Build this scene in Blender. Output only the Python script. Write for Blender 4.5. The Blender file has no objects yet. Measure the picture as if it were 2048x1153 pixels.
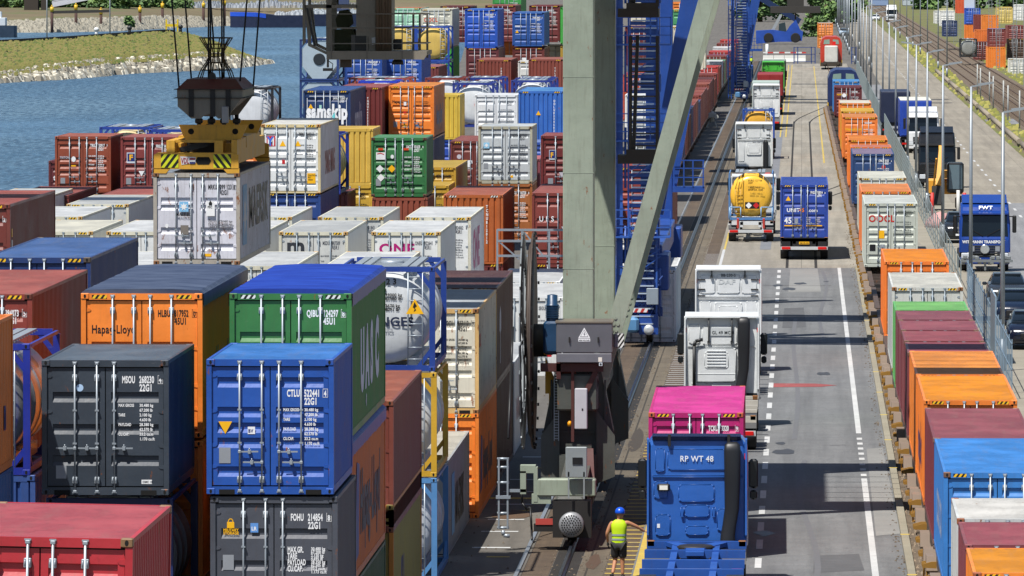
import bpy, math, random
from mathutils import Vector
R = math.radians
rng = random.Random(7)
scene = bpy.context.scene
col = scene.collection

# ------------------------------------------------------------------ camera, light, exposure
FPX, CX, CY, CAMZ = 15000.0, 1024.0, 576.5, 15.5
pitch = math.atan(665.5 / FPX)
yaw = math.atan(580.0 / FPX * math.cos(pitch))
cam_d = bpy.data.cameras.new('camera')
cam_d.sensor_width = 36.0
cam_d.lens = FPX / 2048.0 * 36.0
cam_d.clip_start = 1.0
cam_d.clip_end = 20000.0
cam = bpy.data.objects.new('camera', cam_d)
cam.location = (0, 0, CAMZ)
cam.rotation_euler = (R(90) - pitch, 0, yaw)
col.objects.link(cam)
scene.camera = cam
SUN = Vector((-0.30, -0.42, 1.0)).normalized()
world = bpy.data.worlds.new('World')
scene.world = world
world.use_nodes = True
wn = world.node_tree
sky = wn.nodes.new('ShaderNodeTexSky')
sky.sky_type = 'NISHITA'
sky.sun_disc = False
sky.sun_elevation = math.asin(SUN.z)
sky.sun_rotation = math.atan2(SUN.x, SUN.y)
sky.air_density = 1.0
sky.dust_density = 0.6
wn.nodes['Background'].inputs['Strength'].default_value = 0.078
wn.links.new(sky.outputs[0], wn.nodes['Background'].inputs['Color'])
sun_d = bpy.data.lights.new('sun', 'SUN')
sun_d.energy = 5.0
sun_d.angle = R(0.5)
sun_d.color = (1.0, 0.955, 0.89)
sun = bpy.data.objects.new('sun', sun_d)
sun.rotation_euler = SUN.to_track_quat('Z', 'Y').to_euler()
sun.location = (-60, -80, 200)
col.objects.link(sun)
scene.view_settings.view_transform = 'Standard'
scene.view_settings.look = 'None'
scene.view_settings.exposure = 0.42
scene.view_settings.gamma = 1.0
scene.view_settings.use_curve_mapping = False

_F = Vector((-math.sin(yaw) * math.cos(pitch), math.cos(yaw) * math.cos(pitch), -math.sin(pitch)))
_R = Vector((math.cos(yaw), math.sin(yaw), 0))
_U = _R.cross(_F)


def at(px, py, Y):
    """photo point (2048 wide) on the upright plane at distance Y -> (X, Z)"""
    d = _F + _R * ((px - CX) / FPX) - _U * ((py - CY) / FPX)
    t = Y / d.y
    return t * d.x, CAMZ + t * d.z


def gnd(px, py, z=0.0):
    """photo point on the level z -> (X, Y)"""
    d = _F + _R * ((px - CX) / FPX) - _U * ((py - CY) / FPX)
    t = (z - CAMZ) / d.z
    return t * d.x, t * d.y


# ------------------------------------------------------------------ mesh helpers
class MB:
    def __init__(s):
        s.v = []; s.f = []; s.m = []; s.sm = []

    def face(s, pts, mi=0, smooth=False):
        i = len(s.v)
        s.v.extend([tuple(p) for p in pts])
        s.f.append(tuple(range(i, i + len(pts)))); s.m.append(mi); s.sm.append(smooth)

    def idx(s, verts, faces, mi=0, smooth=False):
        i = len(s.v)
        s.v.extend([tuple(p) for p in verts])
        for f in faces:
            s.f.append(tuple(i + k for k in f)); s.m.append(mi); s.sm.append(smooth)

    def box(s, x0, x1, y0, y1, z0, z1, mi=0):
        v = [(x0, y0, z0), (x1, y0, z0), (x1, y1, z0), (x0, y1, z0), (x0, y0, z1), (x1, y0, z1), (x1, y1, z1), (x0, y1, z1)]
        s.idx(v, [(0, 3, 2, 1), (4, 5, 6, 7), (0, 1, 5, 4), (1, 2, 6, 5), (2, 3, 7, 6), (3, 0, 4, 7)], mi)

    def bbox(s, x0, x1, y0, y1, z0, z1, b=0.02, mi=0):
        """box with chamfered edges"""
        def ring(z, ins):
            a, c, e, g = x0 + ins, x1 - ins, y0 + ins, y1 - ins
            return [(a + b, e, z), (c - b, e, z), (c, e + b, z), (c, g - b, z), (c - b, g, z), (a + b, g, z), (a, g - b, z), (a, e + b, z)]
        rs = [ring(z0, b), ring(z0 + b, 0), ring(z1 - b, 0), ring(z1, b)]
        s.loft(rs, mi, caps=True)

    def loft(s, rings, mi=0, caps=True, smooth=False, close=True):
        n = len(rings[0]); i = len(s.v)
        for r in rings: s.v.extend([tuple(p) for p in r])
        for k in range(len(rings) - 1):
            for j in range(n if close else n - 1):
                a = i + k * n + j; b = i + k * n + (j + 1) % n
                s.f.append((a, b, b + n, a + n)); s.m.append(mi); s.sm.append(smooth)
        if caps:
            s.f.append(tuple(i + j for j in reversed(range(n)))); s.m.append(mi); s.sm.append(False)
            s.f.append(tuple(i + (len(rings) - 1) * n + j for j in range(n))); s.m.append(mi); s.sm.append(False)

    def prism(s, prof, axis, a0, a1, mi=0):
        """prof: 2d polygon. axis x: (y,z); y: (x,z); z: (x,y)"""
        def P(p, a):
            return (a, p[0], p[1]) if axis == 'x' else ((p[0], a, p[1]) if axis == 'y' else (p[0], p[1], a))
        s.loft([[P(p, a0) for p in prof], [P(p, a1) for p in prof]], mi)

    def tube(s, p0, p1, r, n=8, r2=None, mi=0, smooth=True, caps=True):
        p0 = Vector(p0); p1 = Vector(p1); d = (p1 - p0)
        if d.length < 1e-6: return
        d.normalize()
        u = d.orthogonal().normalized(); w = d.cross(u)
        r2 = r if r2 is None else r2
        ra = [p0 + (u * math.cos(2 * math.pi * k / n) + w * math.sin(2 * math.pi * k / n)) * r for k in range(n)]
        rb = [p1 + (u * math.cos(2 * math.pi * k / n) + w * math.sin(2 * math.pi * k / n)) * r2 for k in range(n)]
        s.loft([ra, rb], mi, caps, smooth)

    def path(s, pts, r, n=8, mi=0):
        for a, b in zip(pts[:-1], pts[1:]): s.tube(a, b, r, n, mi=mi)

    def beam(s, p0, p1, w, h, side=(1, 0, 0), mi=0):
        p0 = Vector(p0); p1 = Vector(p1); d = (p1 - p0).normalized()
        a = Vector(side); a = (a - d * a.dot(d)).normalized(); b = d.cross(a)
        def ring(p): return [p - a * w / 2 - b * h / 2, p + a * w / 2 - b * h / 2, p + a * w / 2 + b * h / 2, p - a * w / 2 + b * h / 2]
        s.loft([ring(p0), ring(p1)], mi)

    def lathe(s, prof, c, axis='y', n=24, mi=0, smooth=True, sx=1.0):
        """prof: list of (along, radius)"""
        rings = []
        for a, r in prof:
            ring = []
            for k in range(n):
                t = 2 * math.pi * k / n; u, w = r * math.cos(t) * sx, r * math.sin(t)
                ring.append((c[0] + u, c[1] + a, c[2] + w) if axis == 'y' else ((c[0] + a, c[1] + u, c[2] + w) if axis == 'x' else (c[0] + u, c[1] + w, c[2] + a)))
            rings.append(ring)
        s.loft(rings, mi, True, smooth)

    def mesh(s, name, nm=None):
        me = bpy.data.meshes.new(name)
        me.from_pydata(s.v, [], s.f)
        k = nm or (max(s.m) + 1 if s.m else 1)
        for _ in range(k): me.materials.append(None)
        me.polygons.foreach_set('material_index', s.m)
        me.polygons.foreach_set('use_smooth', s.sm)
        me.update()
        return me


def tag(o, label=None, cat=None, group=None, kind=None):
    if label: o['label'] = label
    if cat: o['category'] = cat
    if group: o['group'] = group
    if kind: o['kind'] = kind
    return o


def link(name, me, mats, parent=None, loc=None, rot=None, scale=None):
    o = bpy.data.objects.new(name, me)
    col.objects.link(o)
    if not isinstance(mats, (list, tuple)): mats = [mats]
    for i, m in enumerate(mats):
        if i < len(o.material_slots):
            o.material_slots[i].link = 'OBJECT'; o.material_slots[i].material = m
    if parent is not None: o.parent = parent
    if loc is not None: o.location = loc
    if rot is not None: o.rotation_euler = rot
    if scale is not None: o.scale = scale
    return o


def part(name, mb, mats, parent=None, loc=None, rot=None, scale=None):
    n = len(mats) if isinstance(mats, (list, tuple)) else 1
    return link(name, mb.mesh(name, n), mats, parent, loc, rot, scale)


def thing(name, label, cat, loc=(0, 0, 0), rz=0.0, group=None):
    o = bpy.data.objects.new(name, None)
    o.empty_display_size = 0.3
    col.objects.link(o)
    o.location = loc; o.rotation_euler = (0, 0, rz)
    return tag(o, label, cat, group)


def kids(o): return [c for c in col.objects if c.parent is o]


def copy_tree(o, parent=None):
    c = o.copy(); col.objects.link(c)
    if parent is not None: c.parent = parent
    for ch in kids(o): copy_tree(ch, c)
    return c


_cache = {}
def cached(key, fn):
    if key not in _cache: _cache[key] = fn()
    return _cache[key]


# ------------------------------------------------------------------ materials
def lin(h):
    h = h.lstrip('#')
    c = [int(h[i:i + 2], 16) / 255 for i in (0, 2, 4)]
    return tuple(x / 12.92 if x <= 0.04045 else ((x + 0.055) / 1.055) ** 2.4 for x in c) + (1.0,)


def scl(c, k): return tuple(min(1, x * k) for x in c[:3]) + (1.0,)


def new_mat(name):
    m = bpy.data.materials.new(name); m.use_nodes = True
    return m, m.node_tree, m.node_tree.nodes['Principled BSDF']


def noise(nt, vec, scale, detail=4, rough=0.55):
    n = nt.nodes.new('ShaderNodeTexNoise'); n.inputs['Scale'].default_value = scale
    n.inputs['Detail'].default_value = detail; n.inputs['Roughness'].default_value = rough
    if vec is not None: nt.links.new(vec, n.inputs['Vector'])
    return n.outputs['Fac']


def mapping(nt, vec, scale, loc=(0, 0, 0)):
    n = nt.nodes.new('ShaderNodeMapping'); n.inputs['Scale'].default_value = scale; n.inputs['Location'].default_value = loc
    nt.links.new(vec, n.inputs['Vector']); return n.outputs[0]


def ramp(nt, fac, stops):
    n = nt.nodes.new('ShaderNodeValToRGB'); e = n.color_ramp.elements
    while len(e) < len(stops): e.new(0.5)
    for k, (p, c) in enumerate(stops):
        e[k].position = p; e[k].color = c if isinstance(c, tuple) else (c, c, c, 1)
    nt.links.new(fac, n.inputs[0]); return n.outputs[0]


def mix(nt, fac, a, b):
    n = nt.nodes.new('ShaderNodeMix'); n.data_type = 'RGBA'
    for val, sock in ((fac, n.inputs[0]), (a, n.inputs[6]), (b, n.inputs[7])):
        if hasattr(val, 'is_linked') or isinstance(val, bpy.types.NodeSocket): nt.links.new(val, sock)
        else: sock.default_value = val
    return n.outputs[2]


def bump(nt, h, bsdf, strength, dist):
    n = nt.nodes.new('ShaderNodeBump'); n.inputs['Strength'].default_value = strength; n.inputs['Distance'].default_value = dist
    nt.links.new(h, n.inputs['Height']); nt.links.new(n.outputs[0], bsdf.inputs['Normal'])


def obj_coord(nt):
    """object coordinates shifted by a random amount per object"""
    tc = nt.nodes.new('ShaderNodeTexCoord'); oi = nt.nodes.new('ShaderNodeObjectInfo')
    mu = nt.nodes.new('ShaderNodeVectorMath'); mu.operation = 'MULTIPLY_ADD'
    cb = nt.nodes.new('ShaderNodeCombineXYZ')
    for k in range(3): nt.links.new(oi.outputs['Random'], cb.inputs[k])
    nt.links.new(cb.outputs[0], mu.inputs[0]); mu.inputs[1].default_value = (37.0, 53.0, 71.0)
    nt.links.new(tc.outputs['Object'], mu.inputs[2])
    return mu.outputs[0]


def paint(hexc, rough=0.42, dirt=0.35, rust=0.0, metal=0.0, k=1.0, dirtc='#5a4a3c'):
    key = ('paint', hexc, rough, dirt, rust, metal, k)
    def mk():
        m, nt, b = new_mat('paint_' + hexc.strip('#'))
        c = scl(lin(hexc), k); lu = .2126 * c[0] + .7152 * c[1] + .0722 * c[2]; c = tuple(x * .93 + lu * .07 for x in c[:3]) + (1.0,)
        v = obj_coord(nt)
        big = noise(nt, v, 0.9, 5)
        colr = mix(nt, ramp(nt, big, [(0.3, 0.0), (0.72, 1.0)]), scl(c, 0.86), scl(c, 1.12))
        if dirt > 0:
            st = noise(nt, mapping(nt, v, (5, 5, 0.5)), 2.2, 6, 0.65)
            colr = mix(nt, ramp(nt, st, [(0.5, 0.0), (0.75, dirt * 0.8)]), colr, mix(nt, 0.5, scl(c, 0.7), lin(dirtc)))
            sp = noise(nt, v, 14, 3, 0.6)
            colr = mix(nt, ramp(nt, sp, [(0.62, 0.0), (0.72, dirt * 0.7)]), colr, scl(c, 0.62))
        sc = noise(nt, mapping(nt, v, (1.2, 1.2, 9.0)), 3.0, 7, .75)
        colr = mix(nt, ramp(nt, sc, [(0.66, 0.0), (0.70, .25 + dirt * .5)]), colr, mix(nt, .5, c, (.45, .43, .40, 1)))
        if rust > 0:
            rn = noise(nt, mapping(nt, v, (2.2, 2.2, 0.9)), 2.6, 9, 0.7)
            lo = 0.665 - 0.17 * rust
            colr = mix(nt, ramp(nt, rn, [(lo, 0.0), (lo + 0.05, 0.9)]), colr, mix(nt, big, lin('#5d2f14'), lin('#9a5a22')))
        nt.links.new(colr, b.inputs['Base Color'])
        rr = ramp(nt, big, [(0.2, rough * 0.8), (0.8, min(1, rough * 1.35))])
        nt.links.new(rr, b.inputs['Roughness'])
        b.inputs['Metallic'].default_value = metal
        bump(nt, noise(nt, v, 1.7, 4), b, 0.4, 0.035)
        return m
    return cached(key, mk)


def roof_paint(hexc, rust=.1, k=.66):
    key = ('roof', hexc, rust, k)
    def mk():
        m, nt, b = new_mat('roof_' + hexc.strip('#'))
        c = scl(lin(hexc), k); v = obj_coord(nt)
        n1 = noise(nt, mapping(nt, v, (.5, .35, 1)), 1.6, 6, .62); n2 = noise(nt, mapping(nt, v, (2.5, .25, 1)), 2.0, 6, .65); n3 = noise(nt, v, 7.0, 6, .7)
        colr = mix(nt, ramp(nt, n1, [(.32, 0.), (.68, 1.)]), scl(c, .80), scl(c, 1.16))
        colr = mix(nt, ramp(nt, n1, [(.455, 0.), (.475, .35), (.495, 0.)]), colr, scl(c, .55))
        colr = mix(nt, ramp(nt, n2, [(.5, 0.), (.75, .5)]), colr, mix(nt, .45, c, lin('#6b6257')))
        colr = mix(nt, ramp(nt, n3, [(.60, 0.), (.68, .45)]), colr, scl(c, .6))
        lo = .72 - .16 * rust
        colr = mix(nt, ramp(nt, noise(nt, mapping(nt, v, (1.2, .6, 1)), 2.4, 9, .72), [(lo, 0.), (lo + .05, .9)]), colr, mix(nt, n3, lin('#5d2f14'), lin('#8a4f20')))
        nt.links.new(colr, b.inputs['Base Color'])
        nt.links.new(ramp(nt, n1, [(.3, .38), (.7, .62)]), b.inputs['Roughness'])
        bump(nt, mix(nt, .5, n1, n3), b, .25, .03)
        return m
    return cached(key, mk)


def plain(hexc, rough=0.5, metal=0.0, k=1.0, var=0.12, scale=3.0):
    key = ('plain', hexc, rough, metal, k)
    def mk():
        m, nt, b = new_mat('matte_' + hexc.strip('#'))
        c = scl(lin(hexc), k)
        nz = noise(nt, obj_coord(nt), scale, 4)
        nt.links.new(mix(nt, nz, scl(c, 1 - var), scl(c, 1 + var)), b.inputs['Base Color'])
        b.inputs['Roughness'].default_value = rough; b.inputs['Metallic'].default_value = metal
        return m
    return cached(key, mk)


def stripes(ca, cb, freq, ang=0.7, key='s'):
    def mk():
        m, nt, b = new_mat('striped')
        tc = nt.nodes.new('ShaderNodeTexCoord')
        sp = nt.nodes.new('ShaderNodeSeparateXYZ'); nt.links.new(tc.outputs['Object'], sp.inputs[0])
        a = nt.nodes.new('ShaderNodeMath'); a.operation = 'MULTIPLY_ADD'; a.inputs[1].default_value = -ang
        nt.links.new(sp.outputs[2], a.inputs[0]); nt.links.new(sp.outputs[0], a.inputs[2])
        f = nt.nodes.new('ShaderNodeMath'); f.operation = 'MULTIPLY'; f.inputs[1].default_value = freq; nt.links.new(a.outputs[0], f.inputs[0])
        fr = nt.nodes.new('ShaderNodeMath'); fr.operation = 'FRACT'; nt.links.new(f.outputs[0], fr.inputs[0])
        g = nt.nodes.new('ShaderNodeMath'); g.operation = 'GREATER_THAN'; g.inputs[1].default_value = 0.5; nt.links.new(fr.outputs[0], g.inputs[0])
        nt.links.new(mix(nt, g.outputs[0], lin(ca), lin(cb)), b.inputs['Base Color']); b.inputs['Roughness'].default_value = 0.5
        return m
    return cached(('stripe', ca, cb, freq, ang), mk)


GALV = plain('#9aa3ab', 0.4, 0.35)
RUBBER = plain('#17171a', 0.8)
GASKET = plain('#1b1c1f', 0.7)
HOLE = plain('#060606', 0.9)
STEELD = plain('#2b2928', 0.6, 0.3)
HAZ = stripes('#e8b81c', '#15130f', 9.0)
HAZW = stripes('#d9dcd6', '#15130f', 9.0)
GLASS = plain('#10171c', 0.06, 0.0)
WHITE = plain('#e6e8ea', 0.5); BLACK = plain('#141416', 0.5); YELLOW = plain('#f0b40a', 0.5)
REDL = plain('#c8140f', 0.3); REDP = plain('#c01a22', 0.5); MAGENTA = plain('#a8106c', 0.5)
NAVYT = plain('#1b2a6e', 0.5); LBLUE = plain('#5ea3d0', 0.5); WORN = plain('#b9b4bd', 0.6); GREYT = plain('#8a8f96', 0.6)
LAMP = plain('#e8e6da', 0.15)


# ------------------------------------------------------------------ lettering
def text_mesh(s, bold=0.0, spacing=1.0, lh=1.0, align='LEFT'):
    def mk():
        cu = bpy.data.curves.new('lettering', 'FONT')
        cu.body = s; cu.size = 1.0; cu.offset = bold; cu.space_character = spacing; cu.space_line = lh
        cu.align_x = align; cu.resolution_u = 3
        tmp = bpy.data.objects.new('lettering', cu)
        me = bpy.data.meshes.new_from_object(tmp)
        bpy.data.objects.remove(tmp); bpy.data.curves.remove(cu)
        me.materials.clear(); me.materials.append(None)
        return me
    return cached(('txt', s, bold, spacing, lh, align), mk)


ROT = {'front': (R(90), 0, 0), 'right': (R(90), 0, R(90)), 'top': (0, 0, 0), 'left': (R(90), 0, R(-90))}


def letter(s, parent, loc, size, m, face='front', wide=0.85, bold=0.035, spacing=1.08, lh=1.0, align='LEFT', name='marking', fit=None):
    me = text_mesh(s, bold, spacing, lh, align); sx = size * wide
    if fit and len(me.vertices):
        xs = [v.co.x for v in me.vertices]; sx = fit / max(.05, max(xs) - min(xs))
    return link(name, me, m, parent, loc, ROT[face], (sx, size, size))


def flat_poly(pts, parent, loc, m, face='front', name='marking', th=0.003):
    """a thin flat sign cut to an outline (x, z), standing at loc"""
    mb = MB(); mb.prism(pts, 'y', -th, 0.0)
    rot = (0, 0, 0) if face == 'front' else (0, 0, R(90))
    return part(name, mb, m, parent, loc, rot)


def rect(w, h, x=0, z=0): return [(x, z), (x + w, z), (x + w, z + h), (x, z + h)]
def disc(r, n=16, sx=1.0): return [(r * sx * math.cos(2 * math.pi * k / n), r * math.sin(2 * math.pi * k / n)) for k in range(n)]
def star(r, n=7, q=0.45): return [((r if k % 2 == 0 else r * q) * math.sin(math.pi * k / n), (r if k % 2 == 0 else r * q) * math.cos(math.pi * k / n)) for k in range(2 * n)]
TRI = [(-0.13, 0), (0.13, 0), (0, 0.24)]
TRID = [(-0.13, 0.24), (0, 0), (0.13, 0.24)]
DIA = [(0, -0.17), (0.17, 0), (0, 0.17), (-0.17, 0)]

# ------------------------------------------------------------------ shipping containers
W = 2.438


def corrugated(mb, x, y0, y1, z0, z1, d, pitch, sgn):
    """upright ribbed sheet along y at x; sgn = outward direction"""
    n = max(1, int(round((y1 - y0) / pitch))); p = (y1 - y0) / n
    prof = []
    for k in range(n):
        b = y0 + k * p
        prof += [(b, 0), (b + 0.30 * p, 0), (b + 0.46 * p, d), (b + 0.80 * p, d)]
    prof.append((y1, 0))
    for (a, da), (b, db) in zip(prof[:-1], prof[1:]):
        q = [(x - sgn * da, a, z0), (x - sgn * db, b, z0), (x - sgn * db, b, z1), (x - sgn * da, a, z1)]
        mb.face(q if sgn > 0 else q[::-1])


def m_body(L, H, flat, end):
    def mk():
        mb = MB(); h = W / 2
        for sg in (1, -1):
            if flat:
                x = sg * (h - 0.012)
                q = [(x, 0.1, 0.15), (x, L - 0.1, 0.15), (x, L - 0.1, H - 0.09), (x, 0.1, H - 0.09)]
                mb.face(q if sg > 0 else q[::-1])
            else:
                corrugated(mb, sg * (h - 0.012), 0.12, L - 0.12, 0.15, H - 0.08, 0.05, 0.278, sg)
        mb.face([(h - .1, L - .04, .12), (-h + .1, L - .04, .12), (-h + .1, L - .04, H - .1), (h - .1, L - .04, H - .1)])
        mb.box(-h + .03, h - .03, .1, L - .1, .10, .16)
        if end:
            n = 9; x0, x1 = -h + .1, h - .1; p = (x1 - x0) / n; prof = []
            for k in range(n):
                b = x0 + k * p
                prof += [(b, 0.07), (b + 0.12 * p, 0.07), (b + .26 * p, 0.02), (b + 0.86 * p, 0.02), (b + p, .07)]
            for (a, da), (b, db) in zip(prof[:-1], prof[1:]):
                if b - a > 1e-6: mb.face([(a, da, .16), (b, db, .16), (b, db, H - .14), (a, da, H - .14)])
        return mb.mesh('body', 1)
    return cached(('body', L, H, flat, end), mk)


def m_roof(L, H, flat):
    def mk():
        mb = MB(); x = W / 2 - .07; z = H - .012
        if flat:
            prof = [(0.06, z), (L - .06, z)]
        else:
            n = int((L - .5) / .21); p = (L - .5) / n; prof = [(.05, z), (.25, z)]
            for k in range(n):
                b = .25 + k * p
                prof += [(b + .1 * p, z), (b + .3 * p, z - .02), (b + .62 * p, z - .02), (b + .85 * p, z)]
            prof += [(L - .25, z), (L - .05, z)]
        for (a, za), (b, zb) in zip(prof[:-1], prof[1:]):
            if b - a > 1e-6: mb.face([(-x, a, za), (x, a, za), (x, b, zb), (-x, b, zb)])
        mb.box(-x - .03, -x, .1, L - .1, z - .03, z); mb.box(x, x + .03, .1, L - .1, z - .03, z)
        return mb.mesh('roof', 1)
    return cached(('roof', L, H, flat), mk)


def m_tarp(L, H):
    def mk():
        mb = MB(); x = W / 2 + .02; n = int(L / .34); rr = random.Random(int(L * 10)); rings = []
        for k in range(n * 2 + 1):
            y = .06 + (L - .12) * k / (n * 2)
            top = H + .05 + (.045 if k % 2 == 0 else 0.0) + rr.uniform(-.006, .006)
            dr = .26 + rr.uniform(-.02, .02)
            rings.append([(-x, y, H - dr), (-x, y, H - .01), (-x + .09, y, top - .03), (-.6, y, top), (.6, y, top), (x - .09, y, top - .03), (x, y, H - .01), (x, y, H - dr)])
        mb.loft(rings, 0, False, False, False)
        for r in (rings[0], rings[-1]): mb.face(r[1:-1])
        return mb.mesh('tarpaulin', 1)
    return cached(('tarp', L, H), mk)


def m_frame(L, H, end):
    def mk():
        mb = MB(); h = W / 2
        for x in (-h, h - .1):
            mb.box(x, x + .1, .012, .14, .118, H - .118)
            mb.box(x, x + .1, L - .14, L - .012, .118, H - .118)
        for x in (-h + .004, h - .064):
            mb.box(x, x + .06, .17, L - .17, H - .075, H - .006)
            mb.box(x, x + .06, .17, L - .17, .02, .155)
        for a, b in ((.015, .10), (L - .1, L - .015)):
            mb.box(-h + .16, h - .16, a, b, .004, .148)
            mb.box(-h + .16, h - .16, a, b, H - .132, H - .006)
            mb.box(-h + .1, -h + .16, a + .005, b, .118, .148); mb.box(h - .16, h - .1, a + .005, b, .118, .148)
        return mb.mesh('frame', 1)
    return cached(('frame', L, H, end), mk)


def m_pockets():
    def mk():
        mb = MB(); mb.box(0, .3, .011, .05, .0, .095)
        return mb.mesh('forklift_pocket', 1)
    return cached('pock', mk)


def m_casting():
    def mk():
        mb = MB(); mb.bbox(-.081, .081, -.003, .175, 0, .118, .012)
        p = [(.026 * (1 if abs(math.sin(t)) < 2 else 1) * math.cos(t), .040 * math.sin(t)) for t in [2 * math.pi * k / 12 for k in range(12)]]
        mb.face([(a, -.0045, .058 + b) for a, b in p], 1)
        return mb.mesh('corner_casting', 2)
    return cached('cast', mk)


def m_door(w, h, ribs, hinge_side):
    def mk():
        mb = MB(); a, c = .10, w - .09
        prof = [(0, 0)]
        d = .038
        for z in ribs:
            prof += [(z - .10, 0), (z - .028, d), (z + .085, d), (z + .10, 0)]
        prof.append((h, 0))
        for (za, da), (zb, db) in zip(prof[:-1], prof[1:]):
            if zb - za < 1e-6: continue
            mb.face([(a, da, za), (c, da, za), (c, db, zb), (a, db, zb)])
            if da > 0 or db > 0:
                mb.face([(a, 0, za), (a, da, za), (a, db, zb), (a, 0, zb)]); mb.face([(c, da, za), (c, 0, za), (c, 0, zb), (c, db, zb)])
        mb.face([(0, 0, 0), (a, 0, 0), (a, 0, h), (0, 0, h)]); mb.face([(c, 0, 0), (w, 0, 0), (w, 0, h), (c, 0, h)])
        mb.face([(0, 0, h), (w, 0, h), (w, .05, h), (0, .05, h)]); mb.face([(0, .05, 0), (w, .05, 0), (w, 0, 0), (0, 0, 0)])
        mb.face([(0, .05, 0), (0, 0, 0), (0, 0, h), (0, .05, h)]); mb.face([(w, 0, 0), (w, .05, 0), (w, .05, h), (w, 0, h)])
        return mb.mesh('door', 1)
    return cached(('door', round(w, 3), round(h, 3), tuple(ribs)), mk)


def m_hinge():
    def mk():
        mb = MB(); mb.prism([(-.065, -.045), (.05, -.03), (.075, 0), (.05, .03), (-.065, .045)], 'y', -.012, .002)
        mb.tube((-.05, -.014, -.055), (-.05, -.014, .055), .017, 6)
        return mb.mesh('hinge', 1)
    return cached('hinge', mk)


def m_rod(h, lod):
    def mk():
        mb = MB(); y = -.045
        mb.tube((0, y, -.10), (0, y, h + .10), .0185, 8 if lod == 0 else 6)
        if lod < 2:
            for z in (.10, h - .20):
                mb.bbox(-.05, .05, y - .012, -.002, z - .055, z + .075, .01)
                mb.tube((-.032, y - .016, z - .03), (-.032, y - .016, z + .05), .008, 5)
                mb.tube((.032, y - .016, z - .03), (.032, y - .016, z + .05), .008, 5)
            for z in (h * .36, h * .64): mb.box(-.038, .038, y - .022, -.002, z - .016, z + .016)
            for z, q in ((-.10, -1), (h + .09, 1)):
                mb.bbox(-.034, .034, y - .022, y + .03, z - .03, z + .02, .008); mb.box(-.045, .045, y - .01, y + .02, z + q * .028 - .012, z + q * .028 + .012)
        return mb.mesh('locking_rod', 1)
    return cached(('rod', round(h, 3), lod), mk)


def m_handle(sg):
    def mk():
        mb = MB()
        mb.beam((0, -.06, 0), (sg * .36, -.075, .004), .012, .03, (0, 1, 0))
        mb.bbox(-.03, .03, -.085, -.04, -.03, .03, .008)
        mb.bbox(sg * .19 - .03, sg * .19 + .03, -.095, -.002, -.045, .04, .01)
        mb.tube((sg * .19, -.085, .03), (sg * .19, -.085, .075), .012, 6)
        return mb.mesh('door_handle', 1)
    return cached(('hand', sg), mk)


def m_gasket(H):
    def mk():
        mb = MB(); mb.box(-W / 2 + .1, W / 2 - .1, .099, .12, .146, H - .13)
        return mb.mesh('gasket', 1)
    return cached(('gask', H), mk)


DARKS = {}
DATA = 'MAX GROSS\n\nTARE\n\nPAYLOAD\n\nCU.CAP.'
NUMS = '30.480 kg\n67.200 lb\n2.100 kg\n4.630 lb\n28.380 kg\n62.570 lb\n33.2 cu.m\n1.170 cu.ft'


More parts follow.
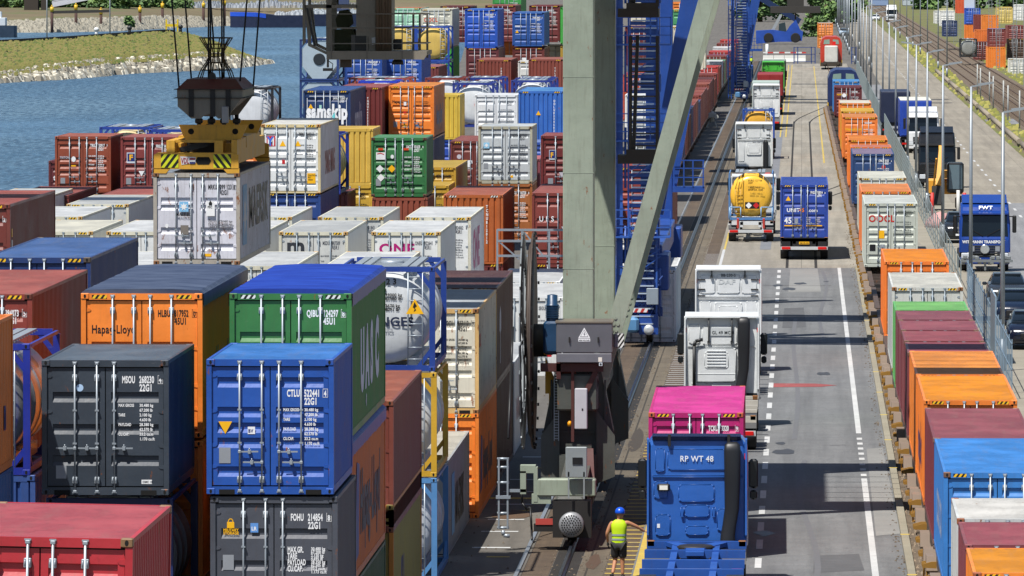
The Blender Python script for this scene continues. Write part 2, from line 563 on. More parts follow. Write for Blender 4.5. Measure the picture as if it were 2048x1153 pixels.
def container(label, colour, Y, px, py, side='l', L=6.058, H=2.591, end=False, reefer=False, roofc=None, tarp=None,
              code=None, size=None, ink=WHITE, ribs=None, rods=4, haz=None, rust=0.0, dirt=0.35, rough=0.42, castc=None,
              yaw_=0.0, tilt=0.0, data=True, group='shipping containers stacked in the yard', zfix=None, xfix=None, name='shipping_container', data_z=None, framec=None, k=1.0, cz=.31):
    X, Zt = at(px, py, Y)
    xc = X + W / 2 if side == 'l' else X - W / 2
    if xfix is not None: xc = xfix
    z0 = (Zt - H) if zfix is None else zfix
    lod = 0 if Y < 235 else (1 if Y < 460 else 2)
    t = thing(name, label, 'container', (xc, Y, z0), yaw_, group)
    if tilt: t.rotation_euler = (0, tilt, yaw_)
    k = k * 1.12; rust = max(rust, .16 if roofc or Y > 200 else .08); dirt = min(.8, dirt * 1.25)
    pm = paint(colour, rough, dirt, rust, 0.0, k)
    fm = paint(framec, rough, dirt, max(rust, .15), 0.0, k) if framec else (paint(colour, rough, dirt, max(rust, .25 if lod < 2 else 0), 0.0, k))
    t['L'] = L; t['H'] = H
    link('body', m_body(L, H, reefer, end), pm, t)
    link('frame', m_frame(L, H, end), fm, t)
    if tarp: link('tarpaulin', m_tarp(L, H), tarp, t)
    else: link('roof', m_roof(L, H, reefer), roof_paint(roofc or colour, max(rust, .1), (.58 if roofc else .70)), t)
    if lod < 2:
        cm = paint(castc or colour, .5, .6, .5, 0.0, k)
        for x in (-W / 2 + .081, W / 2 - .081):
            for z in (0, H - .118):
                link('corner_casting', m_casting(), [cm, HOLE], t, (x, 0, z))
            link('corner_casting', m_casting(), [cm, HOLE], t, (x, L, H - .118), (0, 0, R(180)))
    if haz is None: haz = H > 2.7
    if haz:
        hm = HAZ if haz is True else haz
        for x in (-W / 2 + .22, W / 2 - .52):
            mb = cached('hz', lambda: (lambda q: (q.box(0, .30, -.003, 0, 0, .075), q.mesh('warning_stripe', 1))[1])(MB()))
            link('warning_stripe', mb, hm, t, (x, .0135, H - .108))
    t_doors = {}
    if not end:
        if lod == 0:
            for x in (-.98, .68): link('forklift_pocket', m_pockets(), HOLE, t, (x, 0, 0))
        link('gasket', m_gasket(H), GASKET, t)
        dh = H - .13 - .15 - .05; dw = (W - .2) / 2 - .018
        if ribs is None: ribs = [q * dh / 2.26 for q in (.26, .81, 1.10, 1.40, 1.97)]
        if ribs == 3: ribs = [.485, 1.085, 1.70]
        if ribs == 5: ribs = [.26, .81, 1.10, 1.40, 1.97]
        if reefer: rl = []
        elif isinstance(ribs, int): rl = [dh * (j + .62) / (ribs + .25) for j in range(ribs)]
        else: rl = ribs
        for s, x0 in ((-1, -W / 2 + .108), (1, .010)):
            d = link('door', m_door(dw, dh, rl, s), pm, t, (x0, .052, .175)); t_doors[s] = d
            rx = [.16, .585] if s > 0 else [dw - .575, dw - .15]
            if rods == 3 and s > 0: rx = rx[:1]
            for j, q in enumerate(rx):
                link('locking_rod', m_rod(dh, lod), GALV if not reefer else plain('#7d8993', .4, .3), d, (q, 0, 0))
                if lod < 2:
                    sg = (-1 if s < 0 else 1) if rods == 3 else (1 if j == 0 else -1)
                    link('door_handle', m_handle(sg), GALV, d, (q, 0, dh * .32 if rods == 3 else dh * (.285 if j == 0 else .195)))
            if lod < 2:
                for z in (.16, .34, .63, .93):
                    link('hinge', m_hinge(), pm if not reefer else GALV, d, (.02 if s < 0 else dw - .02, 0, dh * z), None, (1 if s < 0 else -1, 1, 1))
        y = -.004
        dr, dl = t_doors[1], t_doors[-1]
        if code:
            a = code.split('|')
            letter(a[0], dr, (.31, y, dh - cz), .185, ink, fit=.245 * len(a[0]) / 4)
            if len(a) > 1: letter(a[1], dr, (.64, y, dh - cz), .185, ink, fit=.285 * len(a[1]) / 6)
            if len(a) > 2:
                letter(a[2], dr, (dw - .082, y, dh - cz + .005), .155, ink, fit=.05)
                if lod == 0:
                    mb = MB(); o_ = [(-.006, -.028), (.091, -.028), (.091, .138), (-.006, .138)]; i_ = [(0, -.02), (.085, -.02), (.085, .13), (0, .13)]
                    for q in range(4):
                        e = (q + 1) % 4
                        mb.face([(o_[q][0], 0, o_[q][1]), (o_[e][0], 0, o_[e][1]), (i_[e][0], 0, i_[e][1]), (i_[q][0], 0, i_[q][1])])
                    part('marking', mb, ink, dr, (dw - .098, y, dh - cz + .01))
            if size: letter(size, dr, (.645, y, dh - cz - .155), .185, ink, fit=.23)
        if data and code:
            zz = dh - cz - .42 if data_z is None else data_z
            letter(DATA, dr, (.24, y, zz), .078, ink, lh=1.18, fit=.30)
            letter(NUMS, dr, (.645, y, zz), .078, ink, lh=1.18, fit=.29)
    t_doors[0] = t
    return t, t_doors


def tank(label, frame_hex, tank_hex, Y, px, py, side='r', H=2.591, L=6.058, zfix=None, group='tank containers in the yard', ladder=True, plate=None, metal=0.0, xfix=None, name='tank_container', cage=True):
    X, Zt = at(px, py, Y)
    xc = X + W / 2 if side == 'l' else X - W / 2
    if xfix is not None: xc = xfix
    z0 = (Zt - H) if zfix is None else zfix
    t = thing(name, label, 'tank container', (xc, Y, z0), 0, group)
    fm = paint(frame_hex, .4, .25); tm = paint(tank_hex, .3, .3, 0, metal)
    fr = cached(('tf', H, L, cage), lambda: _tank_frame(H, L, cage)); link('frame', fr, fm, t)
    sh = cached(('tb', H, L), lambda: _tank_barrel(H, L)); link('tank', sh, tm, t)
    link('walkway', cached(('tw', H, L), lambda: _tank_walk(H, L)), GALV, t)
    for x in (-W / 2 + .081, W / 2 - .081):
        for z in (0, H - .118):
            if cage: link('corner_casting', m_casting(), [fm, HOLE], t, (x, -.004, z))
    if ladder:
        mb = MB()
        for x in (0, .36): mb.tube((x, 0, .1), (x, 0, H - .1), .02, 6)
        for k in range(8): mb.tube((0, 0, .3 + k * .29), (.36, 0, .3 + k * .29), .015, 6)
        part('ladder', mb, GALV, t, (.55, .03, 0))
    return t


def _tank_frame(H, L, cage=True):
    mb = MB(); h = W / 2
    if not cage:
        for y in (.35, L - .13):
            for x in (-h, h - .05): mb.box(x, x + .05, y, y + .13, .1, H - .1)
        mb.box(-h + .05, h - .05, 0, .12, .01, .15); mb.box(-h + .05, h - .05, L - .12, L, .01, .15)
    for y in ((0, L - .13) if cage else ()):
        for x in (-h, h - .14): mb.box(x, x + .14, y, y + .13, .1, H - .1)
        mb.box(-h + .15, h - .15, y + .005, y + .125, H - .13, H - .005); mb.box(-h + .15, h - .15, y + .005, y + .125, .01, .15)
        for sx in (-1, 1):
            mb.beam((sx * (h - .1), y + .065, H * .80), (sx * .8, y + .065, H - .1), .10, .10, (0, 1, 0))
            mb.beam((sx * (h - .1), y + .065, H * .20), (sx * .8, y + .065, .1), .10, .10, (0, 1, 0))
    for x in (-h + .01, h - .11):
        mb.box(x, x + .1, .13, L - .13, .04, .16)
        mb.box(x + .02, x + .08, .13, L - .13, H - .1, H - .03)
        s = 1 if x > 0 else -1; xx = x + .05
        mb.beam((xx, .1, .55), (xx, .7, .1), .07, .07); mb.beam((xx, L - .1, .55), (xx, L - .7, .1), .07, .07)
    return mb.mesh('frame', 1)


def _tank_barrel(H, L):
    mb = MB(); r = min(W, H) / 2 - .08; a, b = .12, L - .12; cz = H / 2 + .02
    prof = [(a - .0, .001), (a + .008, .45 * r), (a + .03, .70 * r), (a + .075, .84 * r), (a + .15, .93 * r), (a + .27, .985 * r), (a + .45, r)]
    m = [(a + .5 + k * (b - a - 1.0) / 4, r) for k in range(1, 4)]
    bands = []
    for y, rr in m: bands += [(y - .03, r), (y - .03, r + .012), (y + .03, r + .012), (y + .03, r)]
    back = [(a + b - y, rr) for y, rr in reversed(prof)]
    mb.lathe(prof + bands + back, (0, 0, cz), 'y', 40)
    mb.box(-.8, -.5, .6, L - .6, .1, .35); mb.box(.5, .8, .6, L - .6, .1, .35)
    return mb.mesh('tank', 1)


def _tank_walk(H, L):
    mb = MB()
    for x in (-.85, -.62, .35, .58): mb.box(x, x + .18, .2, L - .2, H - .02, H + .012)
    for k in range(12): mb.box(-.85, .78, .3 + k * (L - .6) / 11 - .02, .3 + k * (L - .6) / 11 + .02, H - .045, H - .022)
    mb.lathe([(0, .3), (.12, .3), (.14, .26), (.16, .02)], (0, L / 2, H - .1), 'z', 18)
    return mb.mesh('walkway', 1)


# ------------------------------------------------------------------ ground, water, far bank
def ground_mat(name, ca, cb, scale, rough=0.85, bumpd=0.01, spots=None, joints=None, streak=False):
    m, nt, b = new_mat(name); kk = lambda h: '#' + ''.join('%02x' % int(int(h[i:i + 2], 16) * .90) for i in (1, 3, 5)); ca, cb = kk(ca), kk(cb)
    tc = nt.nodes.new('ShaderNodeTexCoord'); v = tc.outputs['Object']
    n1 = noise(nt, v, scale, 8, 0.65); n2 = noise(nt, v, scale * .12, 4, 0.6); n3 = noise(nt, v, scale * 9, 3, .6)
    c = mix(nt, ramp(nt, n1, [(0.3, 0.0), (0.7, 1.0)]), lin(ca), lin(cb))
    c = mix(nt, ramp(nt, n2, [(0.35, 0.0), (0.65, 0.6)]), c, scl(lin(ca), .78))
    c = mix(nt, ramp(nt, n3, [(0.35, 0.45), (0.65, 0.0)]), c, scl(lin(cb), .6))
    if streak:
        st = noise(nt, mapping(nt, v, (1.6, .03, 1)), 1.0, 6, .6)
        c = mix(nt, ramp(nt, st, [(0.42, 0.0), (0.72, 0.6)]), c, scl(lin(ca), .50))
        cr = noise(nt, mapping(nt, v, (.9, .12, 1)), 1.3, 9, .8)
        c = mix(nt, ramp(nt, cr, [(.488, 0.), (.498, .55), (.508, 0.)]), c, scl(lin(ca), .35))
    if spots:
        sp = noise(nt, v, spots[1], 6, 0.7)
        c = mix(nt, ramp(nt, sp, [(spots[2], 0.0), (spots[2] + .08, 1.0)]), c, lin(spots[0]))
    if joints:
        br = nt.nodes.new('ShaderNodeTexBrick'); br.offset = 0.0
        br.inputs['Scale'].default_value = 1.0; br.inputs['Mortar Size'].default_value = joints[2]
        br.inputs['Brick Width'].default_value = joints[0]; br.inputs['Row Height'].default_value = joints[1]
        br.inputs['Color1'].default_value = (1, 1, 1, 1); br.inputs['Color2'].default_value = (.86, .86, .86, 1); br.inputs['Mortar'].default_value = (.3, .3, .3, 1)
        nt.links.new(v, br.inputs['Vector'])
        mu = nt.nodes.new('ShaderNodeMix'); mu.data_type = 'RGBA'; mu.blend_type = 'MULTIPLY'; mu.inputs[0].default_value = 1
        nt.links.new(c, mu.inputs[6]); nt.links.new(br.outputs['Color'], mu.inputs[7]); c = mu.outputs[2]
    nt.links.new(c, b.inputs['Base Color']); b.inputs['Roughness'].default_value = rough
    bump(nt, n3, b, 0.5, bumpd)
    return m


CONCRETE = ground_mat('concrete_slabs', '#a39c8e', '#b5aea0', .6, joints=(5.0, 7.5, .012), streak=True)
YARD = ground_mat('yard_asphalt', '#6a665f', '#7a756d', .7, streak=True)
ASPHALT = ground_mat('road_asphalt', '#727476', '#8b8c8d', 1.1, streak=True, spots=('#4c4d50', .55, .64))
ROAD2 = ground_mat('old_road_concrete', '#a09888', '#b0a898', .5, joints=(8.0, 9.0, .01), streak=True)
GREYROAD = ground_mat('grey_road', '#8f9092', '#9b9c9d', .6, streak=True)
WOODSLAB = ground_mat('weathered_slab', '#5c4c3e', '#75644f', 1.2, joints=(1.4, 2.4, .02), streak=True)
STRIPC = ground_mat('track_edge_concrete', '#6e6555', '#857a66', 1.1, joints=(.9, 3.0, .03), streak=True)
BALLAST = ground_mat('track_ballast', '#5d4f41', '#8d7d6a', 5.0, .95, .05)
GRAVEL = ground_mat('gravel_lot', '#9a9384', '#aca594', 2.0, spots=('#69733a', .5, .62))
GRASS = ground_mat('dry_grass', '#67663c', '#857c4e', .35, .95, .06, spots=('#5c6b2c', .25, .5))
SPITG = ground_mat('spit_grass', '#565a2c', '#77713e', .22, .95, .25, spots=('#3c4a1e', .12, .5))
RIPRAP = ground_mat('riprap_stone', '#a39d8e', '#cdc7b6', 1.3, .9, .3)
FIELD = ground_mat('brown_field', '#6e6247', '#857656', .05, spots=('#565b34', .02, .5), rough=.95, bumpd=.2) if True else ground_mat('brown_field', '#86704a', '#9a8459', .05, .95, .2)
KERB = ground_mat('kerb_concrete', '#99927f', '#aba491', 2.0)
PAINTW = ground_mat('road_paint_white', '#c9cbcb', '#dcdedd', 3.0, spots=('#8b8c8c', 2.2, .60))
PAINTY = ground_mat('road_paint_yellow', '#c9ad4a', '#dcc263', 3.0, spots=('#8b8467', 2.2, .55))
REDROAD = ground_mat('red_road_paint', '#9b4a4a', '#ad5a58', 3.0, spots=('#8b8c8c', 1.2, .6))
DARKGAP = ground_mat('rail_gap', '#221f1c', '#33302b', 2.0)


def sheet(name, x0, x1, y0, y1, z, m, nx=1, ny=1, kind='structure'):
    mb = MB()
    for i in range(nx):
        for j in range(ny):
            a, b = x0 + (x1 - x0) * i / nx, x0 + (x1 - x0) * (i + 1) / nx
            c, d = y0 + (y1 - y0) * j / ny, y0 + (y1 - y0) * (j + 1) / ny
            mb.face([(a, c, z), (b, c, z), (b, d, z), (a, d, z)])
    o = part(name, mb, m); tag(o, kind=kind); return o


mb = MB()
edge = [(-36, 40), (-36, 700), (-50, 1100), (-75, 1700), (-100, 2600), (-160, 7000)]
mb.face([(x, y, 0) for x, y in reversed(edge)] + [(1200, 40, 0), (1200, 7000, 0)])
for (a, b), (c, d) in zip(edge[:-1], edge[1:]): mb.face([(a, b, 0), (a, b, -8), (c, d, -8), (c, d, 0)])
tag(part('ground', mb, YARD), kind='structure')
sheet('apron', -6.9, 6.4, 372, 1075, .004, CONCRETE)
sheet('road', -4.25, 2.68, 60, 372, .004, ASPHALT)
sheet('track_bed', 2.86, 6.4, 60, 372, .006, BALLAST)
sheet('gravel_lot', 6.4, 12.0, 60, 620, .004, GRAVEL)
sheet('highway', 9.4, 17.0, 470, 2600, .008, ROAD2)
sheet('highway_grey', 10.2, 17.0, 60, 470, .008, GREYROAD)
sheet('lay_by', 6.4, 9.6, 620, 900, .006, GREYROAD)
sheet('verge', 17.0, 60, 200, 2600, .004, GRASS)
for xc in (21.3, 24.6): sheet('railway_bed', xc - 1.7, xc + 1.7, 200, 2600, .01, BALLAST)
sheet('service_path', 17.2, 60, 690, 712, .014, GREYROAD)

# crane track zone
sheet('slab_strip', -9.4, -6.35, 60, 1100, .004, YARD)
sheet('timber_strip', -7.0, -6.32, 60, 1100, .008, WOODSLAB)
sheet('rail_gap', -6.3, -5.62, 60, 1100, .009, DARKGAP)
sheet('edge_strip', -5.6, -4.95, 60, 1100, .008, STRIPC)
sheet('edge_strip', -4.93, -4.27, 60, 1100, .007, WOODSLAB)
mb = MB(); mb.prism([(-.08, .01), (.08, .01), (.08, .05), (.03, .07), (.035, .13), (.04, .17), (-.04, .17), (-.035, .13), (-.03, .07), (-.08, .05)], 'y', 60, 1100)
o = part('crane_rail', mb, plain('#343a44', .3, .5), None, (-5.97, 0, 0)); tag(o, 'dark steel crane rail in its open groove beside the truck lane', 'rail')
mb = MB(); mb.box(-.05, .05, 60, 1000, .005, .045)
o = part('cable_channel', mb, plain('#8d9298', .3, .4), None, (-7.12, 0, 0)); tag(o, 'thin shiny cable channel left of the crane rail', 'cable channel')
# kerb beside the wagons
mb = MB(); mb.box(2.66, 2.86, 60, 372, -.1, .12); tag(part('kerb', mb, KERB), kind='structure')
mb = MB()
for y in range(160, 372, 13): mb.box(2.64, 2.88, y, y + .3, .12, .124)
tag(part('kerb_marks', mb, PAINTY), kind='structure')


def marks(name, rects, m, z):
    mb = MB()
    for x0, x1, y0, y1 in rects: mb.face([(x0, y0, z), (x1, y0, z), (x1, y1, z), (x0, y1, z)])
    tag(part(name, mb, m), kind='structure')


def segs(x, w, y0, y1, on, off):
    out = []; y = y0
    while y < y1: out.append((x - w / 2, x + w / 2, y, min(y1, y + on))); y += on + off
    return out


marks('lane_dashes', segs(-1.09, .17, 165, 372, 3.1, 3.0), PAINTW, .012)
marks('edge_line', [(1.78, 1.95, 60, 222), (1.78, 1.95, 243, 372)] + segs(1.865, .17, 223, 242, 1.0, 1.4), PAINTW, .012)
marks('lane_line', [(-4.14, -4.0, 265, 395)], PAINTW, .012)
marks('lane_line_yellow', [(-4.2, -4.02, 60, 262), (-4.1, -4.0, 395, 620), (-1.42, -1.3, 640, 1060), (-1.9, -1.78, 640, 1060), (1.62, 1.74, 560, 1050)], PAINTY, .013)
marks('hatching', [(-4.92, -4.24, y * 1.42, y * 1.42 + .28) for y in range(110, 187)], PAINTY, .012)
marks('hatching_pale', [(-4.92, -4.24, y * 1.3, y * 1.3 + .2) for y in range(205, 300)], PAINTW, .0115)
marks('bay_marks', [(-8.6, -7.6, y, y + .35) for y in (195.5, 201, 205.3, 211, 216, 221, 231, 240)], PAINTW, .012)
marks('bay_marks_yellow', [(-8.1, -7.5, y, y + .3) for y in (192.5, 208.6, 226, 236)] + [(-9.0, -7.3, 213.2, 213.9)] + [(-6.95, -6.85, 330, 400)], PAINTY, .012)
mb = MB()
mb.face([(-1.0, 269.0, .0115), (.7, 269.3, .0115), (1.3, 270.3, .0115), (.5, 271.3, .0115), (-1.0, 271.4, .0115)]); tag(part('red_patch', mb, REDROAD), kind='structure')
PATCH = ground_mat('asphalt_patch', '#58595c', '#696a6c', 1.6); PATCH2 = ground_mat('asphalt_patch_light', '#8c8c8a', '#9a9a97', 1.2)
for k, (x0, x1, y0, y1) in enumerate(((-.6, .9, 345, 371), (.3, 1.6, 188, 194), (-3.6, -1.4, 284, 297), (-.8, .2, 312, 330), (2.0, 2.66, 200, 236), (-3.9, -2.9, 330, 368))):
    mb = MB(); mb.face([(x0, y0, .0085 + k * .0003), (x1, y0 + .8, .0085 + k * .0003), (x1 - .1, y1, .0085 + k * .0003), (x0 + .05, y1 - .6, .0085 + k * .0003)]); tag(part('asphalt_patch', mb, PATCH if k % 2 else PATCH2), kind='structure')
rr = random.Random(2)
for k in range(16):
    mb = MB(); x = rr.uniform(-3.6, 1.4); y = rr.uniform(180, 366); r = rr.uniform(.12, .4)
    mb.face([(x + r * rr.uniform(.6, 1.2) * math.cos(6.283 * q / 11), y + r * 4 * rr.uniform(.6, 1.2) * math.sin(6.283 * q / 11), .0122) for q in range(11)]); tag(part('oil_stain', mb, plain('#3a3a3b', .5)), kind='structure')
for x0, y0, y1, d in ((-3.2, 175, 240, .2), (-2.1, 182, 262, -.15), (.1, 176, 230, .25), (-.3, 240, 320, .1), (.9, 300, 368, -.2)):
    mb = MB()
    for q in range(12):
        a = y0 + (y1 - y0) * q / 12; b2 = y0 + (y1 - y0) * (q + 1) / 12; xa = x0 + d * math.sin(q * .5); xb = x0 + d * math.sin((q + 1) * .5)
        mb.face([(xa, a, .0095), (xa + .16, a, .0095), (xb + .16, b2, .0095), (xb, b2, .0095)])
    tag(part('tyre_mark', mb, plain('#5e5f62', .8)), kind='structure')
marks('highway_dashes', segs(13.0, .16, 300, 1500, 4, 8), PAINTW, .016)
marks('blue_grey_stripe', [(-2.2, -1.62, 395, 660)], ground_mat('blue_grey_strip', '#7d8188', '#8a8d92', .8), .012)  # blue grey stripe along the lane, darker than the apron
mb = MB()
for y, w in ((300, .04), (352, .03), (318, .03), (340, .03)): mb.box(-3.2, 1.4, y, y + w * 3, .008, .0115)
tag(part('road_joints', mb, plain('#4c4c4e', .9)), kind='structure')
# rails set in the apron, with the two turnouts
mb = MB()
for xo in (-.72, .72):
    mb.box(xo - .07, xo + .07, 372, 700, .006, .011)
for ya, yb in ((462, 520), (690, 800)):
    for xo in (-.72, .72):
        pts = [(xo + (3.9 + .0) * t * t * (3 - 2 * t), ya + (yb - ya) * t) for t in [k / 12 for k in range(13)]]
        for (x0, y0), (x1, y1) in zip(pts[:-1], pts[1:]):
            mb.face([(x0 - .07, y0, .013), (x0 + .07, y0, .013), (x1 + .07, y1, .013), (x1 - .07, y1, .013)])
tag(part('embedded_rails', mb, DARKGAP), kind='structure')
# rails under the container train and on the far tracks
def rails(xc, y0, y1, z, name):
    mb = MB()
    for s in (-.75, .75): mb.box(xc + s - .035, xc + s + .035, y0, y1, z, z + .14)
    tag(part(name, mb, plain('#5b4436', .5, .4)), kind='structure')
def sleepers(xc, y0, y1, z):
    mb = MB(); y = y0
    while y < y1: mb.box(xc - 1.25, xc + 1.25, y, y + .26, z, z + .05); y += .65
    tag(part('sleepers', mb, plain('#6a5c4d', .9)), kind='structure')
rails(4.35, 60, 1075, .02, 'train_rails'); sleepers(4.35, 120, 372, .008)
for xc in (21.3, 24.6): rails(xc, 200, 2600, .03, 'railway_rails'); sleepers(xc, 450, 900, .014)
# loose ballast stones beside the kerb
mb = MB(); rr = random.Random(3)
for _ in range(5200):
    y = 165 + 190 * rr.random() ** 1.4; x = rr.uniform(2.9, 6.2); s = rr.uniform(.025, .06)
    a = rr.uniform(0, 6.28); v = [(x + s * math.cos(a + q), y + s * math.sin(a + q), .006) for q in (0, 2.1, 4.2)] + [(x, y, .006 + s * 1.1)]
    mb.idx(v, [(0, 1, 3), (1, 2, 3), (2, 0, 3)])
tag(part('ballast_stones', mb, plain('#8d7d6a', .95, var=.5, scale=4)), 'brown ballast stones lying between the kerb and the container wagons', 'ballast', kind='stuff')

# water
m, nt, b = new_mat('river_water')
tc = nt.nodes.new('ShaderNodeTexCoord'); v = tc.outputs['Object']
n1 = noise(nt, mapping(nt, v, (1.1, .16, 1)), 1.0, 7, .66); n2 = noise(nt, mapping(nt, v, (.03, .006, 1)), 1.0, 3, .5); n3 = noise(nt, mapping(nt, v, (.02, .008, 1)), 1.0, 5, .6)
c = mix(nt, ramp(nt, n2, [(.35, 0.), (.65, 1.)]), lin('#42657f'), lin('#617f92'))
c = mix(nt, ramp(nt, n1, [(.40, 0.), (.60, 1.)]), lin('#28465f'), c)  # reflected light and dark of the ripples painted into the base colour
c = mix(nt, ramp(nt, noise(nt, mapping(nt, v, (1.7, .3, 1)), 1.0, 4, .6), [(.56, 0.), (.70, .6)]), c, lin('#86a3bb'))
c = mix(nt, ramp(nt, n3, [(.5, 0.), (.72, .55)]), c, lin('#5d83a3'))
nt.links.new(c, b.inputs['Base Color']); b.inputs['Roughness'].default_value = .38; b.inputs['Specular IOR Level'].default_value = .25
bump(nt, n1, b, 1.0, .8)
sheet('water', -4000, -36.0, 40, 12000, -6.0, m)

# grass spit with a stone bank
def interp(tab, x):
    for (a, b), (c, d) in zip(tab[:-1], tab[1:]):
        if a <= x <= c: return b + (d - b) * (x - a) / (c - a)
    return tab[-1][1] if x > tab[-1][0] else tab[0][1]
SHORE = [(-260, 186), (0, 167), (130, 160), (265, 148), (400, 142), (480, 136), (542, 127.5)]
RIP = [(-260, 168), (0, 150), (60, 140), (150, 128), (200, 124), (280, 119), (400, 110), (470, 113), (510, 119), (542, 127)]
CREST = [(-260, 92), (0, 84), (130, 77), (270, 67), (330, 63), (370, 66), (400, 74), (430, 84), (480, 105), (515, 118), (542, 127)]
ZR = [(-260, -4.1), (400, -4.0), (480, -4.6), (542, -5.9)]
ZC = [(-260, -1.3), (330, -1.4), (400, -2.2), (480, -4.0), (542, -5.8)]
def crest_pt(px):
    sy = interp(SHORE, px); Y_ = gnd(px, sy, -6.05)[1] + max(.6, (sy - interp(CREST, px)) * .85); x_, z_ = at(px, interp(CREST, px), Y_); return (x_, Y_, z_)
gm = MB(); rm = MB(); rr = random.Random(11); st = []
for k in range(161):
    px = -260 + 802 * k / 160
    sy = interp(SHORE, px); s = gnd(px, sy + rr.uniform(-.6, .6), -6.05) + (-6.05,)
    ry = interp(RIP, px); Yr_ = s[1] + max(.3, (sy - ry) * .45); x_, z_ = at(px, ry + rr.uniform(-.35, .35), Yr_); r = (x_, Yr_, max(z_, -6.0))
    cy_ = interp(CREST, px); Yc_ = s[1] + max(.6, (sy - cy_) * .85); x_, z_ = at(px, cy_, Yc_); c = (x_, Yc_, max(z_, -6.0))
    st.append((s, r, c, (c[0] - 6, c[1] + 30, -6.3)))
def lerp3(a, b, t): return tuple(a[i] + (b[i] - a[i]) * t for i in range(3))
for (s0, r0, c0, e0), (s1, r1, c1, e1) in zip(st[:-1], st[1:]):
    rm.face([s0, s1, r1, r0])
    for j in range(8):
        gm.face([lerp3(r0, c0, j / 8), lerp3(r1, c1, j / 8), lerp3(r1, c1, (j + 1) / 8), lerp3(r0, c0, (j + 1) / 8)])
    gm.face([c0, c1, e1, e0])
tag(part('grass_spit', gm, SPITG), kind='structure'); tag(part('stone_bank', rm, RIPRAP), kind='structure')
mb = MB(); mt = MB()
for _ in range(8500):
    k = rr.randrange(160); t = rr.random(); q = rr.random() ** 1.3
    s = lerp3(st[k][0], st[k + 1][0], t); r = lerp3(st[k][1], st[k + 1][1], t); p = lerp3(s, r, q * 1.08)
    z = rr.choice([.2, .3, .35, .5, .75]) * rr.uniform(.8, 1.2) * (1.15 - .45 * q); n = 5; a0 = rr.uniform(0, 6)
    lo = [(p[0] + z * math.cos(a0 + 6.283 * i / n) * rr.uniform(.8, 1.3), p[1] + z * math.sin(a0 + 6.283 * i / n), p[2] - .1) for i in range(n)]
    hi = [(p[0] + (x - p[0]) * .55, p[1] + (y - p[1]) * .55, p[2] + z * rr.uniform(.6, 1.0)) for x, y, _z in lo]
    mb.loft([lo, hi], rr.choice([0, 0, 1, 2]), True)
for _ in range(14000):
    k = rr.randrange(160); t = rr.random(); q = rr.random() if rr.random() < .75 else rr.uniform(-.10, .08)
    r = lerp3(st[k][1], st[k + 1][1], t); c = lerp3(st[k][2], st[k + 1][2], t); p = lerp3(r, c, q)
    h = rr.uniform(.12, .32) * (1.8 if q < .15 else 1); w = rr.uniform(.15, .5)
    mt.face([(p[0] - w, p[1], p[2] - .05), (p[0] + w, p[1], p[2] - .05), (p[0] + w * .5, p[1] + .2, p[2] + h), (p[0] - w * .4, p[1] + .2, p[2] + h * .8)], rr.choice([0, 0, 1, 2]))
tag(part('riprap_stones', mb, [RIPRAP, plain('#7d776a', .9, var=.3), plain('#cfc9b8', .9, var=.2)]), 'pale broken stones heaped along the waterline of the grass spit', 'riprap', kind='stuff')
tag(part('grass_tufts', mt, [plain('#6c6a38', .95, var=.4), plain('#53602c', .95, var=.4), plain('#736b40', .95, var=.3)]), 'dry yellow green grass tufts covering the spit', 'grass', kind='stuff')
mb = MB()
for k in range(40):
    px = -200 + 545 * k / 40; a = crest_pt(px); b2 = crest_pt(px + 13.6)
    mb.beam((a[0], a[1], a[2] + .15), (b2[0], b2[1], b2[2] + .15), .4, .5, (0, 0, 1))
tag(part('low_wall', mb, plain('#3b3a38', .9)), 'dark low wall running along the crest of the grass spit', 'wall')
# far bank
mb = MB(); mr = MB()
FB = [(-300, 68, 52), (0, 66, 46), (110, 66, 40), (240, 63, 37), (330, 58, 35), (450, 53, 36), (700, 50, 30), (1100, 46, 20)]
fs = []
for px, ys, yr in FB:
    s = gnd(px, ys, -6.05) + (-6.05,); zz = CAMZ - (yr + 89) * (s[1] + 25) / FPX
    x, _z = at(px, yr, s[1] + 25); fs.append((s, (x, s[1] + 25, zz), (x - 10, s[1] + 190, -.6), (x - 60, 6500, -.6)))
for p, q in zip(fs[:-1], fs[1:]):
    mr.face([p[0], q[0], q[1], p[1]]); mb.face([p[1], q[1], q[2], p[2]]); mb.face([p[2], q[2], q[3], p[3]])
tag(part('far_field', mb, FIELD), kind='structure'); tag(part('far_bank', mr, RIPRAP), kind='structure')
mb = MB()
for _ in range(2600):
    k = rr.randrange(len(fs) - 1); t = rr.random(); q = rr.random()
    p = lerp3(lerp3(fs[k][0], fs[k + 1][0], t), lerp3(fs[k][1], fs[k + 1][1], t), q); z = rr.uniform(.4, 1.1)
    lo = [(p[0] + z * math.cos(1.26 * i + q * 6), p[1] + z * math.sin(1.26 * i + q * 6), p[2] - .2) for i in range(5)]
    mb.loft([lo, [(p[0] + (x - p[0]) * .5, p[1] + (y - p[1]) * .5, p[2] + z * .7) for x, y, _z in lo]], 0, True)
tag(part('far_riprap', mb, RIPRAP), 'pale stones along the far river bank', 'riprap', kind='stuff')

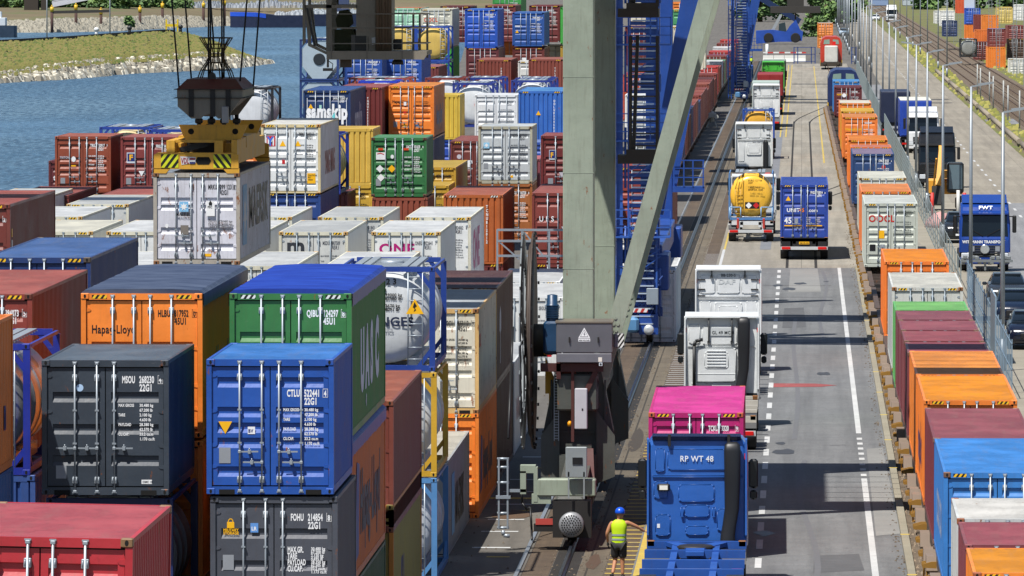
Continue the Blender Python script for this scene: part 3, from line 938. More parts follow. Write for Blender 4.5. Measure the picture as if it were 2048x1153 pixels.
mb = MB(); rr = random.Random(19)
for _ in range(2600):
    y = 165 + 260 * rr.random() ** 1.5; x = rr.choice([rr.gauss(-6.35, .12), rr.gauss(-5.6, .12), rr.uniform(-9.2, -4.3), rr.gauss(-4.95, .06), rr.gauss(2.55, .08)]); s_ = rr.uniform(.015, .05)
    a = rr.uniform(0, 6.28); v_ = [(x + s_ * math.cos(a + q), y + 2 * s_ * math.sin(a + q), .0135) for q in (0, 2.1, 4.2)] + [(x, y, .0135 + s_ * .8)]
    mb.idx(v_, [(0, 1, 3), (1, 2, 3), (2, 0, 3)])
tag(part('track_debris', mb, plain('#5e5346', .95, var=.6, scale=5)), 'small dark chips and grit scattered along the crane track', 'grit', kind='stuff')
for k, (x0, x1, y0, y1) in enumerate(((-6.95, -6.4, 214, 222), (-5.55, -5.0, 232, 246), (-6.9, -6.45, 252, 270), (-5.5, -5.1, 188, 194), (-4.9, -4.4, 300, 330), (-8.6, -7.4, 205, 209), (-6.9, -6.4, 300, 318))):
    mb = MB(); mb.face([(x0 + (x1 - x0) * (.5 + .5 * rr.uniform(.7, 1) * math.cos(.571 * q)), y0 + (y1 - y0) * (.5 + .5 * rr.uniform(.6, 1) * math.sin(.571 * q)), .0128) for q in range(11)]); tag(part('rust_stain', mb, plain(['#4a382a', '#3b342c', '#54402e'][k % 3], .8)), kind='structure')
# ------------------------------------------------------------------ left yard: containers
ORANGE = '#e67a0c'; DKGREY = '#313a45'; BLUE = '#124a9e'; MAROON = '#6e2a22'; BROWN = '#7a3a26'; WHT = '#cfd2d2'; CREAM = '#c4bfaf'; GREENU = '#2b6e34'; NAVY = '#16316b'
YEL = '#c9a227'; TARPB = None


def tarp_mat(h1, h2):
    m, nt, b = new_mat('tarpaulin_' + h1.strip('#'))
    v = obj_coord(nt)
    n = noise(nt, mapping(nt, v, (.6, 2.5, 1)), 1.5, 5)
    nt.links.new(mix(nt, ramp(nt, n, [(.35, 0.), (.7, 1.)]), lin(h1), lin(h2)), b.inputs['Base Color']); b.inputs['Roughness'].default_value = .42
    bump(nt, n, b, .25, .04); return m


TARP_GREY = tarp_mat('#2f394f', '#4a5468'); TARP_BLUE = tarp_mat('#142c80', '#1f3f9a')

A, d = container('red container with a faded pink roof, cut off by the lower left picture corner', '#a8222c', 97.5, 258.8, 1074.7, 'r', roofc='#b3525a', tilt=.018, castc='#7a5a3a', haz=False, dirt=.4)
A0X = A.location.x; letter('m', A, (W / 2 - .008, 1.0, .55), .9, WORN, 'right')
A, d = container('dark slate grey container marked MSOU 268230, top of the front left stack', DKGREY, 142.8, 83, 720.3, code='MSOU|268230|4', size='22G1', ribs=3, rods=3, dirt=.15, roofc='#5d6a78', haz=False, data_z=1.52, cz=.285)
flat_poly(disc(.07, 18), d[-1], (.62, -.002, 1.88), plain('#a9c6e6', .5))
flat_poly(rect(.2, .25), d[-1], (.16, -.002, .14), GREYT); flat_poly(rect(.2, .08), d[1], (.68, -.002, .04), WHITE)
letter('CIMC 13', d[1], (.70, -.007, .06), .055, BLACK)
A, d = container('bright blue container marked CTLU 522441 with four locking bars', BLUE, 142.8, 412.6, 718.6, code='CTLU|522441|4', size='22G1', ribs=5, dirt=.12, roofc='#3c7cc8', haz=False, data_z=1.42, cz=.56)
flat_poly(TRID, d[-1], (.25, -.006, .98), YELLOW); flat_poly(rect(.14, .14), d[-1], (.68, -.006, .98), WHITE); letter('BV', d[-1], (.69, -.012, 1.01), .09, NAVYT)
flat_poly(rect(.22, .30), d[-1], (.13, -.006, .42), GREYT)
A, d = container('slate grey container marked FOHU 214854, directly below the bright blue one', '#454953', 142.85, 420.3, 993, code='FOHU|214854|8', size='22G1', ribs=3, rods=3, dirt=.25, haz=False, data=False)
letter('MAX.GR.\nTARE\nPAYLOAD\nCU.CAP.', d[1], (.25, -.004, 1.34), .155, WHITE, lh=.78, fit=.35)
letter('30.480 kg\n67.200 lb\n2.130 kg\n4.695 lb\n28.350 kg\n62.505 lb\n33.2 cu.m\n1.173 cu.ft', d[1], (.70, -.004, 1.38), .085, WHITE, lh=.74, fit=.30)
mb = MB(); mb.bbox(-.07, .07, -.006, 0, 0, .12, .004)
for k in range(9):
    a = math.pi * k / 8; b_ = math.pi * (k + 1) / 8
    if k < 8: mb.beam((-.045 * math.cos(a), -.003, .12 + .06 * math.sin(a)), (-.045 * math.cos(b_), -.003, .12 + .06 * math.sin(b_)), .018, .006, (0, 0, 1))
part('marking', mb, YELLOW, d[-1], (.28, 0, 1.80)); letter('MILITARY\nSTORAGE', d[-1], (.14, -.004, 1.74), .075, YELLOW, lh=.8)
flat_poly(rect(.15, .18), d[-1], (.66, -.004, 1.72), plain('#5b8fd0')); letter('LR', d[-1], (.68, -.009, 1.76), .1, WHITE)
flat_poly(rect(.21, .29), d[-1], (.13, -.004, 1.0), GREYT)
tank('dark blue framed grey tank container wedged under the slate grey MSOU container', '#1c2c66', '#8a8c90', 143.4, 345.6, 997, 'r', metal=0.0, ladder=False)
A, d = container('orange container at the left picture edge, only its side wall showing', '#c96a14', 129.8, -150, 640, 'r', L=12.192, H=2.896, xfix=-16.2, zfix=5.79, dirt=.3)
letter('n', A, (W / 2 - .008, 10.6, .8), .9, NAVYT, 'right')
container('blue container below the orange one at the left picture edge', '#1f4d86', 129.8, -150, 640, 'r', L=12.192, H=2.896, xfix=-16.2, zfix=2.894)
tank('blue framed silver tank container squeezed behind the orange container at the left edge', '#1d2f96', '#b9bcc0', 146.5, 60, 688, 'r', metal=.7)
A, d = container('red brown container with a wide dusty pink roof and digits 4073 at the left edge', '#7c3127', 155, 64, 588.5, 'r', L=12.192, H=2.896, roofc='#a5584f', code='TTNU|894073|5', size='45G1', dirt=.3, castc='#5a2a1c')
for k, q in enumerate('TEXTAINER'): letter(q, A, (W / 2 - .006, .35, 2.1 - k * .16), .16, WORN, 'right')
container('dark red brown container under the wide pink roofed one at the left edge', '#57211a', 155, 64, 588.5, 'r', L=12.192, H=2.896, zfix=2.894, code='TGHU|55', size='45G1')
A, d = container('orange open top container with grey tarpaulin, Hapag-Lloyd lettering and code HLBU 817952', ORANGE, 149.5, 161.6, 587, L=12.192, H=2.896, tarp=TARP_GREY, ink=plain('#2a1c10'), data=False, code='HLBU|817952|0', size='45U1', dirt=.2, ribs=[.45, .85, 1.25, 1.65])
letter('Hapag-Lloyd', d[-1], (.10, -.004, 1.92), .235, plain('#141013'), fit=.86, bold=.02)
for s in (-1, 1):
    pass
flat_poly(rect(.12, .06), d[-1], (.30, -.004, 1.38), plain('#3f8f78')); flat_poly(rect(.16, .055), d[1], (.14, -.03, 1.52), YELLOW)
letter('Hapag-Lloyd', A, (W / 2 - .006, 3.5, .8), 1.2, plain('#1d2a63'), 'right')
container('orange container underneath the grey tarpaulin container', ORANGE, 149.5, 161.6, 587, L=12.192, H=2.896, zfix=2.892)
A, d = container('green open top container with bright blue tarpaulin, UASC lettering and code QIBU 124297', GREENU, 149.0, 458.8, 587, L=12.192, H=2.896, tarp=TARP_BLUE, haz=HAZW, data=False, code='QIBU|124297|8', size='45U1', dirt=.25, ribs=[.3, .7, 1.1, 1.85])
flat_poly(rect(.40, .28), d[-1], (.13, -.004, 1.28), WHITE)
flat_poly([(0, 0), (.1, .025), (.2, .0), (.3, -.02), (.3, .02), (.2, .04), (.1, .065), (0, .04)], d[-1], (.18, -.008, 1.50), REDP)
flat_poly([(0, 0), (.1, .02), (.2, .0), (.3, -.02), (.3, .0), (.2, .02), (.1, .04), (0, .02)], d[-1], (.19, -.008, 1.33), BLACK)
letter('UASC', d[-1], (.27, -.008, 1.41), .075, NAVYT)
flat_poly(disc(.085, 18), d[-1], (.80, -.004, 1.40), WHITE); flat_poly(disc(.05, 14, .7), d[-1], (.80, -.008, 1.40), plain('#7f93c8'))
for k, q in enumerate('UASC'): letter(q, A, (W / 2 - .006, 3.2 + k * 1.75, .82), 1.6, plain('#b9bfd2'), 'right', wide=1.1, bold=.07)
letter('40', A, (W / 2 - .006, 5.0, .35), .35, plain('#b9bfd2'), 'right')
A, d = container('orange Hapag-Lloyd container with blue tarpaulin below the green UASC container', '#c2611c', 149.0, 458.8, 587, L=12.192, H=2.85, tarp=TARP_BLUE, zfix=2.93, dirt=.35)
flat_poly([(0, 0), (1.1, .1), (1.4, 1.9), (.5, 2.0)], A, (W / 2 - .004, 1.3, .35), plain('#26357f'), 'right')
letter('Hapag-Lloyd', A, (W / 2 - .006, 3.0, .85), 1.75, plain('#1d1d33'), 'right', wide=.75)
container('dark green container low in the stack under the blue tarpaulin', '#2c4a2c', 149.0, 458.8, 587, L=12.192, H=2.896, zfix=0)
container('plain red brown container standing behind the orange one with blue tarpaulin', '#743a30', 163.4, 786.9, 801.9, 'r', L=12.192, H=2.896, roofc='#a05a44', haz=False, castc='#7a4430', dirt=.3)
A, d = container('olive yellow container below the plain red brown one', '#8a7a33', 163.4, 786.9, 801.9, 'r', L=12.192, H=2.896, zfix=.6, framec='#c07820', haz=False)
letter('KU', A, (W / 2 - .006, 3.2, .7), 1.1, NAVYT, 'right')
# tank stack beside the gap
A = tank('white tank container in a blue frame lettered NGES, topmost of the tank stack', '#1d3f90', '#c6cacc', 185, 870, 534, 'r')
letter('39000 kg\n85980 lb\n\n3670 kg\n8091 lb', A, (-.02, .105, 1.85), .105, BLACK, fit=.42, lh=.85); letter('ESSENGES', A, (-.85, .09, 1.12), .31, plain('#1d2742'), fit=1.52, bold=.03); letter('LOGISTICS', A, (-.35, .09, .97), .12, GREYT)
letter('637732 3\n  2272', A, (-.5, .12, 2.15), .2, BLACK, lh=1.2, fit=.75)
flat_poly([(-.22, 0), (.22, 0), (0, .38)], A, (.72, -.01, 1.42), YELLOW); flat_poly([(-.03, .06), (.03, .1), (.0, .16), (.05, .2), (-.01, .3), (-.05, .17), (0, .13)], A, (.72, -.016, 1.42), BLACK)
tank('white tank container in a yellow frame, middle of the tank stack', '#c99c0a', '#c4c8cc', 185, 873.4, 745.6, 'r')
tank('white tank container in a light blue frame, lowest of the tank stack', '#4a82b8', '#b9bdc4', 185, 874, 956.6, 'r')
A, d = container('dirty grey white MAERSK container on the ground beside the tank stack', '#8d9092', 193, 897, 922, 'r', L=12.192, roofc='#c4bfb2', rust=.3, dirt=.6)
letter('MAERSK', A, (W / 2 - .006, 4.0, .65), 1.5, BLACK, 'right', bold=.03); flat_poly(rect(1.5, 1.6), A, (W / 2 - .004, 1.9, .5), LBLUE, 'right')
A, d = container('rust streaked cream container marked 653112 on top of an orange one', CREAM, 206, 957.5, 618, 'r', L=12.192, H=2.896, rust=.45, roofc='#b9c0c6', code='OCU|653112|9', size='45G1', ink=plain('#3a3833'), castc='#8a5a2a', framec='#c9a263')
letter('OOCL', A, (W / 2 - .006, .4, 1.8), .5, REDP, 'right')
A, d = container('orange Hapag-Lloyd container standing on the ground below the rust streaked cream one', ORANGE, 206, 957.5, 618, 'r', L=12.192, H=2.896, zfix=0.0, dirt=.3)
flat_poly([(0, 0), (1.0, .1), (1.2, 1.5), (.4, 1.6)], A, (W / 2 - .004, 1.2, .6), plain('#26357f'), 'right'); letter('Hapag-Lloyd', A, (W / 2 - .006, 3.0, .9), 1.5, plain('#241d33'), 'right', wide=.75)
A, d = container('dark brown container with a lamp symbol on its side, upper of two dark brown', '#4f2c24', 219, 994, 576, 'r', L=12.192, H=2.896, roofc='#5a3a38', dirt=.4)
flat_poly([(.1, 0), (.5, 0), (.42, .5), (.42, .9), (.9, 1.0), (.8, 1.5), (.3, 1.7), (-.2, 1.5), (-.3, 1.0), (.18, .9), (.18, .5)], A, (W / 2 - .004, 2.2, .55), WORN, 'right')
container('dark brown container on the ground, lower of the two dark brown ones', '#46261f', 219, 994, 576, 'r', L=12.192, H=2.896, zfix=0)
A, d = container('single grey white refrigerated container on the ground behind the dark brown pair', '#b9bcbc', 232, 1028.6, 716, 'r', L=12.192, H=2.896, reefer=True, zfix=0)
for k, q in enumerate('HAMBURG SUD'): letter(q, A, (W / 2 - .006, 2.0 + k * .8, 1.0), .9, plain('#a8626a'), 'right')
# far left column
A, d = container('navy blue container with a wide faded blue roof at the left edge', '#1c3467', 168.5, 181, 515.5, 'r', L=12.192, H=2.896, roofc='#43659c', castc='#4a4036', dirt=.3)
letter('CMA', A, (W / 2 - .006, .5, .7), 1.3, plain('#b59a2a'), 'right', bold=.03)
A, d = container('brown ribbed container with a pink roof, highest at the left edge of the yard', '#6a2c24', 200, 20.3, 409, 'r', L=12.192, H=2.896, roofc='#a2544c', code='GESU|44492|2', dirt=.6)
for k in range(5): flat_poly(rect(.2, .22), A, (W / 2 - .004, .4, 2.0 - k * .3), (YELLOW, WHITE)[k % 2], 'right')
for z in (2.894, 0): container('brown container hidden under the pink roofed one at the left edge', '#7a4a35', 200, 20.3, 409, 'r', L=12.192, H=2.896, zfix=z, group='brown containers hidden at the left edge')

HS = 'hidden supporting containers'
for (Y, x, z, L_, H_, c) in ((97.5, None, 3.3, 6.058, 2.7, '#7a3a30'), (142.85, -10.1, .6, 6.058, 2.62, '#2c4a86'), (143.4, -13.25, .5, 6.058, 2.6, '#6e2e2a'), (129.8, -16.2, 0, 12.192, 2.89, '#7a3a30'), (155, -17.2, 0, 12.192, 2.89, '#57211a'), (149.5, -13.2, 0, 12.192, 2.89, '#34446e'), (146.5, -16.25, 2.7, 6.058, 2.6, '#2c4a86'), (168.5, -17.2, 2.9, 12.192, 2.88, '#5a2e2a'), (168.5, -17.2, 0, 12.192, 2.89, '#7a3a30')):
    container('plain container hidden in the lower tiers of the front stacks', c, Y, 0, 0, xfix=x if x is not None else A0X, zfix=z, L=L_, H=H_, end=True, haz=False, group=HS)

# refrigerated block
RG = 'white refrigerated containers in the middle block'
WH = ['#c6c8c6', '#b6b8b5', '#cdcfce', '#bcbab0']
def reefer(label, Y, px, py, side, c, code=None, size='45R1', tiers=2, **kw):
    r = container(label, c, Y, px, py, side, L=11.6, H=2.896, reefer=True, code=code, size=size, ink=plain('#50545c'), group=RG, framec='#c4c1ae', castc='#b08a4a', dirt=.22, zfix=5.79 - 2.896, **kw)
    o = r[0]
    x = o.location.x
    t2 = container('white refrigerated container in the lower tier of the middle block', WH[0], Y, 0, 0, xfix=x, L=11.6, H=2.896, reefer=True, zfix=0, group=RG + ', lower tier')
    return r
reefer('white refrigerated container roof showing between the blue roof and the hanging container', 234, 330, 535, 'r', WH[2])
reefer('white refrigerated container roof right behind the grey tarpaulin', 234, 590, 535, 'r', WH[0])
reefer('white refrigerated container roof right behind the blue tarpaulin', 234, 803, 535, 'r', WH[2])
reefer('cream white refrigerated container with a warning stripe, beside the pink roofed brown container', 263, 186, 467.8, 'r', '#d0cdbb')
reefer('bright white refrigerated container just left of the hanging container', 263, 212.5, 467.8, 'l', WH[2])
reefer('bright white refrigerated container just right of the hanging container', 263, 531, 467.8, 'r', WH[2])
A, d = reefer('pale grey refrigerated container with a black m and code MSDU 987589', 263, 557.5, 468, 'l', WH[1], 'MSDU|987589|4')
letter('m', d[-1], (.16, -.004, 1.93), .85, plain('#2b2f36'), bold=.03, wide=1.0)
A, d = reefer('white refrigerated container with magenta ONE and code ONEU 922641', 263, 742.5, 468, 'l', WH[2], 'ONEU|922641|7')
letter('ONE', d[-1], (.16, -.004, 1.95), .5, MAGENTA, bold=.03, wide=1.15)
reefer('white refrigerated container with pale side, left of the whiter one behind it', 278, 164.8, 432.7, 'r', WH[2])
A, d = reefer('grey white refrigerated container with a pink ring logo on its door', 292, 132.8, 410.8, 'l', WH[1])
mb = MB(); mb.lathe([(0, .16), (0, .24), (.004, .24), (.004, .16)], (0, 0, 0), 'y', 18); part('marking', mb, REDP, d[1], (.35, -.01, 1.6))
reefer('white refrigerated container mostly hidden behind the right side of the hanging container', 278, 584, 437, 'r', WH[2])
reefer('grey white refrigerated container marked 1843 behind the one with the black m', 278, 635.6, 437, 'l', WH[1], 'TRIU|81843|7')
A, d = reefer('white refrigerated container with magenta ONE on its long side and code 924062', 278, 810.6, 438, 'l', WH[2], 'ONEU|924062|6')
letter('ONE', A, (W / 2 - .006, 2.0, .9), 2.0, plain('#a83a70'), 'right', wide=1.3)
reefer('white refrigerated container at the far left end of the white block', 300, 90, 398, 'r', WH[0])
A, d = container('white refrigerated container with red OOCL lettering behind the cable reel', WH[2], 276, 1126, 597, 'r', L=12.192, H=2.896, reefer=True, zfix=0, code='SEGU|910718|8', size='45R1', ink=plain('#50545c'), group=RG)
letter('OOCL', d[-1], (.10, -.004, .55), .55, REDP, bold=.03, wide=1.1)
container('white refrigerated container roof behind the one with red OOCL letters', WH[2], 289.5, 1120, 560, 'r', L=12.192, H=2.896, reefer=True, zfix=0, group=RG)
mb = MB()
for z in (3.35, 3.95, 4.4): mb.beam((-12.3, 303, z), (-8.3, 303, z), .09, .09, (0, 1, 0))
for x in (-12.3, -11.3, -10.2, -9.2, -8.3): mb.box(x - .04, x + .04, 302.96, 303.04, 0, 4.42)
mb.beam((-12.2, 303, 3.9), (-11.4, 303, 3.2), .06, .06, (0, 1, 0)); mb.beam((-11.2, 303, 4.3), (-10.4, 303, 3.3), .06, .06, (0, 1, 0))
tag(part('service_railing', mb, GALV), 'galvanised service walkway railing behind the refrigerated containers', 'railing')

# stacks of the second block
def gen(label, c, Y, px, py, side='l', **kw):
    kw.setdefault('dirt', .35)
    return container(label, c, Y, px, py, side, **kw)
gen('red brown container roof half in shadow beyond the white block at the left', '#6e2c26', 308, 137.5, 391, 'r', L=12.192, H=2.896, roofc='#a4594c')
gen('red brown container with a pink roof left of the hanging container', '#7c3a30', 308, 201.5, 389.7, 'l', L=12.192, H=2.896, roofc='#a85c52')
A, d = gen('rust red container with a white oval badge, leftmost on the waterfront', '#8a4028', 325, 109.7, 273, code='TRIU|130917|7', size='22G1', roofc='#a8604e')
flat_poly(disc(.12, 16, .8), d[-1], (.70, -.004, 1.42), WHITE); flat_poly(rect(.2, .25), d[-1], (.13, -.004, .36), GREYT); letter('TRITON', d[-1], (.1, -.004, 1.45), .13, WORN); flat_poly(rect(.2, .06), d[-1], (.6, -.02, 1.1), YELLOW)
gen('rust red container hidden beneath the one with the oval badge', '#8a4028', 325, 109.7, 273, zfix=2.591)
A, d = gen('maroon container with a yellow F on a blue square, left beside the spreader', '#7a3230', 325, 241, 274.5, code='FRIU|041|', size='22G1', roofc='#a5605a')
flat_poly(rect(.38, .46), d[-1], (.16, -.004, 1.28), plain('#c9d2dc')); flat_poly(rect(.32, .34), d[-1], (.19, -.008, 1.36), NAVYT); letter('F', d[-1], (.26, -.013, 1.42), .32, YELLOW, bold=.04, wide=1.1)
flat_poly(TRID, d[-1], (.8, -.006, .7), WHITE); flat_poly(rect(.22, .28), d[-1], (.13, -.004, .36), GREYT)
gen('maroon container hidden beneath the one with the yellow F', '#7a3230', 325, 241, 274.5, zfix=2.591)
A, d = gen('small maroon container peeping out left of the rust red one on the waterfront', '#5d2428', 352, 97, 322)
letter('tex', d[-1], (.12, -.004, 1.5), .35, WHITE); flat_poly(rect(.3, .12), d[-1], (.1, -.004, .9), YELLOW)
tank('cream tank container in a blue frame above the rust red container by the water', '#20409a', '#cbb98a', 340, 198.7, 254, 'l')
tank('cream tank container in a blue frame behind the container with the yellow F', '#20409a', '#cbb98a', 334, 297, 259, 'l')
A, d = gen('white rusty edged container with the red YM square and warning triangles', '#cfd2d2', 306, 521.9, 249, L=12.192, H=2.896, rust=.2, code='YMMU|640213|3', size='45G1', ink=plain('#4a4c50'), castc='#a5712c', framec='#c9b98c', roofc='#d8d8d2')
flat_poly(rect(.36, .42), d[-1], (.12, -.004, 1.82), REDP); letter('M', d[-1], (.15, -.009, 1.86), .46, WHITE, wide=.8, bold=.03); letter('Y', d[-1], (.15, -.013, 1.86), .50, plain('#3b6bd0'), wide=.8, bold=.035)
flat_poly(TRI, d[-1], (.78, -.004, 1.82), YELLOW); flat_poly(TRI, d[1], (.28, -.004, 1.82), YELLOW); flat_poly(rect(.34, .42), d[1], (.66, -.004, .30), YELLOW)
letter('CAUTION\n9\'6"\nHIGH', d[1], (.69, -.009, .60), .09, BLACK); flat_poly(rect(.12, .16), d[-1], (.75, -.004, 1.1), REDP)
letter('YANG MING', A, (W / 2 - .006, 3.0, .8), 1.3, plain('#9a3a36'), 'right')
A, d = gen('blue container with a warning stripe below the white YM container', '#1f3f7e', 306, 521.9, 249, L=12.192, H=2.896, zfix=2.89)
letter('Z', A, (W / 2 - .006, 5.5, 1.2), .8, WORN, 'right')
tank('yellow tank container in a blue frame behind the right edge of the white YM container', '#1c2f8a', '#b8a468', 322, 681, 269, 'r')
gen('yellow ribbed container beside the white YM container', '#c9a53a', 340, 746, 258, 'r', end=True, roofc='#d2b04e')
A, d = gen('yellow container with doors marked 3957 under the yellow ribbed one', '#bf9a26', 340, 746, 371.5, 'r', code='OU|3957|', size='22G1', ink=BLACK)
gen('small dark pink container between the yellow stack and the blue one', '#7a4444', 326, 695, 386, 'r', end=True)
A, d = gen('green container with white and yellow diamond placards and code UACU 401638', '#2c6e3c', 328, 742, 275.7, code='UACU|401638|4', size='22G1', roofc='#5a9a6a', castc='#5a3a2c')
flat_poly(rect(.40, .32), d[-1], (.11, -.004, 1.45), WHITE); flat_poly([(0, 0), (.15, .03), (.3, -.02), (.3, .02), (.15, .07), (0, .04)], d[-1], (.16, -.009, 1.68), REDP)
flat_poly(disc(.09, 14, .8), d[-1], (.82, -.004, 1.58), WHITE)
for x, z, m_ in ((.28, 1.05, WHITE), (.8, 1.05, YELLOW), (.32, .66, WHITE)): flat_poly(DIA, d[-1], (x, -.012, z), m_)
flat_poly(rect(.22, .3), d[-1], (.1, -.004, .30), GREYT)
for dd in (d[-1], d[1]): flat_poly(rect(.22, .10), dd, (.2, -.03, 1.86), plain('#d0451c'))
gen('red brown ribbed container below the green one with diamond placards', '#8a4634', 328, 744, 395.8, end=True)
A, d = gen('yellow container with a wide roof right of the green placarded one', '#b28c1c', 343, 911.6, 335, 'r', L=12.192, H=2.896, roofc='#bfa040', ink=BLACK, code='MSKU|0116440|')
A, d = gen('small yellow container marked 16894 in front of the wide roofed yellow one', '#bb9420', 336, 897.6, 371.4, 'r', code='U|16894|', size='22G1', ink=plain('#4d4020'), roofc='#c4a13c')
A, d = gen('orange brown ribbed container with upright white code right of the white block', '#a8541c', 306, 887, 390, L=12.192, H=2.896, end=True, roofc='#a85e48', haz=HAZW)
for k, q in enumerate('TCNU812012'): letter(q, A, (.52, .012, 2.35 - k * .16), .17, WHITE, wide=.7)
flat_poly([(-.1, 0), (.1, 0), (0, .25)], A, (-.68, .012, 2.2), WORN)
gen('dark red container hidden beneath the orange brown ribbed one', '#6a2c28', 306, 887, 390, L=12.192, H=2.896, end=True, zfix=0)
A, d = gen('grey white container with a pale blue star badge and code MRKU 811560', '#b2b8bb', 338, 956.6, 253, rust=.22, code='MRKU|811560|0', size='22G1', ink=plain('#4c5157'), castc='#7a6a50', framec='#a8a590')
flat_poly(rect(.26, .26), d[-1], (.13, -.004, 1.42), plain('#8cc4e4')); flat_poly(star(.11), d[-1], (.26, -.009, 1.55), WHITE); letter('MAERSK', d[-1], (.1, -.004, 1.33), .09, BLACK)
flat_poly(rect(.2, .25), d[-1], (.13, -.004, .5), GREYT); flat_poly(rect(.12, .1), d[1], (.22, -.004, .1), YELLOW)
A, d = gen('orange brown container marked 343728 below the grey white one with the star', '#9a5a28', 338, 956.6, 253, zfix=2.6, code='CKU|343728|0', size='22G1')
A, d = gen('maroon container with slanted white letters beside the crane leg', '#7a342c', 306, 1064, 386, L=12.192, H=2.896, roofc='#a05a50', haz=False)
letter('U E S', d[-1], (.18, -.006, 1.55), .3, WHITE, bold=.02); flat_poly(TRID, d[1], (.1, -.006, 1.1), WORN)
gen('maroon container hidden beneath the one with slanted white letters', '#6e2e2a', 306, 1064, 386, L=12.192, H=2.896, zfix=0)
A, d = gen('maroon container with a yellow F on a navy square beside the crane leg', '#6a2626', 323, 1081.6, 271.8, roofc='#9a5450')
flat_poly(rect(.32, .42), d[-1], (.25, -.004, 1.38), plain('#c9d2dc')); flat_poly(rect(.28, .34), d[-1], (.27, -.008, 1.44), NAVYT); letter('F', d[-1], (.31, -.013, 1.48), .3, YELLOW, bold=.04)
flat_poly(TRID, d[-1], (.8, -.006, .6), WORN); flat_poly(rect(.22, .28), d[-1], (.2, -.004, .3), GREYT)
gen('maroon container hidden beneath the one with the navy square', '#6a2626', 323, 1081.6, 271.8, zfix=2.59)
gen('dark pink container glimpsed between the star container and the navy square one', '#8a4650', 345, 1080, 318, 'r', roofc='#c06a70', end=True)
gen('blue container with a pale tarpaulin glimpsed below the large blue ribbed one', '#2a4a9a', 368, 1056, 285, roofc='#7a90c8')
gen('orange container glimpsed under the spreader', '#d0701a', 345, 515, 300, 'r', end=False)
# third block
A, d = gen('brown container with a white lamp badge left of the star container', '#6a2e26', 392, 900.7, 282.5, L=12.192, H=2.896, roofc='#94544c')
flat_poly(disc(.12, 14), d[-1], (.35, -.004, 1.9), WORN); flat_poly([(-.06, 0), (.06, 0), (.06, .15), (.2, .2), (.18, .36), (-.18, .36), (-.2, .2), (-.06, .15)], d[-1], (.85, -.006, 1.35), WHITE); letter('TRITON', d[-1], (.68, -.006, 1.24), .11, WHITE)
A, d = gen('orange Hapag-Lloyd container standing high in the middle of the yard', ORANGE, 403, 777.4, 172.2, L=12.192, H=2.896, code='TXGU|500361|2', size='45G1', ink=plain('#4a2a10'), roofc='#d6893c')
letter('Hapag-Lloyd', d[-1], (.08, -.006, 1.80), .22, plain('#201510'), fit=.9); flat_poly(TRI, d[-1], (.75, -.006, .5), YELLOW); flat_poly(rect(.2, .3), d[-1], (.15, -.004, .5), GREYT); flat_poly(rect(.16, .1), d[-1], (.68, -.02, 1.25), REDP); flat_poly(rect(.14, .2), d[-1], (.7, -.006, 1.66), WHITE); flat_poly(rect(.2, .1), d[1], (.2, -.006, .55), LBLUE)
letter('Hapag-Lloyd', A, (W / 2 - .006, 3.0, .8), 1.4, plain('#2a3060'), 'right')
for z, cc in ((2.9, '#2a2f4a'), (0, '#6a3a28')): gen('container hidden under the high orange Hapag-Lloyd one', cc, 403, 777.4, 172.2, L=12.192, H=2.85, zfix=z, end=True, group='containers hidden under the orange one')
A, d = gen('navy container with large white samskip lettering on its doors', '#16315e', 385, 606.2, 181, L=13.7, H=2.896, code='SANU|753843|7', size='L5G0', roofc='#2f5290', data=False, dirt=.15)
letter('samskip', d[-1], (.06, -.05, 1.26), 1.05, WHITE, fit=2.12, bold=.05); flat_poly(TRI, d[-1], (.28, -.006, 1.78), YELLOW); flat_poly(rect(.12, .2), d[-1], (.72, -.006, 1.76), plain('#9fd0c0'))
flat_poly([(0, 0), (.14, .22), (.14, -.22)], d[1], (.26, -.075, 1.38), plain('#6ad0d4'))
for x in (-1.02, 1.0): flat_poly(rect(.025, 2.1, 0, .4), A, (x, .012, 0), WHITE)
flat_poly(rect(1.8, .025), A, (-.9, .012, 2.58), WHITE)
letter('samskip', A, (W / 2 - .006, 4.0, .6), 2.2, WORN, 'right', bold=.03)
for z, cc in ((2.9, '#16315e'), (0, '#16315e')): gen('navy container hidden under the samskip one', cc, 385, 606.2, 181, L=13.7, H=2.85, zfix=z, end=True, group='containers hidden under the samskip one')
A, d = gen('maroon ribbed container between the samskip and the orange Hapag-Lloyd ones', '#6e2e2c', 400, 764, 175, 'r', L=12.192, H=2.896, end=True, roofc='#9a5454')
for k, q in enumerate('TGHU4422250'): letter(q, A, (.42, .012, 2.25 - k * .15), .16, WHITE, wide=.75)
gen('maroon ribbed container hidden under the one beside samskip', '#5e2a2a', 400, 764, 175, 'r', L=12.192, H=2.896, end=True, zfix=2.7)
A, d = gen('yellow ribbed container right of the high orange Hapag-Lloyd one', '#c9a92c', 425, 919.9, 190, 'r', end=True, roofc='#d6b94a')
for k, q in enumerate('MEDU10124'): letter(q, A, (-.25, .012, 2.1 - k * .17), .17, BLACK, wide=.7)
gen('blue container with a 5 glimpsed under the yellow ribbed one', '#2046a0', 425, 919.9, 279, 'r')
A, d = gen('plain white container with doors left of the large blue ribbed one', '#d2d5d8', 427, 949.3, 190, code='CBHU|512968|1', size='22G1', ink=plain('#7d838a'), dirt=.12)
flat_poly(disc(.06, 12), d[-1], (.7, -.004, 1.55), GREYT)
gen('white container hidden beneath the plain white one with doors', '#d2d5d8', 427, 949.3, 190, zfix=2.6, end=True)
A, d = gen('large blue ribbed container with a yellow triangle beside the crane leg', '#2a62b4', 403, 1037, 182.5, L=12.192, H=2.896, end=True, roofc='#4f8cc8')
flat_poly(TRI, A, (-.15, .012, 1.6), YELLOW)
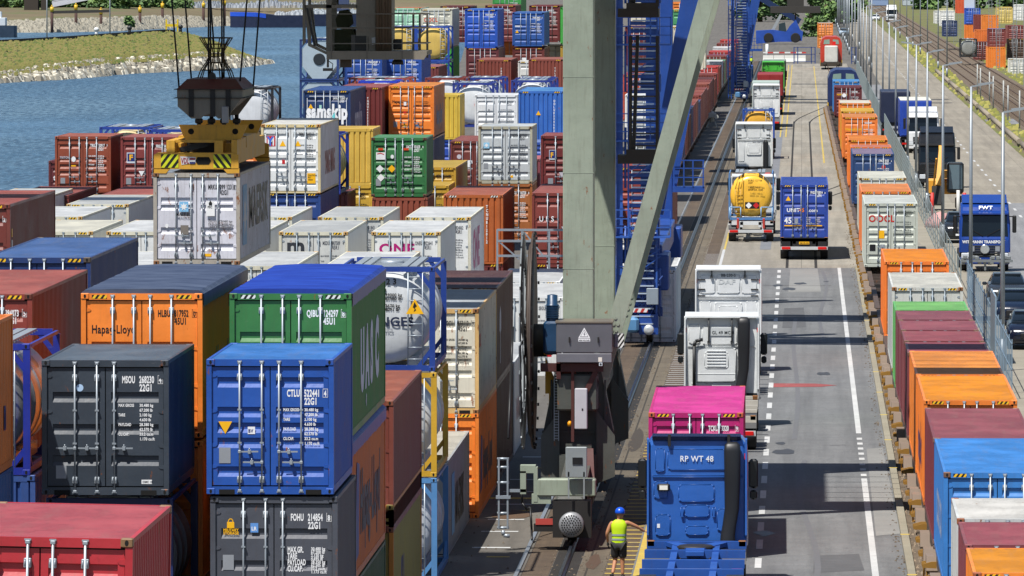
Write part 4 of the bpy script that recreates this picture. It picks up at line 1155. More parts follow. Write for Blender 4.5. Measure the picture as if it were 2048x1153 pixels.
for k, q in enumerate('OOLU8234502'): letter(q, A, (.66, .012, 2.3 - k * .16), .17, WHITE, wide=.7)
gen('blue ribbed container hidden beneath the large one with the yellow triangle', '#2a62b4', 403, 1037, 182.5, L=12.192, H=2.85, end=True, zfix=2.45)
TG = 'white tank containers in the third block'
A = tank('white tank container with a red ring logo beside the yellow ribbed container', '#24388a', '#d2d5d6', 436, 905, 166, 'l', group=TG)
flat_poly(disc(.3, 20), A, (.35, .02, 1.3), REDP); flat_poly(disc(.2, 20), A, (.35, .014, 1.3), WHITE); flat_poly(disc(.1, 16), A, (.35, .008, 1.3), REDP)
tank('white tank container with black straps behind the one with the red ring', '#24388a', '#cfd2d4', 456, 929, 155.5, 'l', group=TG)
tank('white tank container with black straps behind the large blue ribbed container', '#24388a', '#cfd2d4', 440, 1022, 161, 'l', group=TG)
tank('white tank container second behind the large blue ribbed container', '#24388a', '#cfd2d4', 458, 1031, 156.5, 'l', group=TG)
tank('white tank container in a red frame behind the orange Hapag-Lloyd one', '#7c2f28', '#c9ccd0', 448, 850, 156, 'l', group=TG)
tank('white tank container in a bright blue frame behind the maroon ribbed one', '#1c38c0', '#cfd2d4', 452, 717, 162, 'l', group=TG)
tank('white tank container in a red frame left behind the maroon ribbed one', '#9a4638', '#c9ccd0', 470, 697, 156, 'l', group=TG)
tank('white tank container in a red frame right of the left red framed one', '#9a4638', '#c9ccd0', 470, 745, 156, 'l', group=TG)
A = tank('white tank container in a black frame with a dark red round logo by the headblock', '#22242a', '#d2d5d8', 400, 547, 175, 'r')
flat_poly(disc(.27, 20), A, (.42, .2, 1.35), plain('#5a1418')); letter('E', A, (.33, .19, 1.25), .3, plain('#d8a02a'), bold=.04)
for zz, lab in ((None, 'upper'), (5.18, 'lower')):
    A = tank('silver eight sided tank container in a dark blue frame at the water, %s of two' % lab, '#1b376e', '#9fb0bd', 463, 599, 78.8, 'l', zfix=zz, ladder=False)
    mb = MB(); mb.prism([(x * 1.17, z * 1.25) for x, z in [(-1, -.2), (-.3, -1), (.3, -1), (1, -.2), (1, .45), (.55, .92), (-.55, .92), (-1, .45)]], 'y', .05, .09)
    part('end_plate', mb, plain('#a9b8c2', .4, .2), A, (0, 0, 1.3))
    mb = MB(); mb.lathe([(0, .33), (0, .37), (-.04, .37), (-.04, .33)], (0, .05, 1.35), 'y', 24); part('manhole_ring', mb, plain('#20262c'), A, (0, 0, 0))
# doors under the operator cab
A, d = gen('blue container with white codes below the operator cab', '#1c4590', 480, 688, 112, L=12.192, H=2.896, code='UPGU|001489|2', size='45G1')
A, d = gen('blue container with white codes right below the railing of the operator cab', '#1f4da0', 486, 768, 112, L=12.192, H=2.896, code='UPGU|0121|', size='45G1')
# fourth block
gen('red brown ribbed container below the yellow tanks', '#6e3434', 510, 805.5, 133.8, L=12.192, H=2.896, end=True, roofc='#a06464')
A, d = gen('red brown ribbed container in front of the tall blue stack', '#7c3c30', 522, 952, 119.9, L=12.192, H=2.896, end=True, roofc='#a06050')
for k, q in enumerate('TGHU9925'): letter(q, A, (.5, .012, 2.2 - k * .17), .17, WHITE, wide=.7)
A, d = gen('red brown ribbed container beside the crane leg in front of the far stacks', '#7c3c30', 522, 1056.8, 119, L=12.192, H=2.896, end=True, roofc='#a06050')
for k, q in enumerate('TCLU4581'): letter(q, A, (.6, .012, 2.2 - k * .17), .17, WHITE, wide=.7)
A, d = gen('small white container wedged between two red brown ribbed ones', '#cfd0cc', 560, 1036, 123, H=2.896, code=None); flat_poly(TRI, d[-1], (.4, -.006, .5), YELLOW)
tank('yellow tank container in a blue frame seen through the cab railing', '#1f46a0', '#cfae4e', 545, 765, 52.7, 'l', group='yellow tank containers behind the cab')
A = tank('yellow tank container in a blue frame right of the cab railing', '#1f46a0', '#cfae4e', 545, 832, 52.7, 'l', group='yellow tank containers behind the cab')
flat_poly(TRI, A, (.75, .02, 1.7), plain('#5a4a1a'))
tank('blue framed tank container hidden under the yellow tanks', '#1f3f8a', '#c0c4c8', 545, 832, 124, 'l')
A, d = gen('cream container with orange letters CL high behind the yellow tanks', '#c0bfae', 574, 840.7, 18.5, L=12.192, H=2.896, code='OOLU|904126|0', size='45G1', ink=plain('#7a7a74')); letter('OOCL', d[-1], (.15, -.006, 1.75), .42, plain('#c8452a'), bold=.03); flat_poly(rect(.3, .4), d[-1], (.6, -.006, 1.1), YELLOW)
gen('bright green container below the cream one behind the yellow tanks', '#2f9a34', 574, 840.7, 94.5, L=12.192, H=2.896)
gen('pale turquoise container left of the cream one behind the cab', '#8ec0a4', 578, 779, 16.4, L=12.192, H=2.896, code='CHIU|4321|', roofc='#b8603a')
gen('bright blue container with a round white emblem high in the far stacks', '#1c4fb0', 558, 929.5, 19, L=12.192, H=2.896, code='CSGU|602877|4', size='45G1', roofc='#3f74c4')
gen('maroon container below the bright blue one with the round emblem', '#5e2a2e', 558, 932, 96.5, L=12.192, H=2.896)
A, d = gen('darker blue container with a white script logo high in the far stacks', '#24529a', 574, 1024.7, 25.3, L=12.192, code='TGHU|284077|8', size='22G1', roofc='#4a74b4'); letter('seaco', d[-1], (.1, -.006, 1.3), .25, WHITE); flat_poly(TRI, d[-1], (.25, -.006, .85), YELLOW)
A, d = gen('maroon container with a white lamp badge below the darker blue one', '#642c28', 574, 1025, 96, L=12.192, H=2.896)
flat_poly([(-.06, 0), (.06, 0), (.06, .15), (.2, .2), (.18, .36), (-.18, .36), (-.2, .2), (-.06, .15)], d[-1], (.8, -.006, 1.6), WHITE)
gen('maroon container between cream and bright blue ones in the far stacks', '#5e2626', 600, 880, 13, L=12.192, H=2.896, code='CAIU|55', size='45G1')
gen('maroon container with pink roof behind the bright blue one', '#6e3232', 600, 970, 11, L=12.192, H=2.896, code='TCKU|88', size='45G1', roofc='#a8605a')
gen('maroon container with long white rods beside the crane leg, far back', '#6a2c2e', 592, 1058, 11.5, L=12.192, H=2.896, code='MEDU|77', size='45G1')
gen('orange container behind the gap between the two blue containers', '#d8701a', 612, 1003, 40, L=12.192, H=2.896)
gen('green container in the far row at the top edge', '#2f8a3c', 640, 985, -14, L=12.192, H=2.591, code='UASU|31', size='22G1')
gen('green container half hidden by the crane leg, far back', '#3aa83a', 590, 1121, 16, H=2.896, L=12.192)
gen('yellow container half hidden by the crane leg below the green one', '#b8942a', 590, 1121, 93, H=2.896, L=12.192)
gen('cream container at the foot of the far stacks beside the crane leg', '#bcb8a8', 600, 1095, 90, H=2.591)
for i, (Y, px, py, c) in enumerate(((560, 1255, -20, '#c8c4b0'), (548, 1250, 54, '#6e2e2a'), (470, 1246, 150, '#b0452c'), (430, 1250, 190, '#d0d2d2'), (420, 1250, 280, '#c0bdb0'), (330, 1235, 335, '#8a3a30'), (335, 1230, 440, '#d2d4d4'), (300, 1230, 540, '#cdd0d0'))):
    gen(['cream container glimpsed through the top of the stair cage', 'maroon container glimpsed through the upper stair cage', 'orange red container glimpsed behind the middle of the stairs', 'white container glimpsed behind the middle of the stairs', 'cream container glimpsed behind the lower stair cage', 'red container glimpsed behind the lower stair landing', 'white container glimpsed left of the blue stairs', 'white container low down left of the blue stairs'][i], c, Y, px, py, H=2.896, L=12.192, group='containers behind the crane stairs')
for i, (px, py, c, e, l) in enumerate(((1342, 5, '#d8781c', False, 'orange container between the blue crane columns'), (1342, 20, '#3c8a58', False, 'green container between the blue crane columns'), (1338, 53, '#cfc8b4', True, 'white ribbed container between the blue crane columns'))):
    gen(l, c, 562 - i * 30, px, py, end=e, H=2.896 if i else 2.591, L=6.058)
# ------------------------------------------------------------------ container train beside the kerb
TR = 'containers riding on the train beside the kerb'
def tr(label, c, Y, px, py, L=12.192, H=2.896, zfix=None, **kw):
    kw.setdefault('dirt', .3); kw.setdefault('group', TR)
    return container(label, c, Y, px, py, 'l', L=L, H=H, zfix=zfix, **kw)
DECK = 1.17
def rt(label, c, Y, L=6.058, H=2.591, **kw):
    x = 3.27 - .0016 * (Y - 143) + W / 2
    return tr(label, c, Y, 0, 0, L, H, zfix=DECK, xfix=x, **kw)
rt('maroon container at the very bottom right, nearest on the train', '#7a3a40', 134.5, L=6.058, haz=False, roofc='#a0505a')
A, d = rt('bright orange container nearest on the train, bottom right corner', '#e07c10', 142.6, L=6.058, roofc='#e09010', castc='#9a5030', haz=True)
letter('Hapag-Lloyd', A, (-W / 2 + .006, 5.2, .8), 1.1, plain('#2a2a6a'), 'left', wide=.6)
rt('maroon container roof squeezed between the orange and the rusty white one on the train', '#7a3a40', 149.4, L=6.058, roofc='#a0505a', haz=False)
rt('rusty white container roof on the train', '#b4b6b4', 156.3, L=6.058, roofc='#d8d6d0', rust=.42, haz=False, castc='#8a5030')
A, d = rt('light blue container with a dark blue door end on the train', '#2a72b8', 169.9, L=12.192, roofc='#3d8ad8', haz=True, castc='#6a4a3a', H=2.62)
for k, q in enumerate('COSCO'): letter(q, A, (-W / 2 + .006, 8.6 - k * 1.2, .9), 1.1, WHITE, 'left')
rt('dusty maroon container with a wide roof behind the light blue one on the train', '#713036', 182.5, L=12.192, roofc='#96505a', haz=False, castc='#7a5a50')
A, d = rt('orange container with hazard striped edge, second orange one from the bottom right', '#e07610', 195.4, L=11.6, roofc='#e8900c', H=2.75)
letter('Hapag-Lloyd', A, (-W / 2 + .006, 9.5, .75), 1.5, plain('#2a2a6a'), 'left', wide=.7)
for k, q in enumerate('HLXU6120'): letter(q, A, (-W / 2 + .006, .5, 2.1 - k * .15), .16, plain('#4a2a10'), 'left')
A, d = rt('orange container crossed by a shadow band on the train', '#e07a18', 207.6, L=12.192, roofc='#e8923c', H=2.75)
for i, Y in enumerate((221.9, 228.7, 235.4, 242.1)):
    A, d = rt(['maroon container just behind the shadow banded orange one on the train', 'second maroon container behind the shadow banded orange one', 'third maroon container behind the shadow banded orange one', 'maroon container next to the green roof on the train'][i], ['#74363c', '#783a3e', '#733840', '#70363e'][i], Y, roofc=['#a0505a', '#9c525a', '#96525c', '#8f525c'][i], haz=False, castc='#6a4a3a')
    for k, q in enumerate('TGHU%d' % (4410 + i * 713)): letter(q, A, (-W / 2 + .006, .45, 2.1 - k * .15), .16, WORN, 'left')
rt('container with a bright green roof on the train', '#4f9a4c', 248.7, roofc='#77b868', haz=False)
tr('white container with a dusty roof and warning stripes behind the green roof on the train', '#b9bab4', 257.5, 1783.8, 579, reefer=True, roofc='#d8d6c8', castc='#8a5a2a', zfix=DECK + .05)
tr('bright orange container standing alone in the middle of the train', '#e26f08', 283, 1768.5, 521.6, zfix=DECK - .1, roofc='#e88a10')
A, d = tr('pale grey container with red OOCL lettering on the train', '#b3b9ae', 341, 1728.3, 407, L=12.192, code='OOCU|541536|2', size='45G1', ink=plain('#5a6058'), roofc='#cdd2cc', zfix=None)
letter('OOCL', d[-1], (.1, -.007, 1.88), .42, plain('#b8261c'), bold=.03, wide=.95); flat_poly(rect(.26, .36), d[-1], (.55, -.006, 1.12), YELLOW); flat_poly(rect(.26, .3), d[-1], (.15, -.006, .55), BLACK); flat_poly(rect(.22, .3), d[-1], (.62, -.006, .55), GREYT)
tr('orange container roof just behind the OOCL one on the train', '#d6712a', 364, 1721.8, 383.5, zfix=DECK, roofc='#de8a4c')
tr('white container with door bars behind the orange roof on the train', '#bdbdae', 386, 1718, 357, zfix=DECK, roofc='#d6d6c8', castc='#8a6a3a')
A, d = tr('dark blue container with white flower emblem on the train', '#22406e', 434, 1704, 308, roofc='#8a7a94', zfix=None, code='CMAU|18103|5', size='45G1')
for k in range(5): flat_poly(disc(.12, 10), d[-1], (.3 + .13 * k, -.006, 1.45 + .12 * (k % 2)), WHITE)
flat_poly(disc(.12, 10), d[1], (.6, -.006, 1.95), plain('#a82a2a'))
tr('salmon roofed orange container behind the dark blue one on the train', '#d66a1c', 448, 1701, 302, L=6.058, zfix=DECK, roofc='#c87a64')
tr('orange container with warning stripes behind the salmon roof on the train', '#de7212', 464, 1696.4, 280.3, zfix=None, roofc='#e2842a')
A, d = tr('orange container with yellow Hapag-Lloyd letters on the train', '#d9701a', 523, 1685, 234.6, zfix=None, code='HLXU|4417|', roofc='#d88a4a'); letter('Hapag-Lloyd', d[-1], (.1, -.006, 1.8), .24, YELLOW, bold=.03)
tr('yellow roofed container behind the yellow lettered orange one', '#c88a1c', 551, 1682, 224, L=12.192, zfix=DECK, roofc='#dcb040')
tr('orange container with a white roof far along the train', '#dc7418', 574, 1678.7, 206.5, zfix=None, roofc='#dcd8c8')
A, d = tr('maroon container with yellow letters far along the train', '#5e262a', 668, 1669, 174, zfix=DECK, code='SUDU|8825|', H=2.591); letter('HAMBURG', d[-1], (.1, -.006, 1.7), .22, YELLOW); flat_poly(disc(.18, 12), d[-1], (.75, -.006, 1.7), WHITE)
tr('light blue container next to the navy locomotive', '#2f74b4', 690, 1666, 163, zfix=None, roofc='#4f92cc')

# wagons
def wagon_meshes():
    f = MB()
    f.box(-1.2, -1.0, 0, 19.4, .86, 1.12); f.box(1.0, 1.2, 0, 19.4, .86, 1.12)
    for y in (0, 3.2, 6.4, 9.6, 12.8, 16, 19.2): f.box(-1.0, 1.0, y, y + .2, .82, 1.08)
    f.box(-.2, .2, -.3, 19.7, .75, 1.0)
    b = MB()
    for y in (2.1, 3.9):
        for s in (-1, 1): b.lathe([(-.06, .46), (.06, .46), (.07, .40), (.08, .1)] if s > 0 else [(-.08, .1), (-.07, .40), (-.06, .46), (.06, .46)], (s * .76, y, .60), 'x', 16)
        b.tube((-1.05, y, .60), (1.05, y, .60), .08, 8)
    for s in (-1, 1):
        b.prism([(1.7, .62), (2.0, .75), (4.0, .75), (4.3, .62), (3.6, .40), (2.4, .40)], 'x', s * 1.05 - .06, s * 1.05 + .06)
        for y in (2.1, 3.9): b.bbox(s * 1.12 - .1, s * 1.12 + .1, y - .18, y + .18, .45, .78, .04)
    sp = MB(); sp.prism([(0, 0), (.34, .02), (.34, .10), (.12, .16), (0, .16)], 'y', -.05, .05)
    bx = MB(); bx.bbox(-.22, .22, -.5, .5, -.25, .25, .05); bx.tube((0, -.8, .05), (0, .8, .05), .09, 8); bx.box(-.04, .04, -1.1, 1.1, .2, .28)
    st = MB(); st.path([(0, 0, 0), (-.22, 0, 0), (-.22, 0, -.5), (0, 0, -.5)], .025, 6); st.box(-.24, .04, -.16, .16, -.52, -.49)
    bu = MB(); bu.tube((0, 0, 0), (0, -.5, 0), .09, 8); bu.tube((0, -.5, 0), (0, -.56, 0), .21, 14)
    hd = MB(); hd.prism([(-.55, -.22), (.0, -.3), (.55, -.12), (.5, .12), (-.4, .12)], 'x', -.16, .16)
    return [x.mesh(n, 1) for x, n in ((f, 'frame'), (b, 'bogie'), (sp, 'side_hook'), (bx, 'brake_box'), (st, 'step'), (bu, 'buffer'), (hd, 'end_plate'))]


WM = wagon_meshes(); WBR = paint('#4a3d35', .7, .6, .5); WYE = plain('#8a6420', .7); WGR = plain('#7a6a5c', .7)
WG = 'flat container wagons of the train beside the kerb'
y = 120.0; i = 0
def wagon(x, y0, lab, grp):
    w = thing('container_wagon', lab, 'rail wagon', (x, y0, .03), 0, grp)
    link('frame', WM[0], WBR, w); link('bogie', WM[1], WBR, w); link('bogie', WM[1], WBR, w, (0, 13.4, 0))
    for k in range(5):
        yy = 1.0 + k * 4.3
        for q in range(3): link('side_hook', WM[2], WYE, w, (-1.2, yy + q * .62, .80 - .02 * q), (0, 0, R(180)))
    for yy in (7.6, 11.2): link('brake_box', WM[3], STEELD, w, (-1.05, yy, .55))
    for yy in (.35, 5.6, 13.2, 18.9): link('end_plate', WM[6], WGR, w, (-1.28, yy, .95))
    for yy in (.6, 18.6): link('step', WM[4], WYE, w, (-1.2, yy, .85))
    for s in (-.87, .87): link('buffer', WM[5], STEELD, w, (s, 0, 1.0))
    return w
while y < 700:
    x = 3.27 - .0016 * (y + 10 - 143) + W / 2
    wagon(x, y, 'brown flat container wagon with yellow hooks under the train containers', WG); y += 20.6; i += 1

# ------------------------------------------------------------------ left train along the stacks, and far wagons
LT = 'containers in the long row left of the blue crane'
CN = {'#7a3a32': 'red brown', '#34446e': 'dull blue', '#8a4a3c': 'dusty brown', '#5a2e2a': 'dark maroon', '#844036': 'rust red', '#b03a34': 'bright red', '#c9cbca': 'white', '#2c4a86': 'blue', '#5a8a68': 'grey green', '#9a4450': 'dusty pink', '#c07040': 'orange brown'}
ORD = 'first second third fourth fifth sixth seventh eighth ninth tenth eleventh twelfth thirteenth fourteenth fifteenth sixteenth seventeenth eighteenth nineteenth twentieth'.split()
rr = random.Random(4); ck = list(CN)
for k in range(18):
    c = ['#7a3a32', '#34446e', '#8a4a3c', '#5a2e2a', '#844036'][(k * 3 + k // 4) % 5]; Y = 500 + k * 13.6
    gen(CN[c] + ' container, %s from the near end of the train left of the crane rail' % ORD[k], c, Y, 0, 0, L=12.192, H=2.896 if k % 4 else 2.591, xfix=-8.35 - W / 2, zfix=1.0, group=LT, end=bool(k % 2), haz=False)
for k in range(20):
    c = ck[(k * 5 + 5) % 11] if k % 3 else ['#b03a34', '#c9cbca', '#7a3a32'][k // 3 % 3]; Y = 768 + k * 13.6
    A, d = gen(CN[c] + ' container, %s in the farther train beside the rail' % ORD[k], c, Y, 0, 0, L=12.192, H=2.591 if k % 3 else 2.896, xfix=-8.6 - W / 2, zfix=1.17, group='containers on the farther train', end=False, haz=False)
    if k == 0: letter('K\nL\nI\nN\nE', d[1], (.3, -.01, 1.9), .4, WHITE)
for k in range(12): wagon(-8.35 - W / 2, 497 + k * 20.6, 'brown flat container wagon under the train left of the crane rail', 'flat wagons left of the rail')
for k in range(13): wagon(-8.6 - W / 2, 766 + k * 20.6, 'brown flat container wagon under the farther train', 'flat wagons of the farther train')
mb = MB(); mb.tube((0, 0, .5), (0, 0, 1.5), .16, 8); mb.bbox(-.35, .35, -.3, .3, .9, 1.35, .05)
for s in (-.4, .4): mb.tube((s, -.1, 1.0), (s, -.5, 1.0), .07, 8); mb.tube((s, -.5, 1.0), (s, -.55, 1.0), .2, 12)
mb.beam((-.5, 0, 0), (-.1, .3, .9), .1, .1); mb.beam((.5, 0, 0), (.1, .3, .9), .1, .1)
x, y_ = gnd(1424, 256); tag(part('buffer_stop', mb, plain('#a8aca8', .6), None, (x, y_, 0)), 'small pale grey buffer stop at the end of the far wagons', 'buffer stop')

# ------------------------------------------------------------------ trucks
def wheel(parent, loc, r=.5, w=.32, name='wheel', rimc=None):
    h = bpy.data.objects.new(name, None); col.objects.link(h); h.parent = parent; h.location = loc
    ty = cached(('tyre', r, w), lambda: (lambda m_: (m_.lathe([(-w / 2, r * .62), (-w / 2, r * .93), (-w / 2 + .04, r), (w / 2 - .04, r), (w / 2, r * .93), (w / 2, r * .62)], (0, 0, 0), 'x', 22), m_.mesh('tyre', 1))[1])(MB()))
    rm_ = cached(('rim', r, w), lambda: (lambda m_: (m_.lathe([(-w / 2 + .02, .02), (-w / 2 + .02, r * .3), (-w / 2 + .08, r * .4), (-w / 2 + .01, r * .62), (w / 2 - .01, r * .62), (w / 2 - .08, r * .4), (w / 2 - .02, r * .3), (w / 2 - .02, .02)], (0, 0, 0), 'x', 18), m_.mesh('rim', 1))[1])(MB()))
    link('tyre', ty, RUBBER, h); link('rim', rm_, rimc or GALV, h)
    return h


def cab_rings(w, L, z0, z1, rake=.25, topin=.08, front=1):
    """cab body: cross sections from the back wall (y=0) to the windscreen (y=L)"""
    out = []
    for t, zz, ins in ((0, z1 - .10, .10), (.02, z1 - .02, .03), (.35, z1, .0), (.7, z1 - .06, .0), (.9, z1 - .35 * rake * 2, .02), (1.0, z1 - .75, .08)):
        h = w / 2 - ins; y = L * t
        out.append([(-h, y, z0), (h, y, z0), (h, y, z0 + .4), (h, y, zz - .5), (h - topin * .5, y, zz - .12), (h - topin - .06, y, zz), (-h + topin + .06, y, zz), (-h + topin * .5, y, zz - .12), (-h, y, zz - .5), (-h, y, z0 + .4)])
    return out


def tractor(label, colour, X, Y, ztop=3.7, snorkel=None, style=0, plate=None, mirror=True, z0=.95, w=2.5, visor=False, rzz=0.0, cls='truck', group='tractor units queueing in the lane'):
    t = thing('tractor_unit', label, cls, (X, Y, 0), rzz, group)
    pm = paint(colour, .28, .12)
    mb = MB(); mb.loft(cab_rings(w, 2.25, z0, ztop), 0, True); part('cab', mb, pm, t)
    # back wall pressing
    bp = MB(); zt = ztop - .22; mid = z0 + (zt - z0) * .70
    def panel(x0, x1, za, zb, th=.03):
        bp.bbox(x0, x1, -th, .01, za, zb, .016)
        c_ = min(.07, (x1 - x0) * .2, (zb - za) * .3); q_ = [(x0 + c_, za), (x1 - c_, za), (x1, za + c_), (x1, zb - c_), (x1 - c_, zb), (x0 + c_, zb), (x0, zb - c_), (x0, za + c_)]
        bp.path([(a_, -th, b_) for a_, b_ in q_ + q_[:1]], .007, 5)
    if style == 0:
        panel(-1.02, -.80, mid + .12, zt - .06); panel(-.72, .72, mid + .16, zt - .08, .02); panel(-1.1, 1.12, mid - .02, mid + .03, .035)
        panel(-1.06, -.72, z0 + 1.2, mid - .12); panel(-.45, .42, mid - .62, mid - .2); panel(-.3, .3, mid - 1.0, mid - .7); panel(-1.02, -.66, z0 + .28, z0 + .8); panel(-.28, .28, z0 + .3, z0 + .52); panel(.5, .9, z0 + .4, z0 + .95)
        panel(-.4, -.33, mid - 1.0, mid - .75, .06); panel(.38, .45, mid - 1.0, mid - .75, .06)
    elif style == 1:
        panel(-1.05, -.5, mid + .1, zt - .04, .02); panel(-.42, .42, mid + .1, zt - .02, .02); panel(.5, 1.05, mid + .1, zt - .04, .02); panel(-1.12, 1.12, mid - .05, mid, .04)
        panel(-.50, .50, z0 + .95, mid - .25, .05); panel(-.36, .36, z0 + 1.08, mid - .38, .06); panel(-1.05, -.66, z0 + .5, mid - .2, .02); panel(.66, 1.05, z0 + .5, mid - .2, .02); panel(-1.1, 1.1, mid - .13, mid - .1, .03)
    else:
        panel(-.62, .50, mid + .02, zt - .12, .03); panel(-1.08, -.72, mid + .05, zt - .08, .03); panel(-.86, .46, z0 + .55, mid - .10, .09); panel(-.56, .22, z0 + .98, mid - .22, .10); bp.bbox(-.86, .46, -.10, .0, z0 + .78, z0 + .80, .004); panel(-1.12, 1.1, mid - .06, mid - .03, .03)
        for q_ in range(6): bp.bbox(-.48, .14, -.125, -.09, z0 + 1.03 + q_ * .10, z0 + 1.06 + q_ * .10, .006)
        panel(-1.0, -.5, z0 + .2, z0 + .5, .02); panel(-.3, .3, z0 + .2, z0 + .5, .04)
    part('back_wall', bp, pm, t)
    # side deflectors and roof fairing
    df = MB()
    for s in (-1, 1):
        x = s * (w / 2 - .02)
        dd_ = (.08, .16, .10)[style]
        df.prism([(-dd_ - .06, z0 + .3), (0, z0 + .2), (0, ztop - .02), (-dd_ * .7, ztop - .06)], 'x', min(x, x - s * .045), max(x, x - s * .045))
    if style: df.prism([(-.16, ztop - .02), (.5, ztop + .10), (.5, ztop + .06), (-.16, ztop - .07)], 'x', -w / 2 + .05, w / 2 - .05)
    part('air_deflector', df, pm, t)
    if visor:
        v = MB(); v.prism([(-.10, ztop + .02), (.12, ztop + .08), (.14, ztop - .04), (-.04, ztop - .08)], 'x', -1.1, 1.08); part('roof_spoiler', v, paint('#0c1c44', .25, .1), t)
        for x in (-.68, .78):
            b2 = MB(); b2.box(x - .035, x + .035, -.11, .02, ztop - .22, ztop + .06); part('spoiler_bracket', b2, STEELD, t)
    elif style:
        for x in ((-.62, .62) if style == 1 else (-.42, .34)):
            b2 = MB(); ln = .3 if style == 1 else .86; b2.tube((x, -.10, ztop - ln), (x, -.10, ztop - .02), .028, 6); b2.box(x - .05, x + .05, -.12, .02, ztop - ln - .05, ztop - ln + .03); part('deflector_strut', b2, plain('#3a3d40', .5), t)
        if style == 1:
            for x in (-1.0, .98):
                for z in (ztop - .42, ztop - .78, ztop - 1.02):
                    b2 = MB(); b2.bbox(x - .14, x + .14, -.06, 0, z - .02, z + .02, .006); part('hinge_bar', b2, STEELD, t)
        else:
            b2 = MB(); b2.path([(-.62, -.16, ztop - .78), (-.86, -.16, ztop - .84), (-.90, -.16, ztop - 1.0), (-.90, -.16, z0 + .35)], .055, 8); part('breather_pipe', b2, plain('#1e2022', .5), t)
    if snorkel:
        sx, za = snorkel; sn = MB(); H_ = za - z0
        def rr_(x, z, hw, d0, d1): return [(x + hw * 1.15 * math.copysign(abs(math.cos(q)) ** .55, math.cos(q)), -(d0 + d1) / 2 + (d1 - d0) / 2 * math.copysign(abs(math.sin(q)) ** .55, math.sin(q)), z) for q in [2 * math.pi * k / 16 for k in range(16)]]
        sn.loft([rr_(sx - .10, z0 - .28, .17, .04, .40), rr_(sx - .10, z0 + .02, .17, .04, .40), rr_(sx - .10, z0 + .30, .155, .04, .36), rr_(sx - .06, z0 + .55, .15, .03, .33), rr_(sx, z0 + .95, .155, .03, .30), rr_(sx + .01, z0 + .62 * H_, .17, .03, .30), rr_(sx + .01, za - .22, .18, .03, .30), rr_(sx + .01, za - .07, .165, .03, .27), rr_(sx + .01, za, .10, .04, .18)], 0, True, True)
        for k in range(4): sn.loft([rr_(sx - .10, z0 - .16 + k * .09 + e, .185 if 0 < j < 3 else .165, .03, .42 if 0 < j < 3 else .39) for j, e in enumerate((0, .015, .035, .05))], 0, False, True)
        part('air_intake', sn, plain('#1a1b1e', .45), t)
    if mirror:
        for s in (-1, 1):
            m_ = MB(); m_.bbox(s * 1.38 - .11, s * 1.38 + .11, 1.75, 1.95, z0 + 1.32, z0 + 2.05, .05); m_.bbox(s * 1.38 - .09, s * 1.38 + .09, 1.75, 1.95, z0 + 1.04, z0 + 1.28, .05); m_.beam((s * 1.2, 1.85, z0 + 1.95), (s * 1.42, 1.85, z0 + 1.95), .05, .05, (0, 0, 1))
            mo = part('mirror', m_, plain('#16171a', .4), t)
            gl = MB(); gl.box(s * 1.38 - .085, s * 1.38 + .085, 1.742, 1.75, z0 + 1.38, z0 + 2.0); gl.box(s * 1.38 - .07, s * 1.38 + .07, 1.742, 1.75, z0 + 1.08, z0 + 1.24); part('mirror_glass', gl, plain('#23272b', .1, .3), mo)
    ch = MB()
    for s in (-.42, .42): ch.box(s - .05, s + .05, -3.6, 2.0, .72, .98)
    for yy in (-3.5, -2.2, -.8, .4): ch.box(-.4, .4, yy, yy + .14, .74, .92)
    ch.bbox(-1.2, -.6, -1.5, -.1, .45, .95, .06); ch.bbox(.6, 1.2, -1.4, -.1, .45, .95, .06)
    ch.box(-1.1, 1.1, .1, 2.0, .42, .96); ch.lathe([(-.1, .42), (.02, .46), (.06, .40)], (0, -2.1, 1.1), 'z', 18)
    part('chassis', ch, STEELD, t)
    for yy in (-2.15,):
        for s in (-1, 1): wheel(t, (s * .92, yy, .5), .5, .6)
        fd = MB()
        for s in (-1, 1): fd.prism([(yy - .66, .75), (yy - .5, 1.03), (yy + .5, 1.03), (yy + .66, .75), (yy + .62, .73), (yy + .46, .98), (yy - .46, .98), (yy - .62, .73)], 'x', s * .92 - .31, s * .92 + .31)
        part('mudguard', fd, plain('#2a2c2f', .5), t)
    for s in (-1, 1):
        wheel(t, (s * 1.02, 1.35, .5), .5, .33)
        tl = MB(); tl.bbox(s * .95 - .2, s * .95 + .2, -3.72, -3.6, .62, .78, .02); part('tail_light', tl, REDL, t)
    gp = MB(); gp.box(-w / 2 + .08, w / 2 - .08, -.012, .02, z0 - .02, z0 + .16); gp.bbox(-.9, .9, -.28, -.02, z0 - .22, z0 - .02, .03)
    for q_ in (-.5, .2, .55): gp.path([(q_, -.05, z0 + .12), (q_ + .05, -.3, z0 - .05), (q_ + .12, -.5, z0 - .1), (q_ + .15, -.8, z0 + .02)], .018, 6)
    part('coupling_panel', gp, plain('#1d1e20', .6), t)
    for s in (-1, 1):
        mk_ = MB(); mk_.bbox(s * (w / 2 - .06) - .025, s * (w / 2 - .06) + .025, -.03, 0, ztop - .55, ztop - .4, .005); part('marker_lamp', mk_, REDL, t)
    if plate: letter(plate[0], t, plate[1], plate[2], plate[3], wide=.9, bold=.015)
    return t


